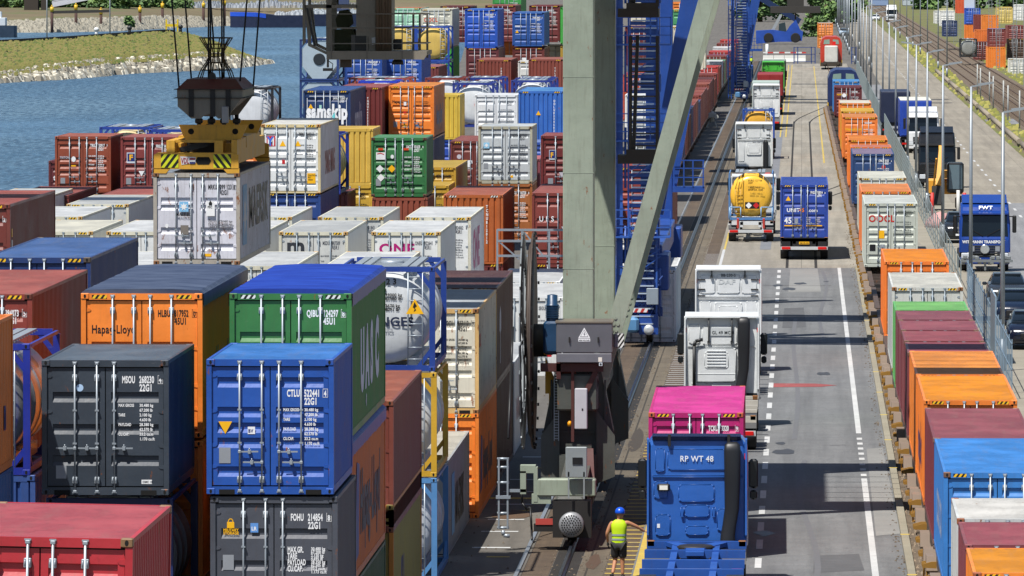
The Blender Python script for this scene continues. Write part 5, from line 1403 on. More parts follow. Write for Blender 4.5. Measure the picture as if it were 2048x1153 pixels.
T = tractor('blue tractor unit lettered RP WT 48 with thick black intake pipe, nearest in lane', '#2660b2', -2.56, 184.2, 3.66, (.86, 3.55), 0, ('RP WT 48', (-.42, -.05, 3.06), .20, WHITE), visor=True)
wl = MB(); wl.bbox(-.16, .16, -.12, 0, -.09, .09, .03); w_ = part('work_lamp', wl, BLACK, T, (-.82, -.03, 2.42)); wl = MB(); wl.box(-.10, .10, -.125, -.12, -.055, .055); part('lens', wl, LAMP, w_)
flat_poly(rect(.07, .1), T, (-.98, -.035, 1.42), WHITE)
T2 = tractor('white tractor unit with black intake pipe and plate GL 49 MCM', '#d3d7d8', -2.62, 246.5, 3.66, (.72, 3.62), 2, ('GL 49 MCM', (-.32, -.062, 3.05), .15, plain('#33383c')))
pl = MB(); pl.box(-.36, .36, -.055, -.047, -.05, .2); part('licence_plate', pl, plain('#b9bec0'), T2, (0, -.002, 3.05))
T3 = tractor('white tractor unit with high back wall marked BB-230-5', '#d8dbdc', -2.72, 279, 3.86, None, 1, ('BB-230-5', (-.27, -.03, 3.55), .15, BLACK), mirror=False)
letter('DAF', T3, (-.38, -.03, 3.28), .25, plain('#c2c6c7'), wide=1.3, bold=.03)
def lane_truck(label, c, Y, px0, px1, ytop, style, **kw):
    x0, z = at(px0, ytop, Y); x1, _ = at(px1, ytop, Y)
    return tractor(label, c, (x0 + x1) / 2, Y, min(z, 4.25), None, style, w=min(2.6, x1 - x0), **kw)
T = lane_truck('white tractor unit ahead of the yellow tank truck, small plate on its back wall', '#d6d9d8', 512, 1470, 1546, 247, 1)
mb = MB(); mb.bbox(.62, .98, -.35, -.02, .9, 2.9, .12); part('air_intake', mb, plain('#1a1b1e', .5), T)
letter('MK GE 1477', T, (-.1, -.04, 2.7), .2, GREYT)
lane_truck('white tractor unit behind the red trailer, farther up the lane', '#dadcdb', 668, 1505, 1560, 170, 1)
lane_truck('lime green tractor unit near the white barrier', '#3fae2a', 812, 1524, 1569, 124, 1)
# tilt trailers far up the lane
def semi_box(label, c, X, Y, z1, L, w=2.5, group='trailers queueing in the lane', roofc=None):
    t = thing('box_trailer', label, 'trailer', (X, Y, 0), 0, group)
    b = MB(); b.bbox(-w / 2, w / 2, 0, L, 1.2, z1, .05); part('box', b, paint(c, .45, .25), t)
    if roofc: q = MB(); q.bbox(-w / 2 + .02, w / 2 - .02, .02, L - .02, z1 - .01, z1 + .05, .02); part('roof', q, plain(roofc, .6), t)
    dd = MB()
    for s in (-1, 1): dd.bbox(s * .6 - .56, s * .6 + .56, -.03, .01, 1.3, z1 - .1, .015)
    part('door', dd, paint(c, .4, .3), t)
    ch = MB(); ch.box(-1.1, 1.1, .1, L - .5, .95, 1.2); ch.box(-1.15, 1.15, -.04, .1, .55, .75); part('chassis', ch, STEELD, t)
    for yy in (1.6, 2.9, 4.2):
        for s in (-1, 1): wheel(t, (s * 1.02, yy, .5), .5, .36)
    for s in (-1, 1):
        tl = MB(); tl.box(s * .9 - .2, s * .9 + .2, -.07, -.03, .58, .72); part('tail_light', tl, REDL, t)
    return t
x, _ = at(1541, 160, 735); semi_box('red box trailer ahead of the white tractor unit far up the lane', '#8a1c1c', x, 728, 4.0, 13)
x, _ = at(1531, 161, 674); semi_box('grey green box trailer in front of the far white tractor unit', '#7f8f88', x, 676.5, 4.0, 12, roofc='#9aa8a0')
x, _ = at(1550, 120, 835); semi_box('dark box trailer with grey roof at the head of the lane', '#26382c', x, 816.5, 4.0, 13, roofc='#8a948c')


def skeletal(label, c, X, Y, L=12.3, group='skeletal container trailers in the lane', rear=True):
    t = thing('container_trailer', label, 'trailer', (X, Y, 0), 0, group)
    pm = paint(c, .4, .3); f = MB()
    for s in (-.5, .5): f.box(s - .08, s + .08, 0, L, .82, 1.10)
    for yy in (.0, L * .30, L * .52, L * .76, L - .2): f.box(-1.22, 1.22, yy, yy + .2, .94, 1.14)
    f.prism([(-.75, L - .2), (-.2, L - 2.2), (.2, L - 2.2), (.75, L - .2), (.45, L - .2), (0, L - 1.3), (-.45, L - .2)], 'z', 1.02, 1.12)
    f.box(-.22, .22, L - 3.4, L - 2.1, 1.04, 1.13)
    part('frame', f, pm, t)
    for yy in (.1, L - .1):
        for s in (-1, 1):
            q = MB(); q.bbox(-.1, .1, -.1, .1, 0, .16, .02); part('twist_lock', q, plain('#7a5028', .6, .3), t, (s * 1.12, yy, 1.0))
    ax = MB()
    for yy in (1.5, 2.81, 4.12): ax.tube((-1.1, yy, .5), (1.1, yy, .5), .07, 8); ax.box(-.9, -.5, yy - .3, yy + .3, .5, .8); ax.box(.5, .9, yy - .3, yy + .3, .5, .8)
    ax.bbox(-1.15, -.7, L - 4.6, L - 3.6, .45, .9, .05); ax.box(.75, .9, L - 4.2, L - 4.0, .1, .9); ax.box(-.9, -.75, L - 4.2, L - 4.0, .1, .9)
    for k in range(6): ax.tube((-.6 + k * .24, L - 3.5, .93), (-.5 + k * .2, L - .6, .98), .018, 5)
    part('axle', ax, STEELD, t)
    gd = MB()
    for yy in (1.5, 2.81, 4.12):
        for s in (-1, 1):
            wheel(t, (s * 1.02, yy, .5), .5, .38); gd.prism([(yy - .58, .7), (yy - .4, 1.05), (yy + .4, 1.05), (yy + .58, .7), (yy + .54, .7), (yy + .36, 1.02), (yy - .36, 1.02), (yy - .54, .7)], 'x', s * 1.02 - .2, s * 1.02 + .2)
    part('mudguard', gd, plain('#24262a', .5), t)
    bm = MB(); bm.box(-1.2, 1.2, -.06, .06, .52, .68); bm.box(-.7, -.6, 0, .1, .6, .95); bm.box(.6, .7, 0, .1, .6, .95); part('bumper', bm, plain('#c9ccce', .4, .2), t)
    for s in (-1, 1):
        tl = MB(); tl.bbox(s * .92 - .22, s * .92 + .22, -.11, -.06, .54, .67, .01); part('tail_light', tl, REDL, t)
    return t


skeletal('blue skeletal container trailer behind the nearest blue tractor unit', '#1d4f9e', -2.56, 171.5, 12.2)
skeletal('white skeletal trailer below the pink container', '#8a8d90', -2.66, 192.4, 12.6)
A, d = container('bright pink container on a trailer in front of the nearest blue tractor unit', '#b01468', 192.5, 1297, 829.6, 'l', L=12.192, H=2.591, roofc='#d83a98', haz=True, yaw_=.003, castc='#b05028', code='TCKU|3320|9', group='containers on road trailers', zfix=1.16)
letter('ONE', d[-1], (.12, -.004, 1.3), .45, WHITE, bold=.03)
skeletal('rusty white skeletal trailer behind the GL 49 MCM tractor unit', '#b9b4a8', -2.62, 233.6, 10.8)
skeletal('grey skeletal trailer behind the BB-230-5 tractor unit', '#7d8084', -2.72, 264, 12.2)
A = tank('yellow tank container with a hazard placard on a trailer in the lane', '#4a7ab0', '#f2b81c', 406, 1457, 326, 'l', group='tank containers on road trailers', zfix=1.17, cage=False, ladder=False)
letter('EURO 127768\n2687\n\nTARE 19810\nMAX GR. 3600', A, (-.15, -.02, 2.1), .14, plain('#5a4410'), lh=.9)
flat_poly(rect(.78, .36), A, (-.32, -.035, .62), BLACK)
flat_poly(DIA, A, (-.12, -.045, .80), WHITE); flat_poly(DIA, A, (.28, -.045, .80), REDP)
lad = MB()
for x in (-.85, -.55): lad.path([(x, -.05, .3), (x, -.05, 1.7), (x * .8, .1, 2.3)], .025, 6)
for k in range(8): lad.tube((-.85, -.05, .35 + k * .2), (-.55, -.05, .35 + k * .2), .018, 6)
part('ladder', lad, plain('#b38a20', .4), A)
sk = skeletal('white tank trailer with bright rear bumper under the yellow tank', '#c9cccd', A.location.x, 405.2, 12.2)
for s in (-1, 1):
    g = MB(); g.path([(s * 1.15, -.1, 1.15), (s * 1.15, -.1, 1.9), (s * .55, -.1, 1.9), (s * .55, -.1, 1.3)], .03, 6); part('guard_rail', g, plain('#7ea4c4', .4), sk)
    g = MB(); g.bbox(s * .7 - .06, s * .7 + .06, -.05, .1, .75, 1.3, .02); part('reflector_post', g, plain('#b03a30'), sk)
lane_truck('tractor unit pulling the yellow tank, hidden beyond it with only mirrors showing', '#c9cccd', 420, 1462, 1553, 352, 1)
A = tank('yellow tank container in a bright blue frame behind the farther white tractor unit', '#2450a6', '#d9a01c', 571, 1485, 212, 'l', group='tank containers on road trailers', zfix=1.2)
skeletal('blue skeletal trailer under the far yellow tank', '#2450a6', A.location.x, 570, 12.2)
A, d = container('blue container lettered UNIT45.com on a truck driving away', '#1f3f94', 382, 1560.6, 369.7, 'l', L=13.7, H=2.896, roofc='#2a4aa0', code='FVGU|958014|5', size='LEPA', data=False, group='containers on road trailers', ribs=[.5, 1.1, 1.7, 2.25])
letter('UNIT', d[-1], (.22, -.007, 1.33), .27, WHITE, bold=.03, wide=1.0); letter('45', d[-1], (.86, -.007, 1.33), .27, plain('#e07a1c'), bold=.03, wide=.9); letter('.com', d[1], (.17, -.007, 1.33), .24, WHITE, bold=.02, wide=1.0); letter('45', d[-1], (.1, -.007, .75), .42, WHITE, bold=.03)
flat_poly(TRI, d[-1], (.3, -.007, 1.9), YELLOW); flat_poly(rect(.18, .25), d[-1], (.62, -.006, .75), GREYT); flat_poly(rect(.9, .06), d[-1], (.1, -.02, .60), YELLOW); flat_poly(rect(.8, .06), d[1], (.1, -.02, .60), YELLOW)
letter('MGW\nTARE\nPAYL\nCUB', d[1], (.1, -.006, 1.0), .1, WORN); letter('34000\n4660\n29340\n84.2', d[1], (.6, -.006, 1.0), .1, WORN)
sk = skeletal('dark skeletal trailer under the UNIT45 container', '#26282c', A.location.x, 381.9, 13.4)
p = MB(); p.box(-.26, .26, -.075, -.062, .80, .93); part('licence_plate', p, YELLOW, sk); letter('OK-75-VN', sk, (-.22, -.08, .82), .11, BLACK)
p = MB(); p.box(-1.15, 1.15, .0, .05, .66, 1.1); part('tail_board', p, plain('#1c1d20'), sk)
tractor('tractor unit pulling the UNIT45 container, only its mirrors showing', '#2a4a9a', A.location.x, 396, 3.6, None, 1)
# ------------------------------------------------------------------ gantry cranes
CG = paint('#8f9a88', .5, .55, .12); CG_SHADE = paint('#4a4d48', .55, .6, .3); REDB = paint('#4a201c', .6, .3); CBL = paint('#1b4898', .4, .35); CBLK = plain('#1d1d20', .6)  # crane green, and a copy darkened with the shade around the foot
RX = -6.02
c1 = thing('gantry_crane', 'grey green rail gantry crane whose tall leg stands left of the truck lane', 'crane', (RX - .02, 203.4, 0))
Y2 = 16.0
def crane_parts():
    def colmn(y):
        mb = MB(); mb.bbox(-.42, .42, y - .45, y + .45, 4.6, 16.6, .03)
        for z in (7.0, 9.6, 12.2): mb.box(-.425, .425, y - .455, y + .455, z, z + .02)
        return mb
    part('leg', colmn(0), CG, c1, (.0, 0, 0)); part('leg', colmn(Y2), CG, c1, (.17, 0, 0))
    for y in (-.1, Y2):
        mb = MB(); mb.beam((.62, y, 4.1), (3.9, y, 15.9), .42, .6, (1, 0, 0))
        for k in range(9):
            z = 5.0 + .17 * (k // 2); mb.lathe([(-.02, .05), (.0, .05)], (.80 + .12 * (k % 2) + .05 * (k // 2), y - .30, z), 'y', 6)
        part('diagonal_leg', mb, CG, c1)
    for y in (0, Y2):
        mb = MB(); mb.bbox(-46, 16, y - 1.1, y + 1.1, 16.6, 19.6, .04)
        mb.box(-46, 16, y + 1.1, y + 1.9, 16.55, 16.62); part('girder', mb, CG, c1)
    mb = MB()
    for q in (3.5, 5.6, 7.8, 9.9, 12.1): mb.tube((-46, q, 17.6), (16, q, 17.2), .06, 6)
    part('festoon_cable', mb, CBLK, c1)
    mb = MB(); mb.bbox(-2.4, .75, .9, 15.2, 17.2, 20.2, .1); part('machinery_house', mb, CG_SHADE, c1)
    mb = MB(); mb.bbox(-13.5, -6.5, 3.4, 12.6, 17.2, 19.0, .1); part('trolley', mb, CG_SHADE, c1)
    mb = MB(); mb.bbox(-.55, .55, -1.2, Y2 + 1.2, 3.2, 4.2, .05); part('sill_beam', mb, CG_SHADE, c1)
    # foot of the leg
    for y in (0, Y2):
        mb = MB()
        mb.prism([(-.95, 1.9), (.95, 1.9), (.95, 2.6), (.55, 4.6), (-.55, 4.6), (-.95, 2.6)], 'y', y - .45, y + .45)
        mb.box(-.5, .5, y - 1.0, y + 1.0, 1.3, 2.0)
        for s in (-1, 1): mb.prism([(s * .5, 3.2), (s * 1.0, 2.5), (s * 1.0, 1.4), (s * .5, 1.2)], 'y', y - .8, y - .74)
        mb.box(-.98, .98, y - .52, y - .48, 2.55, 2.62); mb.box(-.75, -.7, y - .52, y - .45, 1.2, 4.0); mb.box(.7, .75, y - .52, y - .45, 1.2, 4.0)
        part('leg_foot', mb, CG_SHADE, c1)
        for q in ((-6.6, -2.9, 1.2) if y == 0 else (-2.2, 2.2)):
            mb = MB(); mb.bbox(-.38, .38, y + q - 1.3, y + q + 1.3, .55, 1.35, .05); bg = part('bogie', mb, CG_SHADE, c1)
            for k in (-.75, .75):
                mb = MB(); mb.lathe([(-.12, .38), (-.1, .43), (-.06, .36), (.06, .36), (.1, .43), (.12, .38)], (0.05, y + q + k, .55), 'x', 20); part('wheel', mb, STEELD, bg)
    # near foot fittings
    mb = MB(); mb.lathe([(-.02, .05), (-.02, .30), (.06, .33), (.5, .31), (.6, .2)], (0, -4.6, .72), 'y', 26)
    mo = part('drive_motor', mb, plain('#8b8d90', .5, .3), c1)
    mb = MB()
    for rr_ in range(1, 5):
        for k in range(rr_ * 6):
            a = 2 * math.pi * k / (rr_ * 6); mb.lathe([(0, .02), (.004, .02)], (.062 * rr_ * math.cos(a), -4.627, .72 + .062 * rr_ * math.sin(a)), 'y', 6)
    part('fan_grille', mb, HOLE, mo)
    mb = MB(); mb.box(-.5, .5, -4.1, -3.4, .35, 1.3); mb.box(-1.0, .0, -4.0, -3.8, .50, .70); part('end_frame', mb, STEELD, c1)
    mb = MB(); mb.box(-.95, -.32, -4.02, -3.98, .68, .84); part('red_stripe', mb, plain('#b0443c'), c1)
    mb = MB(); mb.bbox(-.90, .62, -4.1, -3.6, 1.75, 2.2, .03); mb.box(-1.35, -.95, -4.05, -3.65, 2.35, 2.55); mb.box(-1.35, -1.2, -4.05, -3.65, 1.8, 2.4); mb.box(-1.05, -.55, -4.05, -3.7, 1.55, 1.8); mb.box(-1.0, -.9, -4.06, -3.7, 1.6, 2.5); part('outrigger_frame', mb, CG, c1)
    mb = MB(); mb.bbox(-.16, .40, -4.3, -4.2, 2.25, 3.05, .02); mb.box(.02, .28, -4.31, -4.29, 2.6, 2.78, 0); mb.box(-.1, -.06, -4.3, -4.25, 1.7, 2.4); mb.box(.3, .34, -4.3, -4.25, 1.7, 2.4); part('sensor_box', mb, plain('#8f9698', .4, .2), c1)
    mb = MB(); mb.box(.02, .28, -4.322, -4.31, 2.6, 2.78); part('display', mb, BLACK, c1)
    # galvanised cable guide
    mb = MB()
    for x in (-1.93, -1.70): mb.box(x, x + .045, -4.1, -3.98, .9, 2.75)
    for z in (.92, 1.3, 1.72, 2.1, 2.5, 2.72): mb.tube((-1.95, -4.04, z), (-1.64, -4.04, z), .035, 8)
    mb.box(-1.98, -1.6, -4.12, -3.96, 1.68, 1.76); mb.box(-1.7, -1.2, -4.05, -4.0, 1.85, 1.93); mb.path([(-1.8, -4.04, .85), (-1.78, -4.04, .72), (-1.62, -4.04, .7)], .05, 8)
    part('cable_guide', mb, GALV, c1)
    mb = MB(); mb.path([(-1.80, -3.9, 2.7), (-1.79, -2, 4.6), (-1.79, -1.0, 5.5)], .035, 8); mb.path([(-1.45, -4.04, 1.4), (-1.42, -4.1, 1.0), (-1.30, -4.1, .82), (-1.2, -4.2, .9), (-1.16, -4.4, .3), (-1.13, -5, .1)], .03, 8); part('supply_cable', mb, BLACK, c1)
    # cable reel
    reel = bpy.data.objects.new('cable_reel', None); col.objects.link(reel); reel.parent = c1; reel.location = (-1.36, .9, 5.0)
    mb = MB(); mb.lathe([(.0, .4), (.0, 2.92), (.05, 2.98), (.05, .4)], (.06, 0, 0), 'x', 48); mb.lathe([(-.08, .3), (-.08, 2.6), (.0, 2.7), (.0, .3)], (.06, 0, 0), 'x', 40)
    part('reel_disc', mb, plain('#4a403a', .6, .2), reel)
    mb = MB()
    for k in range(24):
        a0, a1 = 2 * math.pi * k / 24, 2 * math.pi * (k + .86) / 24
        q = [(2.0 * math.cos(a0), 2.0 * math.sin(a0)), (2.97 * math.cos(a0), 2.97 * math.sin(a0)), (2.97 * math.cos(a1), 2.97 * math.sin(a1)), (2.0 * math.cos(a1), 2.0 * math.sin(a1))]
        mb.prism(q, 'x', -.20, -.165)
        mb.beam((-.18, 1.9 * math.cos(a0), 1.9 * math.sin(a0)), (-.18, .4 * math.cos(a0), .4 * math.sin(a0)), .03, .1, (1, 0, 0))
    part('reel_flange', mb, plain('#747a7e', .5, .4), reel)
    mb = MB()
    for k in range(36):
        a_ = 2 * math.pi * k / 36; mb.box(.12, .17, 2.93 * math.cos(a_) - .05, 2.93 * math.cos(a_) + .05, 2.93 * math.sin(a_) - .04, 2.93 * math.sin(a_) + .04)
    part('reel_cleat', mb, BLACK, reel)
    mb = MB(); mb.lathe([(-.25, .2), (-.25, .45), (.35, .45), (.35, .2)], (.1, 0, 0), 'x', 20); part('reel_hub', mb, STEELD, reel)
    # motor by the reel
    mb = MB(); mb.bbox(-.26, .2, -.25, .25, 0, .9, .06); mb.lathe([(.85, .16), (1.35, .17), (1.36, .14), (1.6, .14), (1.62, .05)], (-.02, 0, 0), 'z', 16); mb.box(-.2, .15, -.27, -.2, .1, .5)
    for k in range(8): mb.box(-.2, .16, -.18, .18, 1.0 + k * .045, 1.015 + k * .045)
    part('reel_motor', mb, paint('#123a5c', .4, .3), c1, (-.82, -.9, 4.55)); 
    mb = MB(); mb.prism([(-.10, 3.9), (.16, 3.3), (.16, 2.9), (-.10, 2.9)], 'y', -.4, -.34); mb.box(-.14, .1, -.42, -.32, 3.95, 4.2); mb.box(0, .06, -.4, -.36, 2.0, 2.9); part('yellow_bracket', mb, plain('#c9950c'), c1, (-.95, 0, .55))
    # electrical cabinet with doors
    mb = MB(); mb.bbox(-.72, .80, -1.5, -.6, 4.62, 5.42, .02); cb = part('electrical_cabinet', mb, plain('#74747a', .35, .5), c1)
    mb = MB(); mb.prism([(-1.52, 5.42), (-.58, 5.42), (-.58, 5.5), (-1.52, 5.46)], 'x', -.74, .82); part('cabinet_roof', mb, plain('#7d7468', .4, .4), cb)
    mb = MB(); mb.bbox(-.70, .78, -1.52, -1.4, 4.36, 4.60, .01); part('cabinet_plinth', mb, plain('#7b7b82', .4, .4), cb)
    for x in (-.36, .42):
        mb = MB(); mb.bbox(x - .02, x + .02, -1.55, -1.5, 4.9, 5.05, .005); part('handle', mb, STEELD, cb)
    flat_poly([(-.16, 0), (.16, 0), (0, .28)], cb, (.04, -1.503, 5.02), WHITE); flat_poly(rect(.32, .08), cb, (-.12, -1.503, 4.925), WHITE)
    flat_poly([(-.11, .03), (.11, .03), (0, .23)], cb, (.04, -1.507, 5.02), BLACK); flat_poly([(-.095, .04), (.095, .04), (0, .21)], cb, (.04, -1.511, 5.02), WHITE); flat_poly([(.0, .05), (.03, .11), (.0, .11), (.02, .18), (-.02, .10), (.01, .10)], cb, (.04, -1.515, 5.02), BLACK)
    letter('HIGH VOLTAGE', cb, (-.105, -1.509, 4.94), .05, BLACK, wide=.75)
    flat_poly(rect(.1, .12), cb, (.42, -1.525, 4.38), plain('#d8d2c8')); flat_poly(rect(.09, .09), cb, (.44, -1.53, 4.27), plain('#c9d2da')); flat_poly(disc(.028, 12), cb, (.485, -1.535, 4.315), BLACK)
    mb = MB(); mb.bbox(.84, 1.10, -1.3, -.7, 4.75, 5.12, .02); bx = part('side_box', mb, plain('#6d6a72', .4, .3), c1); mb = MB(); mb.box(.95, 1.11, -1.32, -1.30, 4.75, 5.13); part('warning_stripe', mb, HAZW, bx)
    # frame below the cabinet
    mb = MB(); mb.box(-1.15, .55, -1.3, -1.1, 4.1, 4.32); mb.box(-.72, -.6, -1.3, -.6, 3.9, 4.6); mb.beam((.35, -1.2, 4.1), (-.25, -1.2, 2.9), .14, .14); part('support_frame', mb, REDB, c1)
    mb = MB(); mb.prism([(-.58, 4.1), (-.2, 4.1), (-.2, 3.5), (-.46, 3.5)], 'y', -.98, -.9); mb.box(-.37, -.34, -1.0, -.98, 3.5, 4.1); part('red_duct', mb, paint('#9a4034', .6, .4), c1)
    mb = MB(); mb.bbox(-.62, -.18, -1.0, -.6, 3.2, 3.48, .02); part('junction_box', mb, plain('#a8a9a2'), c1)
    for k, off in enumerate((0, .12, .22)):
        mb = MB(); mb.path([(.1 + off, -1.15, 4.1), (.3 + off * .5, -1.15, 3.8), (.35, -1.15, 3.5), (.2 - off, -1.1, 3.1), (-.05 - off, -.9, 2.95)], .018, 6); part('cable', mb, plain('#33161a'), c1)
    mb = MB(); mb.bbox(-.22, .12, -1.4, -1.1, 2.55, 3.65, .02); part('switch_cabinet', mb, plain('#b4b2b8', .4), c1); flat_poly(rect(.04, .06), c1, (-.03, -1.403, 3.05), BLACK)
    mb = MB(); mb.box(-.32, -.24, -1.3, -1.1, 2.2, 4.1); mb.beam((.2, -2.0, 2.0), (.28, -3.2, .9), .2, .2); part('red_post', mb, REDB, c1)
    mb = MB()
    for x in (-.80, -.68): mb.box(x, x + .02, -.9, -.87, 2.2, 4.2)
    for k in range(26): mb.box(-.79, -.67, -.895, -.875, 2.25 + k * .075, 2.27 + k * .075)
    part('cable_tray', mb, GALV, c1)
    mb = MB(); mb.lathe([(0, .06), (.1, .06), (.14, .02)], (-.36, -1.2, 2.62), 'z', 12); part('beacon', mb, plain('#e0930c', .3), c1)
    # stair cages on the far leg
    for z0_, h, x0 in ((14.0, 2.6, 1.05), (9.75, 3.4, 1.05)):
        mb = MB(); w = .78; y = Y2 - 1.6
        for x in (x0, x0 + w):
            mb.box(x - .03, x + .03, y - .03, y + .03, z0_, z0_ + h); mb.box(x - .04, x + .04, y + 1.2, y + 1.28, z0_, z0_ + h)
        for k in range(int(h / .36)): mb.box(x0, x0 + w, y - .02, y + .02, z0_ + .2 + k * .36, z0_ + .24 + k * .36)
        mb.box(x0 - .35, x0 + w + .06, y - .1, y + 1.3, z0_ - .3, z0_ - .05); mb.box(x0 - .1, x0 + w + .05, y - .12, y - .09, z0_ - .05, z0_ + .12)
        mb.beam((x0 + .1, y + .6, z0_ + .1), (x0 + .2, y + 1.2, z0_ + h), .1, .25)
        part('stair_cage', mb, plain('#3c3731', .6, .2), c1)
crane_parts()
for o in kids(c1):
    n = o.name.split('.')[0]
    if n in ('drive_motor', 'end_frame', 'red_stripe', 'outrigger_frame', 'sensor_box', 'display', 'cable_guide'): o.location = Vector(o.location) + Vector((.08, -4.6, -.32 if n in ('outrigger_frame', 'sensor_box', 'display', 'cable_guide') else 0))
    elif n == 'supply_cable': o.location = Vector(o.location) + Vector((.08, -1.2, 0))
    elif n in ('electrical_cabinet', 'side_box', 'support_frame', 'red_duct', 'junction_box', 'switch_cabinet', 'cable', 'marking', 'red_post', 'reel_motor', 'yellow_bracket', 'beacon', 'cable_tray'): o.location = Vector(o.location) + Vector((.15, 0, .17))
mb = MB(); mb.prism([(-8.2, .9), (-7.6, 1.5), (-1.2, 1.9), (-1.2, 2.3), (-1.0, 2.3), (-1.0, 1.2), (-8.2, .7)], 'x', -.32, .38); part('equaliser_beam', mb, CG_SHADE, c1)

# ropes, headblock, spreader and the hanging container
HX, HZ = at(392.6, 346.5, 210); HX2, _ = at(479.7, 346.5, 210)
hang_x = HX2 - W / 2
A, d = container('pale lilac MAERSK container hanging from the crane, rust stained, code MRKU 099 123', '#c2c3ce', 210, 479.7, 346.0, 'r', L=12.192, H=2.591, rust=.42, dirt=.5, code='MRKU|099 123|8', size='42G1', ink=plain('#2c2e33'), castc='#7a5230', framec='#a09a90', roofc='#8a97a8', haz=False, group='hanging container', ribs=[.32, .78, 1.45, 1.62], data=False)  # bluish shade on the white paint is mixed into wall and roof colours
flat_poly(rect(.26, .28), d[-1], (.62, -.05, 1.32), plain('#7fb8e0')); flat_poly(star(.12), d[-1], (.75, -.056, 1.46), WHITE); letter('MAERSK', d[-1], (.53, -.05, 1.20), .135, BLACK, wide=.8, bold=.02)
flat_poly(rect(.24, .42), d[1], (.26, -.05, 1.20), WHITE); letter('FSC', d[1], (.30, -.056, 1.42), .09, BLACK); flat_poly([(-.04, 0), (.04, 0), (.05, .06), (0, .14), (-.05, .06)], d[1], (.38, -.056, 1.5), BLACK)
flat_poly(rect(.22, .26), d[-1], (.66, -.05, .68), plain('#77706a')); flat_poly(disc(.06, 12, .8), d[-1], (.27, -.006, .92), WHITE); flat_poly(rect(.2, .08), d[1], (.2, -.006, .06), YELLOW)
letter('GROSS WT\nPAYLOAD\nTARE WT\nCUBE', d[1], (.32, -.05, 1.02), .085, plain('#55565c'), lh=.9); letter('30480 kgs\n26580 kgs\n3900 kgs\n67.7 cbm', d[1], (.68, -.05, 1.02), .085, plain('#55565c'), lh=.9)
letter('MAERSK', A, (W / 2 - .006, 3.6, .95), 1.55, plain('#23252c'), 'right', bold=.03, wide=1.25); flat_poly(rect(1.5, 1.7), A, (W / 2 - .004, 1.2, .5), plain('#5f9ccc'), 'right'); flat_poly(star(.7), A, (W / 2 - .001, 1.95, 1.35), plain('#b9c0cc'), 'right')
ztop = A.location.z + 2.591
SY = paint('#d09a10', .5, .5, .2)
sp = thing('spreader', 'yellow container spreader with black striped end panels gripping the hanging container', 'spreader', (hang_x, 210, ztop))
mb = MB()
for y in (.0, 11.9):
    mb.prism([(-1.2, .10), (1.18, .10), (1.18, .50), (1.0, .56), (-1.1, .56), (-1.2, .5)], 'y', y, y + .28)
    for s in (-1, 1): mb.prism([(s * 1.2, -.02), (s * .86, -.02), (s * .74, .12), (s * 1.2, .12)], 'y', y, y + .25)
mb.box(-.5, -.2, .28, 11.9, .12, .5); mb.box(.25, .55, .28, 11.9, .12, .5)
part('end_beam', mb, SY, sp)
mb = MB()
mb.box(-.85, -.62, .05, 3.4, .56, .90); mb.box(.50, .74, .05, 3.4, .56, .90); mb.box(.98, 1.14, .05, 3.4, .5, .92); mb.box(-.62, .5, .2, .3, .84, .92)
mb.box(-.80, 1.15, 3.5, 8.7, .62, .95); mb.box(.62, 1.12, .8, 11.2, .24, .80); mb.box(-.85, -.5, .8, 11.2, .24, .80)
part('main_frame', mb, SY, sp)
mb = MB()
for y in (1.2, 7.4):
    n0 = [(-.40, .88), (-.48, 1.02), (-.60, 1.32), (1.34, 1.32), (1.22, 1.02), (1.14, .88)]
    mb = MB(); mb.prism(n0, 'y', y, y + .12); part('lift_plate', mb, SY, sp)
for y in (1.2, 7.4):
    for x in (-.25, 1.0):
        mb = MB(); mb.lathe([(-.004, .085), (.124, .085)], (x, y, 1.13), 'y', 16); part('hole', mb, HOLE, sp)
for x, m_ in ((-1.0, stripes('#c9cf1c', '#14130f', 5.2, .75)), (.48, stripes('#c9cf1c', '#14130f', 5.2, -.75))):
    mb = MB(); mb.box(0, .49, -.006, 0, 0, .38); part('warning_panel', mb, m_, sp, (x, -.002, .14))
flat_poly([(0, .24), (.44, .22), (.44, .06), (.04, .0)], sp, (-.46, -.006, .22), plain('#c9c6cc'))
letter('VDL', sp, (-.43, -.014, .26), .22, plain('#8a1c2c'), bold=.03, fit=.22)
for k, m_ in enumerate((plain('#8a1c2c'), WHITE, NAVYT)): flat_poly(rect(.15, .05), sp, (-.19, -.014, .36 - k * .055), m_)
mb = MB(); mb.prism([(-.16, -.10), (.16, -.10), (.22, 0), (.16, .11), (-.16, .11), (-.22, 0)], 'y', -.008, .01); part('slot', mb, HOLE, sp, (.19, 0, .33))
mb = MB(); mb.beam((-.5, .5, .62), (.25, .7, .80), .16, .16, (0, 1, 0)); part('hydraulic_cylinder', mb, BLACK, sp)
mb = MB(); mb.box(-.6, .98, 2.8, 3.3, .50, .90); part('drive_housing', mb, BLACK, sp)
mb = MB()
for k in range(4):
    for x in (-.55 + k * .36,): mb.tube((x + .33, 3.6, .95), (x + .33, 3.6, 1.55), .06, 8); mb.bbox(x + .22, x + .44, 3.5, 3.7, 1.3, 1.45, .03)
part('twist_pin', mb, BLACK, sp)
hb = thing('headblock', 'dark grey and rust red crane headblock with a wire cage, above the yellow spreader', 'crane headblock', (hang_x + .32, 213.0, ztop + 1.42)); hb.scale = (.84, 1.0, .69)
HBG = paint('#75716a', .5, .6, .2); HBR = paint('#6a2e24', .6, .5)
def ring8(w, d, z, c=.0): return [(-w, -d, z), (w, -d, z), (w, d, z), (-w, d, z)]
mb = MB(); mb.loft([ring8(1.12, 2.3, 1.32), ring8(.82, 1.7, 1.72)], 0, True); part('hood', mb, HBR, hb)
mb = MB(); mb.box(-1.1, 1.1, -2.3, 2.3, .98, 1.30)
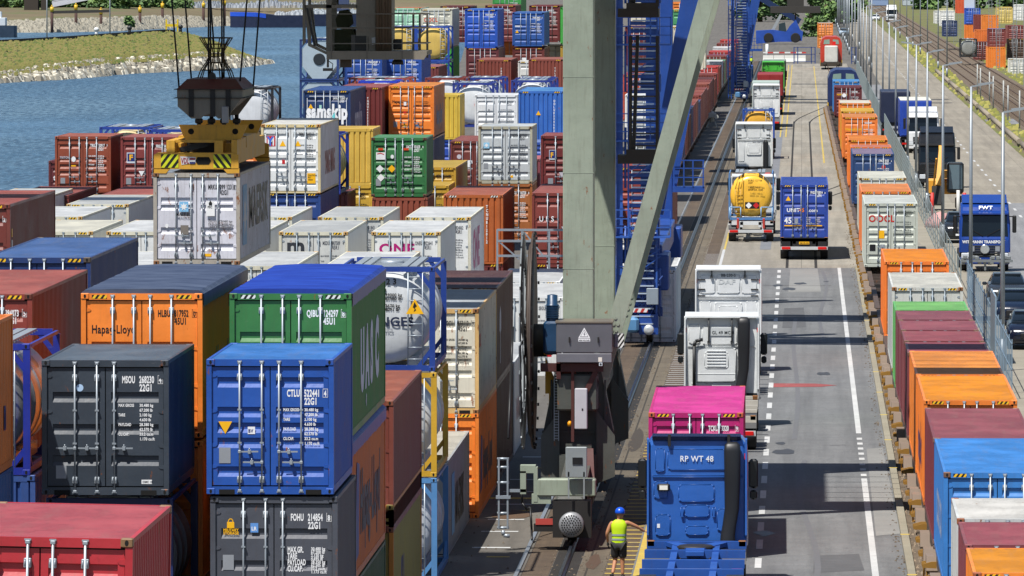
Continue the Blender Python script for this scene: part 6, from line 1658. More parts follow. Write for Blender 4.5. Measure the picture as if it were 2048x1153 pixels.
for y in (-2.3, 2.12):
    mb.prism([(-1.08, .98), (1.08, .98), (.55, .12), (.28, .12), (.16, .26), (-.02, .3), (-.2, .26), (-.3, .12), (-.62, .12), (-1.08, .62)], 'y', y, y + .18)
mb.loft([ring8(1.0, 2.1, .98), ring8(.3, 1.7, .2)], 0, True)
part('housing', mb, HBG, hb)
mb = MB()
for z in (1.30, .95): mb.box(-1.2, 1.2, -2.42, 2.42, z, z + .025)
for x in (-.62, .1, .62): mb.box(x - .08, x + .08, -2.36, -2.30, .2, 1.3)
part('flange', mb, plain('#17171a', .6), hb)
cg = MB(); NR = 10
prof = [(1.72, .62), (2.05, .52), (2.36, .34), (2.62, .24), (2.72, .22), (2.95, .33), (3.12, .42), (3.38, .56)]
for k in range(NR):
    a = 2 * math.pi * k / NR
    cg.path([(r_ * math.cos(a), r_ * math.sin(a), z) for z, r_ in prof], .022, 5)
for z, r_ in prof[1:]:
    pts = [(r_ * math.cos(2 * math.pi * k / 20), r_ * math.sin(2 * math.pi * k / 20), z) for k in range(21)]; cg.path(pts, .02 if r_ < .55 else .026, 5)
part('rope_cage', cg, plain('#4a3a14', .6), hb)
mb = MB(); mb.prism([(-.14, 0), (.14, 0), (.1, .2), (0, .3), (-.1, .2)], 'y', -.1, .1); part('lifting_eye', mb, BLACK, hb, (.02, -1.6, 1.72))
mb = MB(); mb.bbox(-.11, .11, -.1, .1, 0, .68, .02); part('control_box', mb, plain('#8a8b90', .5), hb, (.55, -2.6, -.05))
rp = thing('hoist_ropes', 'black steel hoist ropes carrying the headblock', 'ropes', (0, 0, 0), 0)
RP = plain('#101012', .6)
for pa, ya, pb, Yr_ in ((358.5, 181, 343.5, 211.2), (383, 163, 370, 214.5), (506, 180, 520, 214.8), (480, 163, 494, 211.4), (417, 163, 417, 212), (421.5, 163, 420.5, 214), (444, 163, 443.5, 212), (448, 163, 447.5, 214), (428, 95, 421, 213)):
    xa, za = at(pa, ya, Yr_); xb, zb = at(pb, 0, Yr_); xb += (xb - xa) * .55; zb += (zb - za) * .55
    mb = MB(); mb.tube((xa, Yr_, za), (xb, Yr_, zb), .026, 6); part('rope', mb, RP, rp)

# operator cab
cb = thing('operator_cab', 'dark crane operator cab with big windows and a railed walkway, hanging at the top', 'crane cab', (0, 0, 0))
CBM = paint('#7d766a', .5, .5)
def cpt(px, py, Y=210): return at(px, py, Y)
def cbox(mb, xa, ya, xb, yb, Y0, Y1):
    x0, z1 = cpt(xa, ya); x1, z0 = cpt(xb, yb); mb.box(min(x0, x1), max(x0, x1), Y0, Y1, min(z0, z1), max(z0, z1))
mb = MB()
def poly(pts, y0, y1):
    mb.prism([cpt(a, b) for a, b in pts], 'y', y0, y1)
for yy in (209.6, 211.9):
    # frame around the windows (front and rear wall)
    for pts in ([(607, -30), (613, -30), (613, 85), (607, 92)], [(613, -30), (656, -30), (656, -12), (613, -12)], [(611, 10), (716, 10), (716, 16.5), (611, 16.5)], [(654, -30), (665, -30), (665, 118), (656, 112), (654, 105)], [(714, -30), (776, -30), (776, 104), (714, 104)],
                [(665, 55), (716, 55), (716, 58), (665, 58)], [(612, 16), (617, 16), (624, 88), (656, 104), (656, 110), (618, 92)]):
        poly(pts, yy, yy + .1)
poly([(607, -30), (780, -30), (780, -22), (607, -22)], 209.6, 212)
poly([(656, 102), (856, 102), (856, 110), (656, 110)], 209.3, 212.2)
poly([(656, 110), (856, 110), (850, 119), (656, 119)], 209.3, 209.45)
poly([(775, -30), (782, -30), (782, 104), (775, 104)], 209.6, 212)
part('cab_body', mb, CBM, cb)
mb = MB()
for k, (a, b) in enumerate(((757, 3), (763, 2), (769, 3), (775, 2.4), (781, 3))): mb.tube((cpt(a, 0)[0], 209.5, 17), (cpt(a, 0)[0], 209.5, cpt(a, 104)[1]), .02 * b, 8)
part('pipe', mb, plain('#57493a', .6), cb)
mb = MB()
for yy in (209.3,):
    for py in (28, 56, 87): mb.beam((cpt(655, py)[0], yy, cpt(655, py)[1]), (cpt(853, py)[0], yy, cpt(853, py)[1]), .028, .034, (0, 0, 1))
    for px in (666, 737, 807): mb.beam((cpt(px, 26)[0], yy, cpt(px, 28)[1]), (cpt(px, 26)[0], yy, cpt(px, 117)[1]), .03, .03)
for py in (28, 56, 87): mb.beam((cpt(853, py)[0], 209.3, cpt(853, py)[1]), (cpt(853, py)[0], 212, cpt(853, py)[1]), .028, .034, (0, 0, 1)); mb.beam((cpt(782, py)[0], 212, cpt(782, py)[1]), (cpt(853, py)[0], 212, cpt(853, py)[1]), .028, .034, (0, 0, 1))
for px in (823, 836, 851): mb.beam((cpt(px, 26)[0], 211, cpt(px, 28)[1]), (cpt(px, 26)[0], 211, cpt(px, 117)[1]), .06, .06)
part('railing', mb, plain('#6a655c', .5, .2), cb)
GLZ, ntg, bg_ = new_mat('cab_glass'); bg_.inputs['Transmission Weight'].default_value = 1.0; bg_.inputs['Roughness'].default_value = .02; bg_.inputs['IOR'].default_value = 1.02; bg_.inputs['Base Color'].default_value = (.86, .93, .95, 1)
mb = MB()
for pts in ([(614, 17), (655, 17), (655, 104), (624, 88)], [(614, -30), (655, -30), (655, 10), (614, 10)], [(666, 17), (714, 17), (714, 103), (666, 103)], [(666, -30), (714, -30), (714, 10), (666, 10)]):
    mb.face([(cpt(a, b)[0], 209.66, cpt(a, b)[1]) for a, b in pts])
part('window', mb, GLZ, cb)
mb = MB()
mb.prism([cpt(a, b) for a, b in [(676, 22), (692, 20), (700, 28), (703, 48), (690, 60), (672, 58), (668, 40)]], 'y', 210.6, 211.0); mb.prism([cpt(a, b) for a, b in [(668, 60), (706, 58), (712, 80), (706, 102), (668, 102)]], 'y', 210.2, 211.2)
part('seat', mb, plain('#3a3a1c', .7), cb)
mb = MB(); mb.prism([cpt(a, b) for a, b in [(704, 70), (768, 70), (768, 102), (704, 102)]], 'y', 209.62, 209.7); part('control_panel', mb, plain('#4a4644', .5), cb)
mb = MB(); mb.prism([cpt(a, b) for a, b in [(712, 72), (738, 72), (738, 101), (712, 101)]], 'y', 209.58, 209.62); part('dark_hatch', mb, BLACK, cb)
mb = MB(); mb.prism([cpt(a, b) for a, b in [(745, 76), (765, 70), (763, 84), (746, 90)]], 'y', 209.57, 209.6); part('notice', mb, plain('#a9abad'), cb)
mb = MB(); mb.prism([cpt(a, b) for a, b in [(682, 118), (704, 118), (704, 135), (682, 135)]], 'y', 209.6, 210); part('bracket', mb, plain('#3a2a1a'), cb)
for px in (793, 800):
    mb = MB(); x, z = cpt(px, 118); mb.lathe([(-.16, .02), (-.16, .12), (-.05, .1), (0, .03)], (x, 209.7, z), 'z', 12); part('floodlight', mb, BLACK, cb)
mb = MB(); x, z = cpt(796, 82); mb.bbox(x - .13, x + .13, 209.9, 210.1, z - .25, z + .05, .03); part('loudspeaker', mb, BLACK, cb)
mb = MB(); x, z = cpt(657, 128); mb.box(x - .03, x + .03, 209.7, 209.76, z - .1, z + .2); mb.box(x - .14, x + .14, 209.7, 209.8, z - .2, z - .12); mb.path([(x, 209.7, z + .1), (x + .14, 209.7, z), (x + .12, 209.7, z - .15)], .012, 5); part('camera_arm', mb, plain('#55504c'), cb)
mb = MB(); mb.bbox(cpt(640, 0)[0], cpt(790, 0)[0], 209.5, 213, 15.6, 16.4, .05); part('trolley_link', mb, CBM, cb)
mb = MB(); mb.beam((cpt(617, 16)[0], 209.4, cpt(617, 16)[1]), (cpt(632, 92)[0], 209.4, cpt(632, 92)[1]), .06, .06); mb.beam((cpt(625, 20)[0], 209.4, cpt(625, 20)[1]), (cpt(638, 92)[0], 209.4, cpt(638, 92)[1]), .035, .05); part('wiper', mb, BLACK, cb)

# blue cranes farther along the rail
def blue_crane(label, Ya, Yb, detail=True):
    c = thing('gantry_crane', label, 'crane', (RX - .05, Ya, 0), 0, 'blue gantry cranes')
    d_ = Yb - Ya
    for y in (0, d_):
        mb = MB(); mb.bbox(-.16, .40, y - .5, y + .5, 3.4, 17, .03); part('leg', mb, CBL, c)
        mb = MB(); mb.beam((.15, y, 5.2), (2.15, y, 16.6), .80, .9, (1, 0, 0)); part('diagonal_leg', mb, CBL, c)
        mb = MB(); mb.bbox(-.8, .8, y - 2.4, y + 2.4, 2.2, 3.6, .05); mb.box(-.5, .5, y - 3, y + 3, 1.2, 2.3); mb.box(-.65, .3, y - 3.2, y - 2.4, .55, 1.7); part('leg_foot', mb, CBL, c)
        for q in (-2.2, 2.2):
            for k in (-.7, .7):
                mb = MB(); mb.lathe([(-.12, .4), (-.06, .36), (.06, .36), (.12, .4)], (.05, y + q + k, .55), 'x', 16); part('wheel', mb, STEELD, c)
            mb = MB(); mb.box(-.35, .4, y + q - 1.3, y + q + 1.3, .5, 1.3); part('bogie', mb, CBL, c)
    for y in (d_ * .5 - 21.4, d_ * .5 - 2.6):
        mb = MB(); mb.bbox(-46, 16, y - 1.2, y + 1.2, 16.8, 19.8, .05)
        mb.beam((-8, y + 3.6, 18), (14, y + 1.4, 18), .3, 1.2, (0, 0, 1)); mb.beam((14, y - 3.2, 18), (-8, y - 1.4, 18), .3, .8, (0, 0, 1)); part('girder', mb, CBL, c)
    mb = MB(); mb.bbox(-.5, .5, 0, d_, 3.0, 3.9, .04); part('sill_beam', mb, CBL, c)
    # stairs: flights between landings on the lane side and in front
    st = MB(); y = -3.4
    for k in range(46):
        z = .9 + k * .30; xo = -.72 if (k // 12) % 2 == 0 else -.62
        st.box(xo, xo + .95, y - .12, y + .12, z, z + .05, 1)
    for x in (-.78, .34): st.beam((x, y, .8), (x, y, 14.8), .07, .10, (1, 0, 0))
    for z in (4.4, 8.2, 12.0):
        st.box(-1.5, .9, y - .6, y + 1.0, z - .06, z)
        for zz in (.35, .7, 1.05): st.beam((-1.5, y - .6, z + zz), (.9, y - .6, z + zz), .04, .04, (0, 0, 1))
        for x in (-1.5, -.7, .1, .9): st.box(x - .025, x + .025, y - .62, y - .57, z, z + 1.08)
    st.box(-1.25, -1.0, y - .1, y + .1, 1.0, 15)
    for k in range(40): st.box(-1.28, -.97, y - .13, y - .1, 1.2 + k * .33, 1.23 + k * .33)
    for k in range(46):
        z = .9 + k * .30; st.box(-.74, .36, y + .10, y + .125, z - .16, z - .02)
    for x in (-1.62, -1.3):
        st.box(x - .05, x + .05, y - .3, y - .2, .5, 15.5)
    for k in range(30): st.box(-1.6, -1.32, y - .29, y - .25, .8 + k * .5, .86 + k * .5)
    for z in (2.4, 6.3, 10.1, 13.6):
        for zz in (.3, .62): st.beam((-.8, y - .2, z + zz), (.5, y - .2, z + zz + .9), .035, .035, (0, 0, 1))
        st.bbox(-.3, .5, y + .3, y + .9, z, z + .7, .03); st.tube((-.9, y, z), (-.9, y, z + 2.4), .05, 6)
    part('stairs', st, [paint('#2555a8', .4, .2), plain('#b4c2d2', .5, .3)], c)
    eq = MB(); rq = random.Random(9)
    for k in range(26):
        x = rq.uniform(-.9, .6); z = rq.uniform(1.2, 4.2); w_ = rq.uniform(.08, .28); eq.bbox(x - w_, x + w_, -3.5 + rq.uniform(0, .8), -2.5, z - w_, z + w_ * 1.2, .02)
    for k in range(14): eq.path([(rq.uniform(-.8, .6), -3.4, rq.uniform(1, 4)), (rq.uniform(-.8, .6), -3.3, rq.uniform(1, 4)), (rq.uniform(-.8, .6), -3.4, rq.uniform(1, 4))], .03, 6)
    part('drive_equipment', eq, paint('#1d3f80', .5, .4), c)
    pf = MB(); pf.box(.4, 1.8, d_ - .6, d_ + .6, 5.1, 5.35)
    for zz in (.4, .8, 1.15): pf.beam((.4, d_ - .6, 5.35 + zz), (1.8, d_ - .6, 5.35 + zz), .05, .05, (0, 0, 1))
    for x in (.9, 1.3, 1.75): pf.box(x - .03, x + .03, d_ - .63, d_ - .58, 5.35, 6.5)
    part('platform', pf, CBL, c)
    mb = MB(); mb.bbox(-.05, .42, -3.9, -3.7, 1.7, 2.35, .02); part('sensor_box', mb, plain('#8f9ba5', .4, .2), c)
    mb = MB(); mb.lathe([(0, .05), (0, .2), (.25, .2), (.3, .12)], (.05, -4.3, .72), 'y', 18); part('buffer', mb, plain('#c2c8cc', .4, .3), c)
    mb = MB(); mb.bbox(-.9, -.35, -4.0, -3.4, .6, 1.2, .1); part('drive_motor', mb, paint('#4f86b4', .4, .3), c)
    mb = MB(); mb.box(-1.0, .0, -3.95, -3.9, 1.4, 1.55); part('warning_stripe', mb, stripes('#b0302a', '#d8d8d8', 4, .5), c)
    return c
blue_crane('bright blue rail gantry crane with stairs, right behind the grey green crane leg', 300, 330)
blue_crane('bright blue rail gantry crane far up the rail near the reach stacker', 790, 815)
# ------------------------------------------------------------------ right side: fence, poles, cars, trucks
mb = MB(); FM = plain('#7c8788', .6); FX = 7.05
fn = thing('fence', 'grey green slatted fence between the train and the lay-by', 'fence', (FX, 300, 0))
for k in range(200):
    y = 32 + k * 3.2
    if k < 50 and k % 2: continue
    if k < 100: link('fence_post', cached('fpost', lambda: (lambda m_: (m_.box(-.04, .04, -.04, .04, 0, 2.05), m_.mesh('fence_post', 1))[1])(MB())), FM, fn, (0, y, 0), None, (.45, .45, 1) if k < 50 else None)
    else: mb.box(-.04, .04, y - .04, y + .04, 0, 2.05)
tag(part('fence_post', mb, FM, fn), kind='stuff')
mb = MB(); y = 40
for k in range(200):
    y0 = 32 + k * 3.2
    if y0 > 190:
        for z in (.1, .4, .7, 1.0, 1.3, 1.6, 1.9): mb.box(-.02, .02, y0 + .05, y0 + 3.15, z, z + .14)
    else:
        for z in (.1, .7, 1.3, 1.95): mb.box(-.012, .012, y0, y0 + 3.2, z, z + .03)
        mb.box(-.006, .006, y0 + 1.6, y0 + 1.61, .1, 1.95)
part('fence_panel', mb, FM, fn)
# wire mesh panels nearer
fn2 = thing('mesh_fence', 'blue grey steel bar fence leaning beside the parked cars', 'fence', (7.35, 262, 0))
mb = MB()
for k in range(20): y = k * 3.6; mb.box(-.02, .02, y, y + .05, 0, 2.1)
for k in range(80): y = k * .9 + .45; mb.box(-.007, .007, y, y + .012, .1, 2.0)
for z in (.2, 1.0, 1.9): mb.box(-.015, .015, 0, 72, z, z + .03)
part('bars', mb, plain('#7e93a4', .5, .3), fn2)
mb = MB()
for k in range(3): mb.box(-.03, .03, 22 + k * 2.3, 24.2 + k * 2.3, .1, 2.6)
part('solid_panel', mb, plain('#8296a6', .5, .2), fn2)
PG = 'lamp posts along the fence'
def lamp(label, x, y, h, arm=1, group=PG):
    t = thing('street_lamp', label, 'lamp post', (x, y, 0), 0, group)
    link('pole', cached(('pole', h), lambda: (lambda m_: (m_.tube((0, 0, 0), (0, 0, h), .10, 8, .055), m_.tube((0, 0, 0), (0, 0, 1.2), .12, 8), m_.mesh('pole', 1))[-1])(MB())), plain('#8d949a', .45, .4), t)
    def mh(s):
        m_ = MB(); m_.beam((0, 0, h), (s * .35, 0, h + .06), .07, .07, (0, 1, 0)); m_.loft([[(s * .3, -.1, h + .02), (s * .3, .1, h + .02), (s * .3, .1, h + .14), (s * .3, -.1, h + .14)], [(s * 1.0, -.09, h + .14), (s * 1.0, .09, h + .14), (s * 1.0, .09, h + .22), (s * 1.0, -.09, h + .22)]]); return m_.mesh('lamp_head', 1)
    if arm: link('lamp_head', cached(('lh', h, 1), lambda: mh(1)), plain('#9aa1a6', .4, .3), t)
    if arm == 2: link('lamp_head', cached(('lh', h, -1), lambda: mh(-1)), plain('#9aa1a6', .4, .3), t)
    return t
near = [(280, 'nearest lamp post at the right edge, rising beside the parked cars'), (335, 'second lamp post from the right edge, in front of the blue truck'), (399, 'third lamp post from the right edge, left of the blue truck'), (452, 'fourth lamp post from the right edge, by the excavator'), (492, 'fifth lamp post from the right edge, with two arms'), (535, 'sixth lamp post from the right edge, before the black truck')]
for k, (y, l) in enumerate(near): lamp(l, 7.5 + .05 * (k % 2), y, 9.65, 2 if k == 4 else 1)
for k in range(22): lamp('thin lamp post in the receding row far along the fence', 7.5 + .1 * math.sin(k), 600 + k * 52, 9.7, 1 if k < 6 else 0, 'receding lamp posts far along the fence')
for k in range(14): lamp('thin tall post in the far row beside the highway', 9.3 + .2 * math.sin(k * 2), 1000 + k * 60, 11.5, 0, 'far posts beside the highway')
for k, y in enumerate((953, 1015, 1102, 1168, 1245, 1320, 1410, 1500, 1600)):
    lamp('tall pale post beside the far railway', 18.4, y, 14.5, 0, 'tall pale posts beside the railway')
# catenary masts and rail-side posts
for k in range(12):
    x = 26.4 + (k % 2) * .5; y = 640 + k * 62
    t = thing('lattice_mast', 'steel lattice mast beside the far tracks', 'mast', (x, y, 0), 0, 'lattice masts beside the far tracks')
    def mm():
        m_ = MB()
        for sx in (-.22, .22):
            for sy in (-.15, .15): m_.box(sx - .03, sx + .03, sy - .03, sy + .03, 0, 13)
        for q in range(26): m_.box(-.22, .22, -.17, -.13, q * .5, q * .5 + .05)
        return m_.mesh('lattice', 1)
    link('lattice', cached('lat', mm), plain('#8a9094', .5, .3), t)
for k in range(16):
    y = 430 + k * 27; t = thing('rail_post', 'thin grey post beside the railway verge', 'post', (19.2 + .3 * (k % 2), y, 0), 0, 'thin posts beside the verge')
    link('post', cached('rpost', lambda: (lambda m_: (m_.tube((0, 0, 0), (0, 0, 3.4), .07, 6), m_.mesh('post', 1))[1])(MB())), plain('#a4a7a4', .6), t)
for k in range(9):
    y = 560 + k * 48; mb = MB()
    mb.tube((0, 0, .45), (0, 40, .45), .22, 10)
    for q in range(8): mb.box(-.25, .25, 2 + q * 5, 2.4 + q * 5, 0, .3)
    tag(part('timber_barrier', mb, plain('#8b8171', .9), None, (17.6, y, 0)), 'weathered timber log barrier along the highway verge', 'barrier', 'timber barriers along the verge')
mb = MB(); mt = MB(); rr = random.Random(21)
for _ in range(5000):
    x = rr.uniform(17.1, 30) if rr.random() < .7 else rr.uniform(30, 50); y = rr.uniform(300, 1300); s = rr.uniform(.1, .35)
    if 19.6 < x < 23 or 22.9 < x < 26.3: continue
    mt.face([(x - s, y, 0), (x + s, y, 0), (x + s * .6, y + .1, s * 1.2), (x - s * .5, y + .1, s * 1.0)], rr.choice([0, 0, 1]))
tag(part('verge_grass', mt, [plain('#7f8040', .95, var=.3), plain('#a09a55', .95, var=.3)]), 'dry grass tufts on the railway verge', 'grass', kind='stuff')


def car(label, c, X, Y, group='cars parked behind the fence', suv=1.0):
    t = thing('parked_car', label, 'car', (X, Y, 0), 0, group)
    pm = paint(c, .2, .05)
    mb = MB(); H = 1.0
    st = [(0, .62, .45, .62), (.05, .80, .30, .78), (.35, .88, .22, .92), (1.1, .91, .22, 1.0), (2.2, .91, .22, 1.03), (3.5, .90, .22, 1.05), (4.25, .86, .26, 1.0), (4.5, .78, .36, .85)]
    rings = []
    for y, w, zb, zt in st:
        zt *= suv
        rings.append([(-w * .92, y, zb), (w * .92, y, zb), (w, y, zb + .12), (w, y, zb + (zt - zb) * .6), (w * .96, y, zt - .06), (w * .82, y, zt), (-w * .82, y, zt), (-w * .96, y, zt - .06), (-w, y, zb + (zt - zb) * .6), (-w, y, zb + .12)])
    mb.loft(rings, 0, True, True); part('body', mb, pm, t)
    g = MB(); r2 = []
    for y, w, zt in ((1.05, .78, 1.0), (1.25, .76, 1.08), (1.95, .66, 1.42), (2.9, .66, 1.45), (3.8, .68, 1.32), (4.25, .74, 1.02)):
        zt *= suv; r2.append([(-w - .06, y, .98 * suv), (w + .06, y, .98 * suv), (w, y, max(zt - .06, .985 * suv)), (w - .08, y, max(zt, .99 * suv)), (-w + .08, y, max(zt, .99 * suv)), (-w, y, max(zt - .06, .985 * suv))])
    g.loft(r2, 0, True, True); part('windows', g, GLASS, t)
    rf = MB(); rf.loft([[(-.60, y, z), (.60, y, z), (.60, y, z + .02), (-.60, y, z + .02)] for y, z in ((1.9, 1.40 * suv), (2.0, 1.43 * suv), (2.9, 1.455 * suv), (3.7, 1.35 * suv))], 0, True); part('roof', rf, pm, t)
    for y in (.85, 3.55):
        for s in (-1, 1): wheel(t, (s * .80, y, .33), .33, .22)
    for s in (-1, 1):
        h = MB(); h.loft([[(s * .5, .02, .60), (s * .5, .02, .72), (s * .5, .15, .74)], [(s * .80, .10, .64), (s * .80, .10, .76), (s * .80, .3, .78)]], 0, True); part('headlight', h, plain('#d5dadd', .1), t)
        m_ = MB(); m_.bbox(s * 1.02 - .1, s * 1.02 + .1, 1.5, 1.65, .95, 1.1, .04); part('mirror', m_, pm, t)
    gr = MB(); gr.bbox(-.42, .42, -.02, .06, .44, .66, .02); gr.box(-.6, .6, .0, .08, .28, .36); part('grille', gr, BLACK, t)
    em = MB(); em.lathe([(-.035, .07), (-.02, .07)], (0, 0, .6), 'y', 14); part('emblem', em, GALV, t)
    p = MB(); p.box(-.26, .26, -.04, -.022, .42, .52); part('licence_plate', p, WHITE, t)
    return t
car('dark blue parked car with big headlights, nearest at the right edge', '#10192e', 9.02, 294.8)
car('dark blue parked car in the middle of the three at the right edge', '#152238', 8.98, 314)
car('grey blue parked car farthest of the three, just in front of the blue truck', '#2a3038', 9.1, 330)
car('dark grey parked car half hidden behind the blue truck', '#24282e', 8.55, 404, suv=1.12)


def front_truck(label, c, X, Y, ztop=3.65, dark=False, spoiler=True, group='trucks parked facing the camera'):
    t = thing('parked_truck', label, 'truck', (X, Y, 0), 0, group)
    pm = paint(c, .25, .1); mb = MB()
    def ring(y, ins, z0, zt): h = 1.25 - ins; return [(-h, y, z0), (h, y, z0), (h, y, zt - .5), (h - .06, y, zt - .1), (h - .16, y, zt), (-h + .16, y, zt), (-h + .06, y, zt - .1), (-h, y, zt - .5)]
    mb.loft([ring(0, .06, .95, 1.60), ring(.06, .0, .95, 1.75), ring(.27, .0, .95, 2.88), ring(.5, .02, .95, ztop - .25), ring(.95, .02, .95, ztop), ring(2.25, .04, .95, ztop)], 0, True); part('cab', mb, pm, t)
    w = MB(); w.face([(-1.13, .035, 1.74), (1.13, .035, 1.74), (1.07, .225, 2.78), (-1.07, .225, 2.78)]); w.face([(-1.262, .4, 1.75), (-1.262, .4, 2.4), (-1.262, 1.2, 2.4), (-1.262, 1.2, 1.75)]); part('windscreen', w, GLASS, t)
    v = MB(); v.prism([(-.02, 2.86), (.34, 2.98), (.34, 2.88), (-.01, 2.80)], 'x', -1.15, 1.15); part('sun_visor', v, pm if not dark else BLACK, t)
    if spoiler: s_ = MB(); s_.prism([(.7, ztop - .05), (2.2, ztop + .32), (2.2, ztop - .05)], 'x', -1.1, 1.1); part('roof_spoiler', s_, pm, t)
    g = MB()
    for k in range(5): g.bbox(-.80, .80, -.04, .03, .74 + k * .12, .81 + k * .12, .01)
    part('grille', g, plain('#24282c', .4), t)
    for s in (-1, 1):
        h = MB(); h.bbox(s * .95 - .2, s * .95 + .2, -.06, .05, .62, .92, .03); part('headlight', h, plain('#c5cbd0', .1), t)
        m_ = MB(); m_.bbox(s * 1.45 - .1, s * 1.45 + .1, .2, .4, 1.9, 2.75, .04); m_.beam((s * 1.2, .3, 2.7), (s * 1.45, .3, 2.7), .05, .05, (0, 0, 1)); part('mirror', m_, BLACK, t)
        wheel(t, (s * 1.02, 1.3, .5), .5, .33); wheel(t, (s * 1.0, 5.0, .5), .5, .5)
        ws = MB(); ws.beam((s * .1, .01, 1.76), (s * .75, .07, 2.1), .03, .02, (0, 0, 1)); part('wiper', ws, BLACK, t)
    b = MB(); b.bbox(-1.22, 1.22, -.03, .25, .36, .72, .05); part('bumper', b, pm if not dark else plain('#1c1e22'), t)
    ch = MB(); ch.box(-.5, .5, .3, 6.2, .55, .95); part('chassis', ch, STEELD, t)
    return t
T = front_truck('blue parked truck with white transport lettering and its front panel open', '#103a8a', 8.98, 368, 3.4)
letter('FWT', T, (-.3, .33, 3.06), .26, WHITE, bold=.03, wide=1.2).rotation_euler = (R(60), 0, 0)
letter('WITTMANN TRANSPORT', T, (-1.1, -.015, 1.40), .19, WHITE, bold=.04, fit=2.1)
mb = MB(); mb.lathe([(-.02, .19), (-.02, .23), (.02, .23), (.02, .19)], (0, -.07, 1.10), 'y', 24)
for k in range(3):
    a = R(90 + 120 * k); mb.beam((0, -.07, 1.10), (.2 * math.cos(a), -.07, 1.10 + .2 * math.sin(a)), .02, .05, (0, 1, 0))
part('emblem', mb, plain('#cfd4d8', .2, .8), T)
for s in (-1, 1):
    mb = MB(); mb.box(s * .62 - .11, s * .62 + .11, -.07, -.055, 1.0, 1.25); part('side_vent', mb, GREYT, T)
rr = random.Random(5); mb = MB()
for k in range(26):
    x = -1.1 + 2.3 * rr.random(); z = .45 + .3 * rr.random(); mb.bbox(x - .1, x + .1, -.9 + .3 * rr.random(), -.5, z - .08, z + .08, .02)
mb.box(-1.15, 1.35, -.9, -.6, .5, .62); mb.box(-.05, .05, -.8, -.6, .1, .6); mb.box(-.9, -.7, -.7, -.4, .2, .6); mb.box(.7, .95, -.7, -.4, .25, .6)
part('open_front', mb, plain('#7d8284', .5, .4), T)
front_truck('black parked truck with roof bar behind the excavator', '#16181c', 9.0, 500, 3.75, True)
T = front_truck('white tractor unit with a blue curtain trailer in the lay-by', '#d8dbde', 9.5, 588, 3.3)
semi_box('blue curtain sided trailer with pale roof behind the white tractor unit in the lay-by', '#1d44a8', 9.0, 592.5, 4.05, 13, group='trailers in the lay-by', roofc='#c9c9bc')
semi_box('dark navy trailer parked along the fence', '#1a2440', 8.0, 640, 3.9, 12, group='trailers in the lay-by')
x, y = gnd(1783, 44); T = front_truck('white truck far up the highway', '#d8dbde', x, y, 3.6, group='traffic far up the highway'); 
x, y = gnd(1752, 42); car('white car far up the highway', '#d8dbde', x, y, group='traffic far up the highway')
x, y = gnd(1688, 72); car('pale blue car beside the far orange containers', '#9ab4cc', x, y, group='traffic far up the highway')
# excavator
ex = thing('excavator', 'yellow excavator with black cab working behind the fence', 'excavator', (8.7, 455, 0))
EY = paint('#d99a12', .4, .3)
mb = MB(); mb.bbox(-.2, 1.1, .2, 2.2, 2.0, 3.0 - .55, .05); mb.bbox(-1.1, 1.1, 1.0, 3.2, 1.0, 1.9, .08); part('upper_body', mb, EY, ex)
mb = MB(); mb.bbox(.12, 1.12, -.1, 1.4, 1.1, 2.95, .1); c_ = part('cab', mb, plain('#15171a', .3), ex)
mb = MB(); mb.box(.22, 1.02, -.115, -.1, 1.35, 2.82); mb.box(.105, .118, .05, 1.25, 1.6, 2.8); part('window', mb, plain('#5d7079', .08), c_)
mb = MB(); mb.bbox(-1.25, -.65, .2, 3.2, 0, .85, .15); mb.bbox(.65, 1.25, .2, 3.2, 0, .85, .15); part('track', mb, STEELD, ex)
mb = MB(); mb.beam((-.35, .8, 1.6), (-.25, -.6, 3.9), .32, .4); mb.beam((-.25, -.6, 3.9), (-.5, -1.9, 1.6), .26, .3); mb.beam((-.7, .6, 1.4), (-.55, -.4, 3.2), .1, .1); part('boom', mb, EY, ex)
mb = MB(); mb.prism([(-2.3, .5), (-1.6, .4), (-1.5, 1.5), (-2.0, 1.6)], 'x', -.85, -.15); part('bucket', mb, STEELD, ex)
for k, (x, z, l) in enumerate(((7.65, 1.1, 'left'), (9.2, 1.2, 'middle'), (9.6, 1.0, 'right'))):
    mb = MB(); mb.tube((0, 0, 0), (0, 0, z + .5), .10, 8)
    tag(part('marker_post', mb, stripes('#c82418', '#e0e0dc', 2.2, 0.0) if False else plain(['#c02a20', '#d0cfca', '#c8301f'][k]), None, (x, 440 + k * 1.5, 0)), ['red', 'white', 'bright red'][k] + ' marker post at the roadworks by the excavator, %s of three' % l, 'marker post', 'roadworks posts')
mb = MB(); mb.lathe([(0, .9), (.4, .8), (.8, .35), (.9, .02)], (0, 0, 0), 'z', 14); tag(part('covered_heap', mb, plain('#b98a86', .8), None, (7.9, 428, 0)), 'pinkish covered heap beside the roadworks', 'heap')

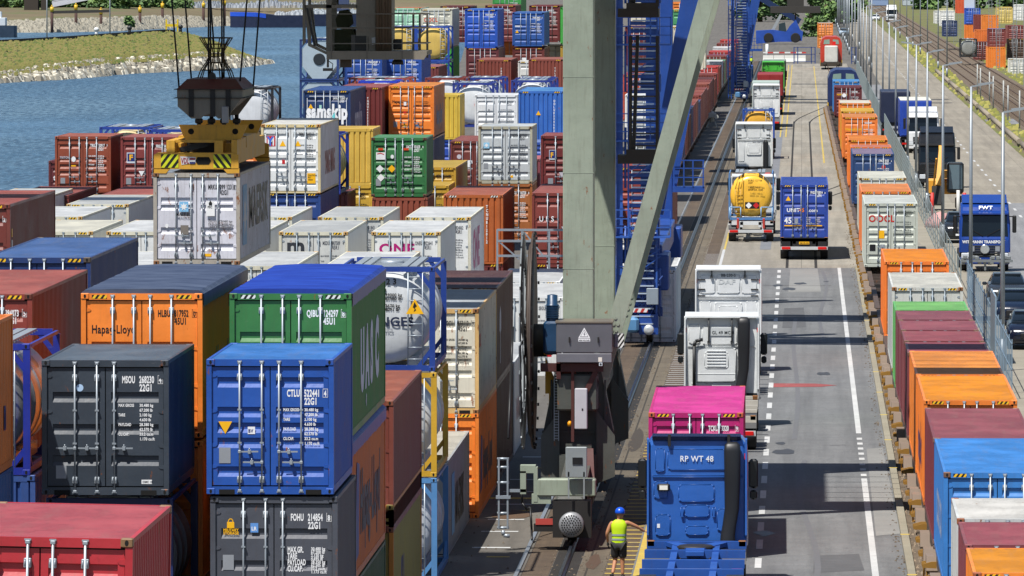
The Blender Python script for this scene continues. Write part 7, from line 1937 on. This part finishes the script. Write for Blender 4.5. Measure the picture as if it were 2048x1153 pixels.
# locomotives and far rail things
def loco(label, c, c2, Y, px0, px1, ptop, facec):
    x0, zt = at(px0, ptop, Y); x1, _ = at(px1, ptop, Y); w = (x1 - x0); X = (x0 + x1) / 2
    t = thing('locomotive', label, 'locomotive', (X, Y, 0))
    mb = MB(); h = w / 2; prof = [(-h, .95), (h, .95), (h, zt - .9), (h * .82, zt - .25), (h * .5, zt), (-h * .5, zt), (-h * .82, zt - .25), (-h, zt - .9)]
    mb.prism(prof, 'y', 0, 16); part('body', mb, paint(c, .35, .2), t)
    mb = MB()
    for s in (-1, 1): mb.prism([(s * h * .15, zt - 1.0), (s * h * .72, zt - 1.0), (s * h * .66, zt - .42), (s * h * .15, zt - .35)], 'y', -.03, .02)
    part('window', mb, plain('#7d9488', .1), t)
    mb = MB(); mb.bbox(-h * .62, h * .62, -1.2, .0, .95, zt - 1.2, .12); part('hood', mb, paint(facec, .4, .3), t)
    mb = MB(); mb.box(-h, h, -1.5, 16, .45, .95)
    for s in (-.9, .9): mb.tube((s, -1.5, .9), (s, -2, .9), .24, 12)
    for k in range(3):
        for s in (-1, 1): mb.lathe([(-.06, .5), (.06, .5)], (s * .78, 1 + k * 2, .5), 'x', 14)
    part('underframe', mb, plain('#3a332a', .7), t)
    for s in (-1, 1):
        mb = MB(); mb.box(s * h - .05, s * h + .05, -.6, .2, .5, 1.3); part('yellow_edge', mb, plain(c2), t)
    return t
loco('navy locomotive with curved roof at the far end of the train', '#1a2c5c', '#c9a01c', 725, 1656, 1718, 140, '#1a2c5c')
T = loco('red locomotive with white front hood on the far track', '#b8341f', '#b08a2c', 1020, 1641, 1684, 74, '#c4c4bc')
flat_poly(rect(.4, .6), T, (.2, -.05, 3.2), REDL)
for k, (yy, l, c) in enumerate(((85, 'lower', '#cf7a1c'), (60, 'upper', '#d97c20'))):
    gen('orange container on the far track behind the red locomotive, %s of two' % l, c, 1180, 1635, (62, 37)[k], L=12.192, H=1.95, group='far orange containers', roofc=None if k == 0 else '#c9c4b4', zfix=(.9, 2.9)[k], code=None)
# gate frame and barriers
mb = MB(); x0, y0 = gnd(1588, 128); x1, _ = gnd(1712, 128)
for x in (x0 + (x1 - x0) * q for q in (0.0, .06, .28, .34, .93, 1.0)): mb.box(x - .07, x + .07, y0, y0 + .14, 0, 2.4)
for z in (.3, 1.3, 2.3): mb.box(x0, x0 + (x1 - x0) * .34, y0, y0 + .1, z, z + .08); mb.box(x0 + (x1 - x0) * .93, x1, y0, y0 + .1, z, z + .08)
tag(part('gate_frame', mb, plain('#243f78', .5), None), 'dark blue steel gate frame across the far track', 'gate')
x0, y0 = gnd(1526, 124); x1, _ = gnd(1612, 124)
for k in range(4):
    mb = MB(); w = (x1 - x0) / 4; mb.prism([(-.35, 0), (.35, 0), (.15, .5), (.1, .95), (-.1, .95), (-.15, .5)], 'x', x0 + k * w, x0 + (k + 1) * w - .06)
    tag(part('concrete_barrier', mb, plain('#cdcdc6', .8), None, (0, y0, 0)), 'white concrete barrier block closing the end of the lane', 'barrier', 'white barrier blocks')
mb = MB(); mb.box(x0, x1, -.05, .05, 1.2, 1.4); tag(part('barrier_pole', mb, stripes('#c03a34', '#dcdcd8', .6, 0), None, (0, y0 + 3, 0)), 'red and white striped barrier pole behind the white blocks', 'barrier pole')
x, y = gnd(1534, 118); mb = MB(); mb.tube((0, 0, 0), (0, 0, 2.2), .22, 10); tag(part('white_post', mb, plain('#d8dcdc'), None, (x, y, 0)), 'thick white post beside the lime green truck', 'post')
# reach stacker
rs = thing('reach_stacker', 'blue reach stacker with long raised boom at the end of the yard', 'reach stacker', (0, 0, 0))
Yr = 1310
def rp_(px, py): return at(px, py, Yr)
mb = MB(); mb.prism([rp_(a, b) for a, b in [(1512, 88), (1512, 62), (1545, 60), (1572, 64), (1580, 52), (1592, 40), (1600, 60), (1606, 64), (1604, 82), (1585, 84), (1560, 84)]], 'y', Yr, Yr + 4); part('body', mb, paint('#1c49a4', .4, .2), rs)
mb = MB(); mb.prism([rp_(a, b) for a, b in [(1557, 64), (1558, 48), (1570, 45), (1573, 64)]], 'y', Yr + .5, Yr + 2.5); part('cab', mb, plain('#2a3a40', .15), rs)
a, b = rp_(1516, -6); c_, d_ = rp_(1600, 44); mb = MB(); mb.beam((a, Yr + 2, b), (c_, Yr + 2, d_), 1.0, 1.0, (0, 1, 0)); part('boom', mb, plain('#15294f', .4), rs)
a, b = rp_(1545, 62); c_, d_ = rp_(1562, 30); mb = MB(); mb.beam((a, Yr + 1, b), (c_, Yr + 1, d_), .5, .5, (0, 1, 0)); part('lift_cylinder', mb, plain('#a8acae', .3, .4), rs)
for px, r_ in ((1537, .85), (1591, .85)):
    x, z = rp_(px, 76); mb = MB(); mb.lathe([(-.3, r_ * .9), (-.2, r_), (.4, r_), (.5, .3)], (x, Yr - .2, z), 'y', 18); w_ = part('wheel', mb, RUBBER, rs)
x, y = gnd(1583, 14); mb = MB(); mb.box(-3, 3, -2, 2, 11.2, 12.0); mb.box(-1, 1, -1, 1, 12, 13.5); mb.box(-.1, .1, -.1, .1, 10.4, 11.2); tag(part('crane_hook_block', mb, plain('#33302c', .6), None, (at(1591, 8, 900)[0], 900, -2.6)), 'dark hook block hanging at the top above the far lane', 'hook block')

# ------------------------------------------------------------------ trees
def leaf_mat(h):
    m, nt, b = new_mat('leaves'); c = lin(h); v = obj_coord(nt); n = noise(nt, v, .9, 3)
    nt.links.new(mix(nt, ramp(nt, n, [(.3, 0.), (.7, 1.)]), scl(c, .6), scl(c, 1.5)), b.inputs['Base Color']); b.inputs['Roughness'].default_value = .7
    return m
LM = [leaf_mat('#4a6632'), leaf_mat('#5c783a'), leaf_mat('#3c552c')]
TRUNK = plain('#4a3d2e', .9)
def tree(label, X, Y, Z, h, r, seed, n=1500, group='trees', leaf=.4, low=.06):
    rr = random.Random(seed); t = thing('tree', label, 'tree', (X, Y, Z), 0, group)
    mb = MB(); mb.tube((0, 0, 0), (rr.uniform(-.3, .3), 0, h * .5), r * .09, 7, r * .05)
    lobes = []
    for k in range(16):
        a = rr.uniform(0, 6.28); d = r * rr.uniform(.15, .62); z = h * rr.uniform(low, .86); lobes.append((d * math.cos(a), d * math.sin(a), z, r * rr.uniform(.28, .5)))
        mb.tube((0, 0, h * .32), (d * math.cos(a), d * math.sin(a), z), r * .035, 5, r * .012)
    part('trunk', mb, TRUNK, t)
    cr = MB()
    for _ in range(n):
        x, y, z, q = rr.choice(lobes)
        u, v, w = rr.gauss(0, 1), rr.gauss(0, 1), rr.gauss(0, 1); l = math.sqrt(u * u + v * v + w * w) + 1e-6; d = q * rr.random() ** .4
        p = Vector((x + u / l * d, y + v / l * d, z + w / l * d * .85)); s = leaf * rr.uniform(.6, 1.4)
        a = Vector((rr.gauss(0, 1), rr.gauss(0, 1), rr.gauss(0, .5))).normalized(); b = a.orthogonal().normalized()
        cr.face([p - a * s, p + b * s * .6, p + a * s, p - b * s * .6], rr.choice([0, 0, 1, 2]))
    part('crown', cr, LM, t); return t
for k, (px, py, Y, h, r) in enumerate(((1622, 66, 1560, 15, 5.0), (1650, 62, 1640, 17, 6.0), (1680, 60, 1700, 16, 5.5), (1700, 50, 1900, 16, 6), (1520, 52, 1750, 15, 7), (1560, 50, 1800, 14, 7), (1490, 52, 1850, 14, 8))):
    x, _ = at(px, py, Y); tree(['leafy tree left of the orange far containers', 'tallest leafy tree beyond the red locomotive', 'dense tree right of the red locomotive', 'tree at the far end of the lamp posts', 'dark tree behind the reach stacker boom', 'tree behind the reach stacker cab', 'dark tree left of the reach stacker'][k], x, Y, 0, h, r, 30 + k, 1700, 'trees beyond the yard', .55)
x, y = gnd(1625, 74); tree('low green bush beside the far orange containers', x, y, -.3, 4.0, 3.2, 77, 900, 'trees beyond the yard', .4)
for k, (px, Y, h, r) in enumerate(((20, 2310, 5, 8), (70, 2300, 6, 8), (100, 2320, 6, 8), (185, 2310, 6, 9), (225, 2290, 6, 9), (262, 2320, 5, 8), (310, 2340, 3.6, 7), (350, 2360, 3, 7))):
    x, _ = at(px, 0, Y); tree(['far bank tree at the left edge', 'dark far bank tree left of the hopper', 'dark far bank tree right of the hopper', 'far bank tree beside the loading bridge', 'round far bank tree right of the loading bridge', 'far bank tree third from the bridge', 'low far bank tree near the ropes', 'lowest far bank tree behind the ropes'][k], x, Y, -1.2, h, r, 50 + k, 1500, 'trees on the far bank', .8)
for k in range(6):
    px = 10 + k * 50; x, _ = at(px, 0, 2420 + 30 * (k % 3)); tree('low hedge bush along the far bank field', x, 2420 + 30 * (k % 3), -1.2, 2.6 + k % 2, 7, 200 + k, 600, 'hedge bushes on the far bank', .7)
x, y = gnd(258, 50, -3.5); tree('small dark green bush on the far stone bank', x, y, -4.2, 3.2, 2.0, 91, 500, 'trees on the far bank', .4)

for k, (px, w, h) in enumerate(((420, 26, 2.0), (540, 40, 2.2), (640, 34, 1.7), (330, 22, 1.3))):
    x, _ = at(px, 0, 2380); mb = MB(); rr = random.Random(40 + k)
    for q in range(260):
        u = rr.uniform(-1, 1); v = rr.uniform(-1, 1); zz = h * max(.05, 1 - abs(u) ** 1.5) * (1 - .6 * abs(v)); z_ = rr.uniform(.3, .9)
        mb.loft([[(x + u * w / 2 + z_ * math.cos(1.57 * e), 2380 + v * 5 + z_ * math.sin(1.57 * e), -1.2) for e in range(4)], [(x + u * w / 2 + z_ * .5 * math.cos(1.57 * e), 2380 + v * 5 + z_ * .5 * math.sin(1.57 * e), -.8 + zz) for e in range(4)]])
    tag(part('scrap_heap', mb, plain(['#8d949b', '#9aa0a8', '#85837d', '#a09684'][k], .8, var=.45)), ['grey scrap heap on the far bank above the barge bow', 'pale scrap heap on the far bank behind the barge', 'grey brown scrap heap on the far bank beside the operator cab', 'low tan heap on the far bank behind the left ropes'][k], 'scrap heap', 'scrap heaps on the far bank')
# ------------------------------------------------------------------ river things
for k, (px, ya, yb) in enumerate(((104, 14, 66), (152, 10, 64), (202, 19, 63), (280, 15, 60), (325, 7, 57), (407, 6, 54), (449, 2, 53))):
    x, y = gnd(px, yb, -6.05); _, zt = at(px, ya, y); t = thing('mooring_pile', ['mooring pile at the left, carrying the loading bridge', 'mooring pile with the tallest yellow cap, second from the left', 'mooring pile third from the left', 'mooring pile right of the small bush', 'mooring pile behind the left rope', 'mooring pile behind the middle ropes', 'mooring pile next to the blue barge'][k], 'mooring pile', (x, y, -7), 0, 'rusty mooring piles with yellow caps')
    mb = MB(); mb.tube((0, 0, 0), (0, 0, zt + 7 - 1.3), .42, 10); part('pile', mb, plain('#4a3530', .9), t)
    mb = MB(); mb.tube((0, 0, zt + 5.6), (0, 0, zt + 7), .52, 10); mb.tube((0, 0, zt + 7), (0, 0, zt + 7.5), .2, 8); part('cap', mb, plain('#c9a51c'), t)
mb = MB(); x0, y0 = gnd(104, 66, -6.05); x1, _ = gnd(212, 66, -6.05); _, z = at(104, 25, y0); mb.beam((x0, y0, z), (x1, y0 + 10, z + .3), .8, .8, (0, 1, 0)); tag(part('jetty_beam', mb, plain('#4f4840', .9)), 'dark walkway beam joining the left mooring piles', 'jetty')
mb = MB(); a = at(104, 14, 2230); b = at(205, -6, 2230)
for dz in (0, 1.6): mb.beam((a[0], 2230, a[1] + dz), (b[0], 2230, b[1] + dz), .3, .3, (0, 1, 0))
mb.beam((a[0], 2231, a[1] + .7), (b[0], 2231, b[1] + .7), .2, 1.3, (0, 1, 0))
tag(part('loading_bridge', mb, plain('#b9bcc4', .6)), 'pale sloping conveyor bridge leading up from the piles', 'conveyor bridge')
hp = thing('hopper_tower', 'dark steel hopper tower on the far bank', 'hopper', (0, 0, 0)); mb = MB()
for pxa, pxb, ya, yb in ((48, 76, -20, 25), (82, 92, -20, 36), (40, 96, 22, 31), (52, 58, 25, 38)):
    x0, z0 = at(pxa, yb, 2250); x1, z1 = at(pxb, ya, 2250); mb.box(x0, x1, 2250, 2254, z0, z1)
part('tower', mb, plain('#38322c', .9), hp)
bg = thing('barge', 'long navy barge with a bright blue bow lying on the river', 'barge', (0, 0, 0))
yb = gnd(470, 56, -6.05)[1]
x0, _ = at(458, 40, yb); x1, _ = at(890, 40, yb); zb = -6.0; _, zd = at(600, 31, yb); _, zbow = at(470, 25, yb)
mb = MB(); rings = []
for q, w, zt in ((0, .4, zbow), (3, 2.6, zbow), (8, 4.4, zbow - .2), (14, 4.7, zd), (x1 - x0, 4.7, zd)):
    rings.append([(x0 + q, yb + 5 - w, zt), (x0 + q, yb + 5 - w * .9, zb - .6), (x0 + q, yb + 5 + w * .9, zb - .6), (x0 + q, yb + 5 + w, zt)])
mb.loft(rings, 0, True); part('hull', mb, paint('#1a2440', .5, .2), bg)
mb = MB(); mb.loft([[(x0 + q - .02, yb + 5 - w - .05, zt + .05), (x0 + q - .02, yb + 5 - w * .97 - .05, zt - 1.2), (x0 + q, yb + 5 - w * .97 + .1, zt - 1.2), (x0 + q, yb + 5 - w + .1, zt + .05)] for q, w, zt in ((0, .4, zbow), (3, 2.6, zbow), (8, 4.4, zbow - .1), (11, 4.6, zd + .3))], 0, True); part('bow_stripe', mb, plain('#2050c0', .5), bg)
mb = MB(); rr = random.Random(8)
for k in range(700):
    x = x0 + 14 + rr.random() * (x1 - x0 - 16); s = rr.uniform(.3, .8); y = yb + 5 + rr.uniform(-3.8, 3.8); z = zd + .1 + 1.3 * (1 - abs(y - yb - 5) / 4.2) * (0.7 + .3 * math.sin(x * .5))
    mb.loft([[(x + s * math.cos(1.57 * q), y + s * math.sin(1.57 * q), z - .6) for q in range(4)], [(x + s * .5 * math.cos(1.57 * q), y + s * .5 * math.sin(1.57 * q), z + s * .7) for q in range(4)]])
part('scrap_cargo', mb, plain('#a8adb2', .8, var=.4), bg)
mb = MB(); mb.box(x0 + 28, x0 + 33, yb + 3, yb + 7, zd, zd + 4.5); mb.box(x0 + 44, x0 + 46, yb + 3, yb + 6, zd, zd + 5); part('deck_house', mb, plain('#3a4460', .6), bg)
mb = MB(); mb.box(x0 + 29, x0 + 30, yb + 3, yb + 4, zd + 3, zd + 6); mb.box(x0 + 41, x0 + 43, yb + 3, yb + 4, zd + 3, zd + 7); part('yellow_crane', mb, plain('#c9a51c'), bg)
sh = thing('river_boat', 'grey river boat with white wheelhouse at the left edge of the river', 'boat', (0, 0, 0)); ys = gnd(10, 76, -6.05)[1]
mb = MB(); xr, zt = at(31, 52, ys); mb.loft([[(x, ys + 3 - w, zt), (x, ys + 3 - w * .8, -6.4), (x, ys + 3 + w * .8, -6.4), (x, ys + 3 + w, zt)] for x, w in ((xr - 30, 3.5), (xr - 4, 3.4), (xr - .5, 2.6), (xr, 1.6))]); part('hull', mb, paint('#3a4a5c', .5, .2), sh)
mb = MB(); x1, z1 = at(10, 36, ys); mb.bbox(x1 - 3.0, x1, ys + 1, ys + 5, zt, z1, .1); mb.box(x1 - 2.2, x1 - 1.2, ys + 2, ys + 4, z1, z1 + 1.6); part('wheelhouse', mb, plain('#c2c8cc', .5), sh)
for px, ya, yb2, l in ((94, -10, 76, 'left'), (220, -10, 70, 'right')):
    x, y, z = crest_pt(px); mb = MB(); mb.tube((0, 0, 0), (0, 0, 14), .12, 6); tag(part('signal_mast', mb, plain('#a9aeb0', .5), None, (x, y, z)), 'thin pale signal mast on the grass spit, %s one of two' % l, 'mast')
for px, py, c, l, h in ((193, 74, '#d5d8d8', 'white marker post on the crest of the spit', 1.6), (259, 70, '#2a2c2e', 'dark round topped marker on the crest of the spit', 1.4), (361, 64, '#2a2c2e', 'dark round topped marker near the tip of the spit', 1.4)):
    x, y, z = crest_pt(px); mb = MB(); mb.tube((0, 0, 0), (0, 0, h * .6), .3, 8); mb.lathe([(0, .02), (.15, .4), (.45, .5), (.75, .35), (.85, .02)], (0, 0, h * .5), 'z', 12); tag(part('marker', mb, plain(c), None, (x, y, z)), l, 'marker')
x, y, z = crest_pt(344); mb = MB()
for q in (-1.1, 1.1): mb.box(q - .15, q + .15, -.15, .15, 0, 2.4)
mb.box(-1.2, 1.2, -.2, .2, 1.0, 1.5); tag(part('yellow_stand', mb, plain('#d0b41c'), None, (x, y, z)), 'yellow steel stand at the tip of the spit wall', 'stand')

# ------------------------------------------------------------------ far right depot
FG = 'containers in the far depot beyond the railway'
for px, py, Y, L_, c, H, l, rc in ((1930, 17, 1180, 6.058, '#1f4fb0', 2.591, 'blue container below the pale silo in the far depot', None), (1930, 48, 1180, 6.058, '#d9751c', 2.591, 'orange container under the blue one in the far depot', None), (1948, 30, 1120, 6.058, '#7a3a34', 2.591, 'brown container left of the orange one in the far depot', None), (1964, 31, 1110, 6.058, '#dc7c22', 2.896, 'orange container in the upper middle of the far depot', None), (1976, 58, 1040, 6.058, '#6e3230', 2.591, 'dark red container under a blue sheet in the far depot', '#5a84c8'), (1976, 95, 1035, 12.192, '#dc7a1c', 2.896, 'orange container with a green side in the far depot', None), (2015, 52, 1050, 12.192, '#7a3c36', 2.591, 'red brown container at the right edge of the far depot', None), (2015, 78, 1045, 6.058, '#4a3428', 2.896, 'dark brown container at the right edge under the red brown one', None), (2018, 118, 985, 6.058, '#c9c8c0', 2.896, 'rusty white container at the right edge of the far depot', None), (1948, 84, 1070, 6.058, '#6a3430', 2.591, 'small maroon container in the far depot', None), (1950, 60, 1100, 6.058, '#cf6a24', 2.591, 'orange container behind the small maroon one', None), (1868, 22, 1500, 6.058, '#c9cac4', 2.591, 'white container left in the far depot', None), (1880, 18, 1350, 6.058, '#d6cf98', 2.591, 'cream container beside the tall posts in the far depot', None), (1912, -4, 1250, 6.058, '#c8552c', 2.591, 'orange red container high behind the far depot', None), (1995, 15, 1200, 12.192, '#c9b05a', 2.591, 'yellow container far back in the depot', None), (2030, 10, 1250, 12.192, '#d8d8d4', 2.591, 'white container far back at the right edge', None), (1885, 42, 1230, 6.058, '#2a3a5e', 2.591, 'navy container low beside the tall posts', None), (1880, 22, 1240, 2.591, '#d8d8d2', 2.591, 'white tall stack by the posts in the far depot', None)):
    gen(l, c, Y, px, py, L=max(L_, 6.058), H=H, group=FG, roofc=rc, rust=.4 if 'rusty' in l else 0, end=('orange' in l))
A = tank('dark round tank container standing in the far depot', '#2a2c2e', '#8a8d88', 1060, 1920, 78, 'l', group=FG)
mb = MB(); x0, z0 = at(1929, 18, 1180.5); x1, z1 = at(1950, -20, 1180.5); mb.bbox(x0, x1, 1180.5, 1184, z0 + .02, z1, .1); tag(part('pale_silo', mb, plain('#b9c4d2', .5)), 'pale blue white silo top above the blue container in the far depot', 'silo')
for k, (px, w) in enumerate(((1760, 30), (1830, 40), (1900, 60), (1990, 60))):
    x, _ = at(px, 0, 2300); mb = MB(); mb.bbox(x - w * .09, x + w * .09, 2300, 2330, 0, 9, .2); mb.box(x - w * .09 - .1, x + w * .09 + .1, 2299.9, 2300, 2, 3.2)
    tag(part('warehouse', mb, plain(['#7d93b4', '#a9b2ba', '#8f969c', '#9a9ea0'][k], .7)), ['blue grey warehouse at the end of the highway', 'pale warehouse beyond the tall posts', 'grey warehouse behind the far depot', 'grey warehouse at the far right'][k], 'warehouse', 'far warehouses')
for k in range(8):
    x, _ = at(1840 + k * 30, 0, 2150 + 40 * (k % 3)); tree('far tree beyond the depot', x, 2150 + 40 * (k % 3), 0, 9 + k % 3, 6, 120 + k, 500, 'far trees beyond the depot', .9)

# ------------------------------------------------------------------ people
SKIN = plain('#b07a58', .6, var=.08)
def skin_obj(name, verts, edges, radii, m, parent, root=0, sub=2):
    me = bpy.data.meshes.new(name); me.from_pydata(verts, edges, []); me.update()
    o = bpy.data.objects.new(name, me); col.objects.link(o); o.parent = parent
    md = o.modifiers.new('skin', 'SKIN'); md.use_smooth_shade = True
    lay = me.skin_vertices[0] if len(me.skin_vertices) else None
    if lay is None: return o
    for v, r in zip(lay.data, radii): v.radius = r if isinstance(r, tuple) else (r, r)
    lay.data[root].use_root = True
    md2 = o.modifiers.new('sub', 'SUBSURF'); md2.levels = sub; md2.render_levels = sub
    me.materials.append(m); return o
px_, py_ = gnd(1238, 1158)
wk = thing('person', 'worker in blue helmet, yellow safety vest and dark shorts, touching the blue truck', 'person', (px_, py_, 0), R(-4))
#  y = away from the camera, seen from behind; reaching right
J = dict(pel=(0, 0, .92), wai=(0, .01, 1.08), che=(0, .02, 1.28), nek=(.0, .02, 1.48), hd=(.02, .05, 1.56), shl=(-.19, .02, 1.41), ell=(-.30, -.02, 1.13), wrl=(-.29, .10, .90),
         shr=(.19, .02, 1.41), elr=(.43, .10, 1.30), wrr=(.62, .22, 1.17), hl=(-.10, 0, .88), kl=(-.10, .10, .48), al=(-.15, -.12, .13), tl=(-.20, -.02, .05), hr=(.10, 0, .88), kr=(.08, .04, .47), ar=(.09, .02, .09), tr=(.10, .16, .035))
ks = list(J); ix = {k: i for i, k in enumerate(ks)}
E = [('pel', 'wai'), ('wai', 'che'), ('che', 'nek'), ('nek', 'hd'), ('che', 'shl'), ('shl', 'ell'), ('ell', 'wrl'), ('che', 'shr'), ('shr', 'elr'), ('elr', 'wrr'), ('pel', 'hl'), ('hl', 'kl'), ('kl', 'al'), ('pel', 'hr'), ('hr', 'kr'), ('kr', 'ar')]
RAD = dict(pel=(.15, .11), wai=(.14, .10), che=(.16, .11), nek=.06, hd=.06, shl=.065, ell=.045, wrl=.032, shr=.065, elr=.045, wrr=.032, hl=.09, kl=.062, al=.042, tl=.04, hr=.09, kr=.062, ar=.042, tr=.04)
use = [k for k in ks if k not in ('tl', 'tr')]; ux = {k: i for i, k in enumerate(use)}
bd = skin_obj('body', [J[k] for k in use], [(ux[a], ux[b]) for a, b in E], [RAD[k] for k in use], SKIN, wk)
mb = MB(); rings = []
for z, a, b in ((1.50, .05, .06), (1.53, .075, .09), (1.58, .082, .10), (1.64, .084, .105), (1.70, .08, .10), (1.75, .06, .075), (1.775, .02, .03)):
    rings.append([(.02 + a * math.cos(t), .05 + b * math.sin(t), z) for t in [2 * math.pi * k / 16 for k in range(16)]])
mb.loft(rings, 0, True, True)
for s in (-1, 1): mb.lathe([(-.01, .02), (0, .03), (.01, .02)], (.02 + s * .085, .045, 1.62), 'x', 8)
mb.prism([(-.015, 1.58), (.015, 1.58), (.0, 1.64)], 'y', .15, .175); part('head', mb, SKIN, wk, (0, 0, -.02))
mb = MB(); rings = []
for z, a in ((1.635, .12), (1.66, .128), (1.70, .125), (1.75, .10), (1.785, .06), (1.795, .015)): rings.append([(.02 + a * math.cos(t), .05 + a * 1.12 * math.sin(t), z) for t in [2 * math.pi * k / 18 for k in range(18)]])
mb.loft(rings, 0, True, True); mb.bbox(-.08, .12, .17, .24, 1.63, 1.65, .008); part('helmet', mb, plain('#1450c8', .3), wk, (0, 0, -.01))
mb = MB(); rings = []
for z, a, b in ((.90, .185, .135), (1.0, .18, .135), (1.1, .175, .13), (1.25, .195, .14), (1.36, .20, .135), (1.43, .16, .11), (1.48, .085, .085)): rings.append([(a * (1 if abs(math.cos(t)) < .95 else 1) * math.copysign(abs(math.cos(t)) ** .7, math.cos(t)), .012 + b * math.copysign(abs(math.sin(t)) ** .8, math.sin(t)), z) for t in [2 * math.pi * k / 20 for k in range(20)]])
mb.loft(rings, 0, False, True); vs = part('safety_vest', mb, plain('#b8d80c', .6, k=1.0), wk)
for z in (.965, 1.075):
    mb = MB(); mb.loft([[(.19 * math.copysign(abs(math.cos(t)) ** .7, math.cos(t)), .012 + .142 * math.copysign(abs(math.sin(t)) ** .8, math.sin(t)), zz) for t in [2 * math.pi * k / 20 for k in range(20)]] for zz in (z, z + .045)], 0, False, True); part('reflective_band', mb, plain('#8f999c', .35), vs)
SH = plain('#2a2a2c', .8)
sv = [(0, 0, .90), (-.10, .01, .84), (-.11, .07, .62), (-.105, .10, .50), (.10, 0, .84), (.09, .03, .62), (.085, .045, .50)]
skin_obj('shorts', sv, [(0, 1), (1, 2), (2, 3), (0, 4), (4, 5), (5, 6)], [(.16, .125), .115, .115, .11, .115, .115, .11], SH, wk)
for k, tk in (('al', 'tl'), ('ar', 'tr')):
    a, b = J[k], J[tk]; skin_obj('shoe', [(a[0], a[1] - .05, a[2] - .03), ((a[0] + b[0]) / 2, (a[1] + b[1]) / 2, (a[2] + b[2]) / 2), b], [(0, 1), (1, 2)], [.05, .052, .042], plain('#1d1c1c', .7), wk)
def hand(name, wr, d, up, m, curl=.5):
    d = Vector(d).normalized(); up = Vector(up).normalized(); sd = d.cross(up); w = Vector(wr)
    vs = [w, w + d * .05, w + d * .09]; es = [(0, 1), (1, 2)]; rs = [(.026, .018), (.036, .017), (.036, .015)]
    for k, ln in enumerate((.062, .072, .066, .052)):
        b = w + d * .088 + sd * (-.03 + .02 * k); i = len(vs)
        vs += [b, b + d * ln * .45 - up * .004, b + d * ln * .75 - up * ln * .5 * curl, b + d * ln * .82 - up * ln * .95 * curl]; es += [(2, i), (i, i + 1), (i + 1, i + 2), (i + 2, i + 3)]; rs += [.0095, .009, .008, .007]
    b = w + d * .035 - sd * .034; i = len(vs); vs += [b, b + d * .03 - sd * .02 - up * .01, b + d * .055 - sd * .024 - up * .02]; es += [(1, i), (i, i + 1), (i + 1, i + 2)]; rs += [.011, .010, .008]
    return skin_obj(name, [tuple(v) for v in vs], es, rs, m, wk, 0, 1)
hand('hand', J['wrr'], (.75, .5, -.25), (.1, -.2, 1), SKIN, .4); hand('glove', J['wrl'], (.05, .25, -1), (-1, 0, 0), plain('#1c1c1e', .8), .8)
x, y = gnd(1503, 139); fw = thing('person', 'far worker in a yellow safety vest and blue helmet walking beside the rail', 'person', (x, y, 0), 0)
skin_obj('body', [(0, 0, .95), (0, 0, 1.4), (0, 0, 1.6), (-.1, 0, .5), (-.1, -.1, .05), (.1, 0, .5), (.1, .12, .05), (-.24, 0, 1.1), (.24, 0, 1.1), (0, 0, 1.42)], [(0, 1), (1, 2), (0, 3), (3, 4), (0, 5), (5, 6), (9, 7), (9, 8), (1, 9)], [.15, .17, .1, .08, .06, .08, .06, .05, .05, .12], plain('#20263a', .8), fw)
mb = MB(); mb.lathe([(.95, .19), (1.1, .20), (1.4, .22), (1.48, .12)], (0, 0, 0), 'z', 14); part('safety_vest', mb, plain('#b8d80c', .6), fw)
mb = MB(); mb.lathe([(1.62, .13), (1.7, .13), (1.78, .02)], (0, 0, 0), 'z', 12); part('helmet', mb, plain('#1450c8', .4), fw)
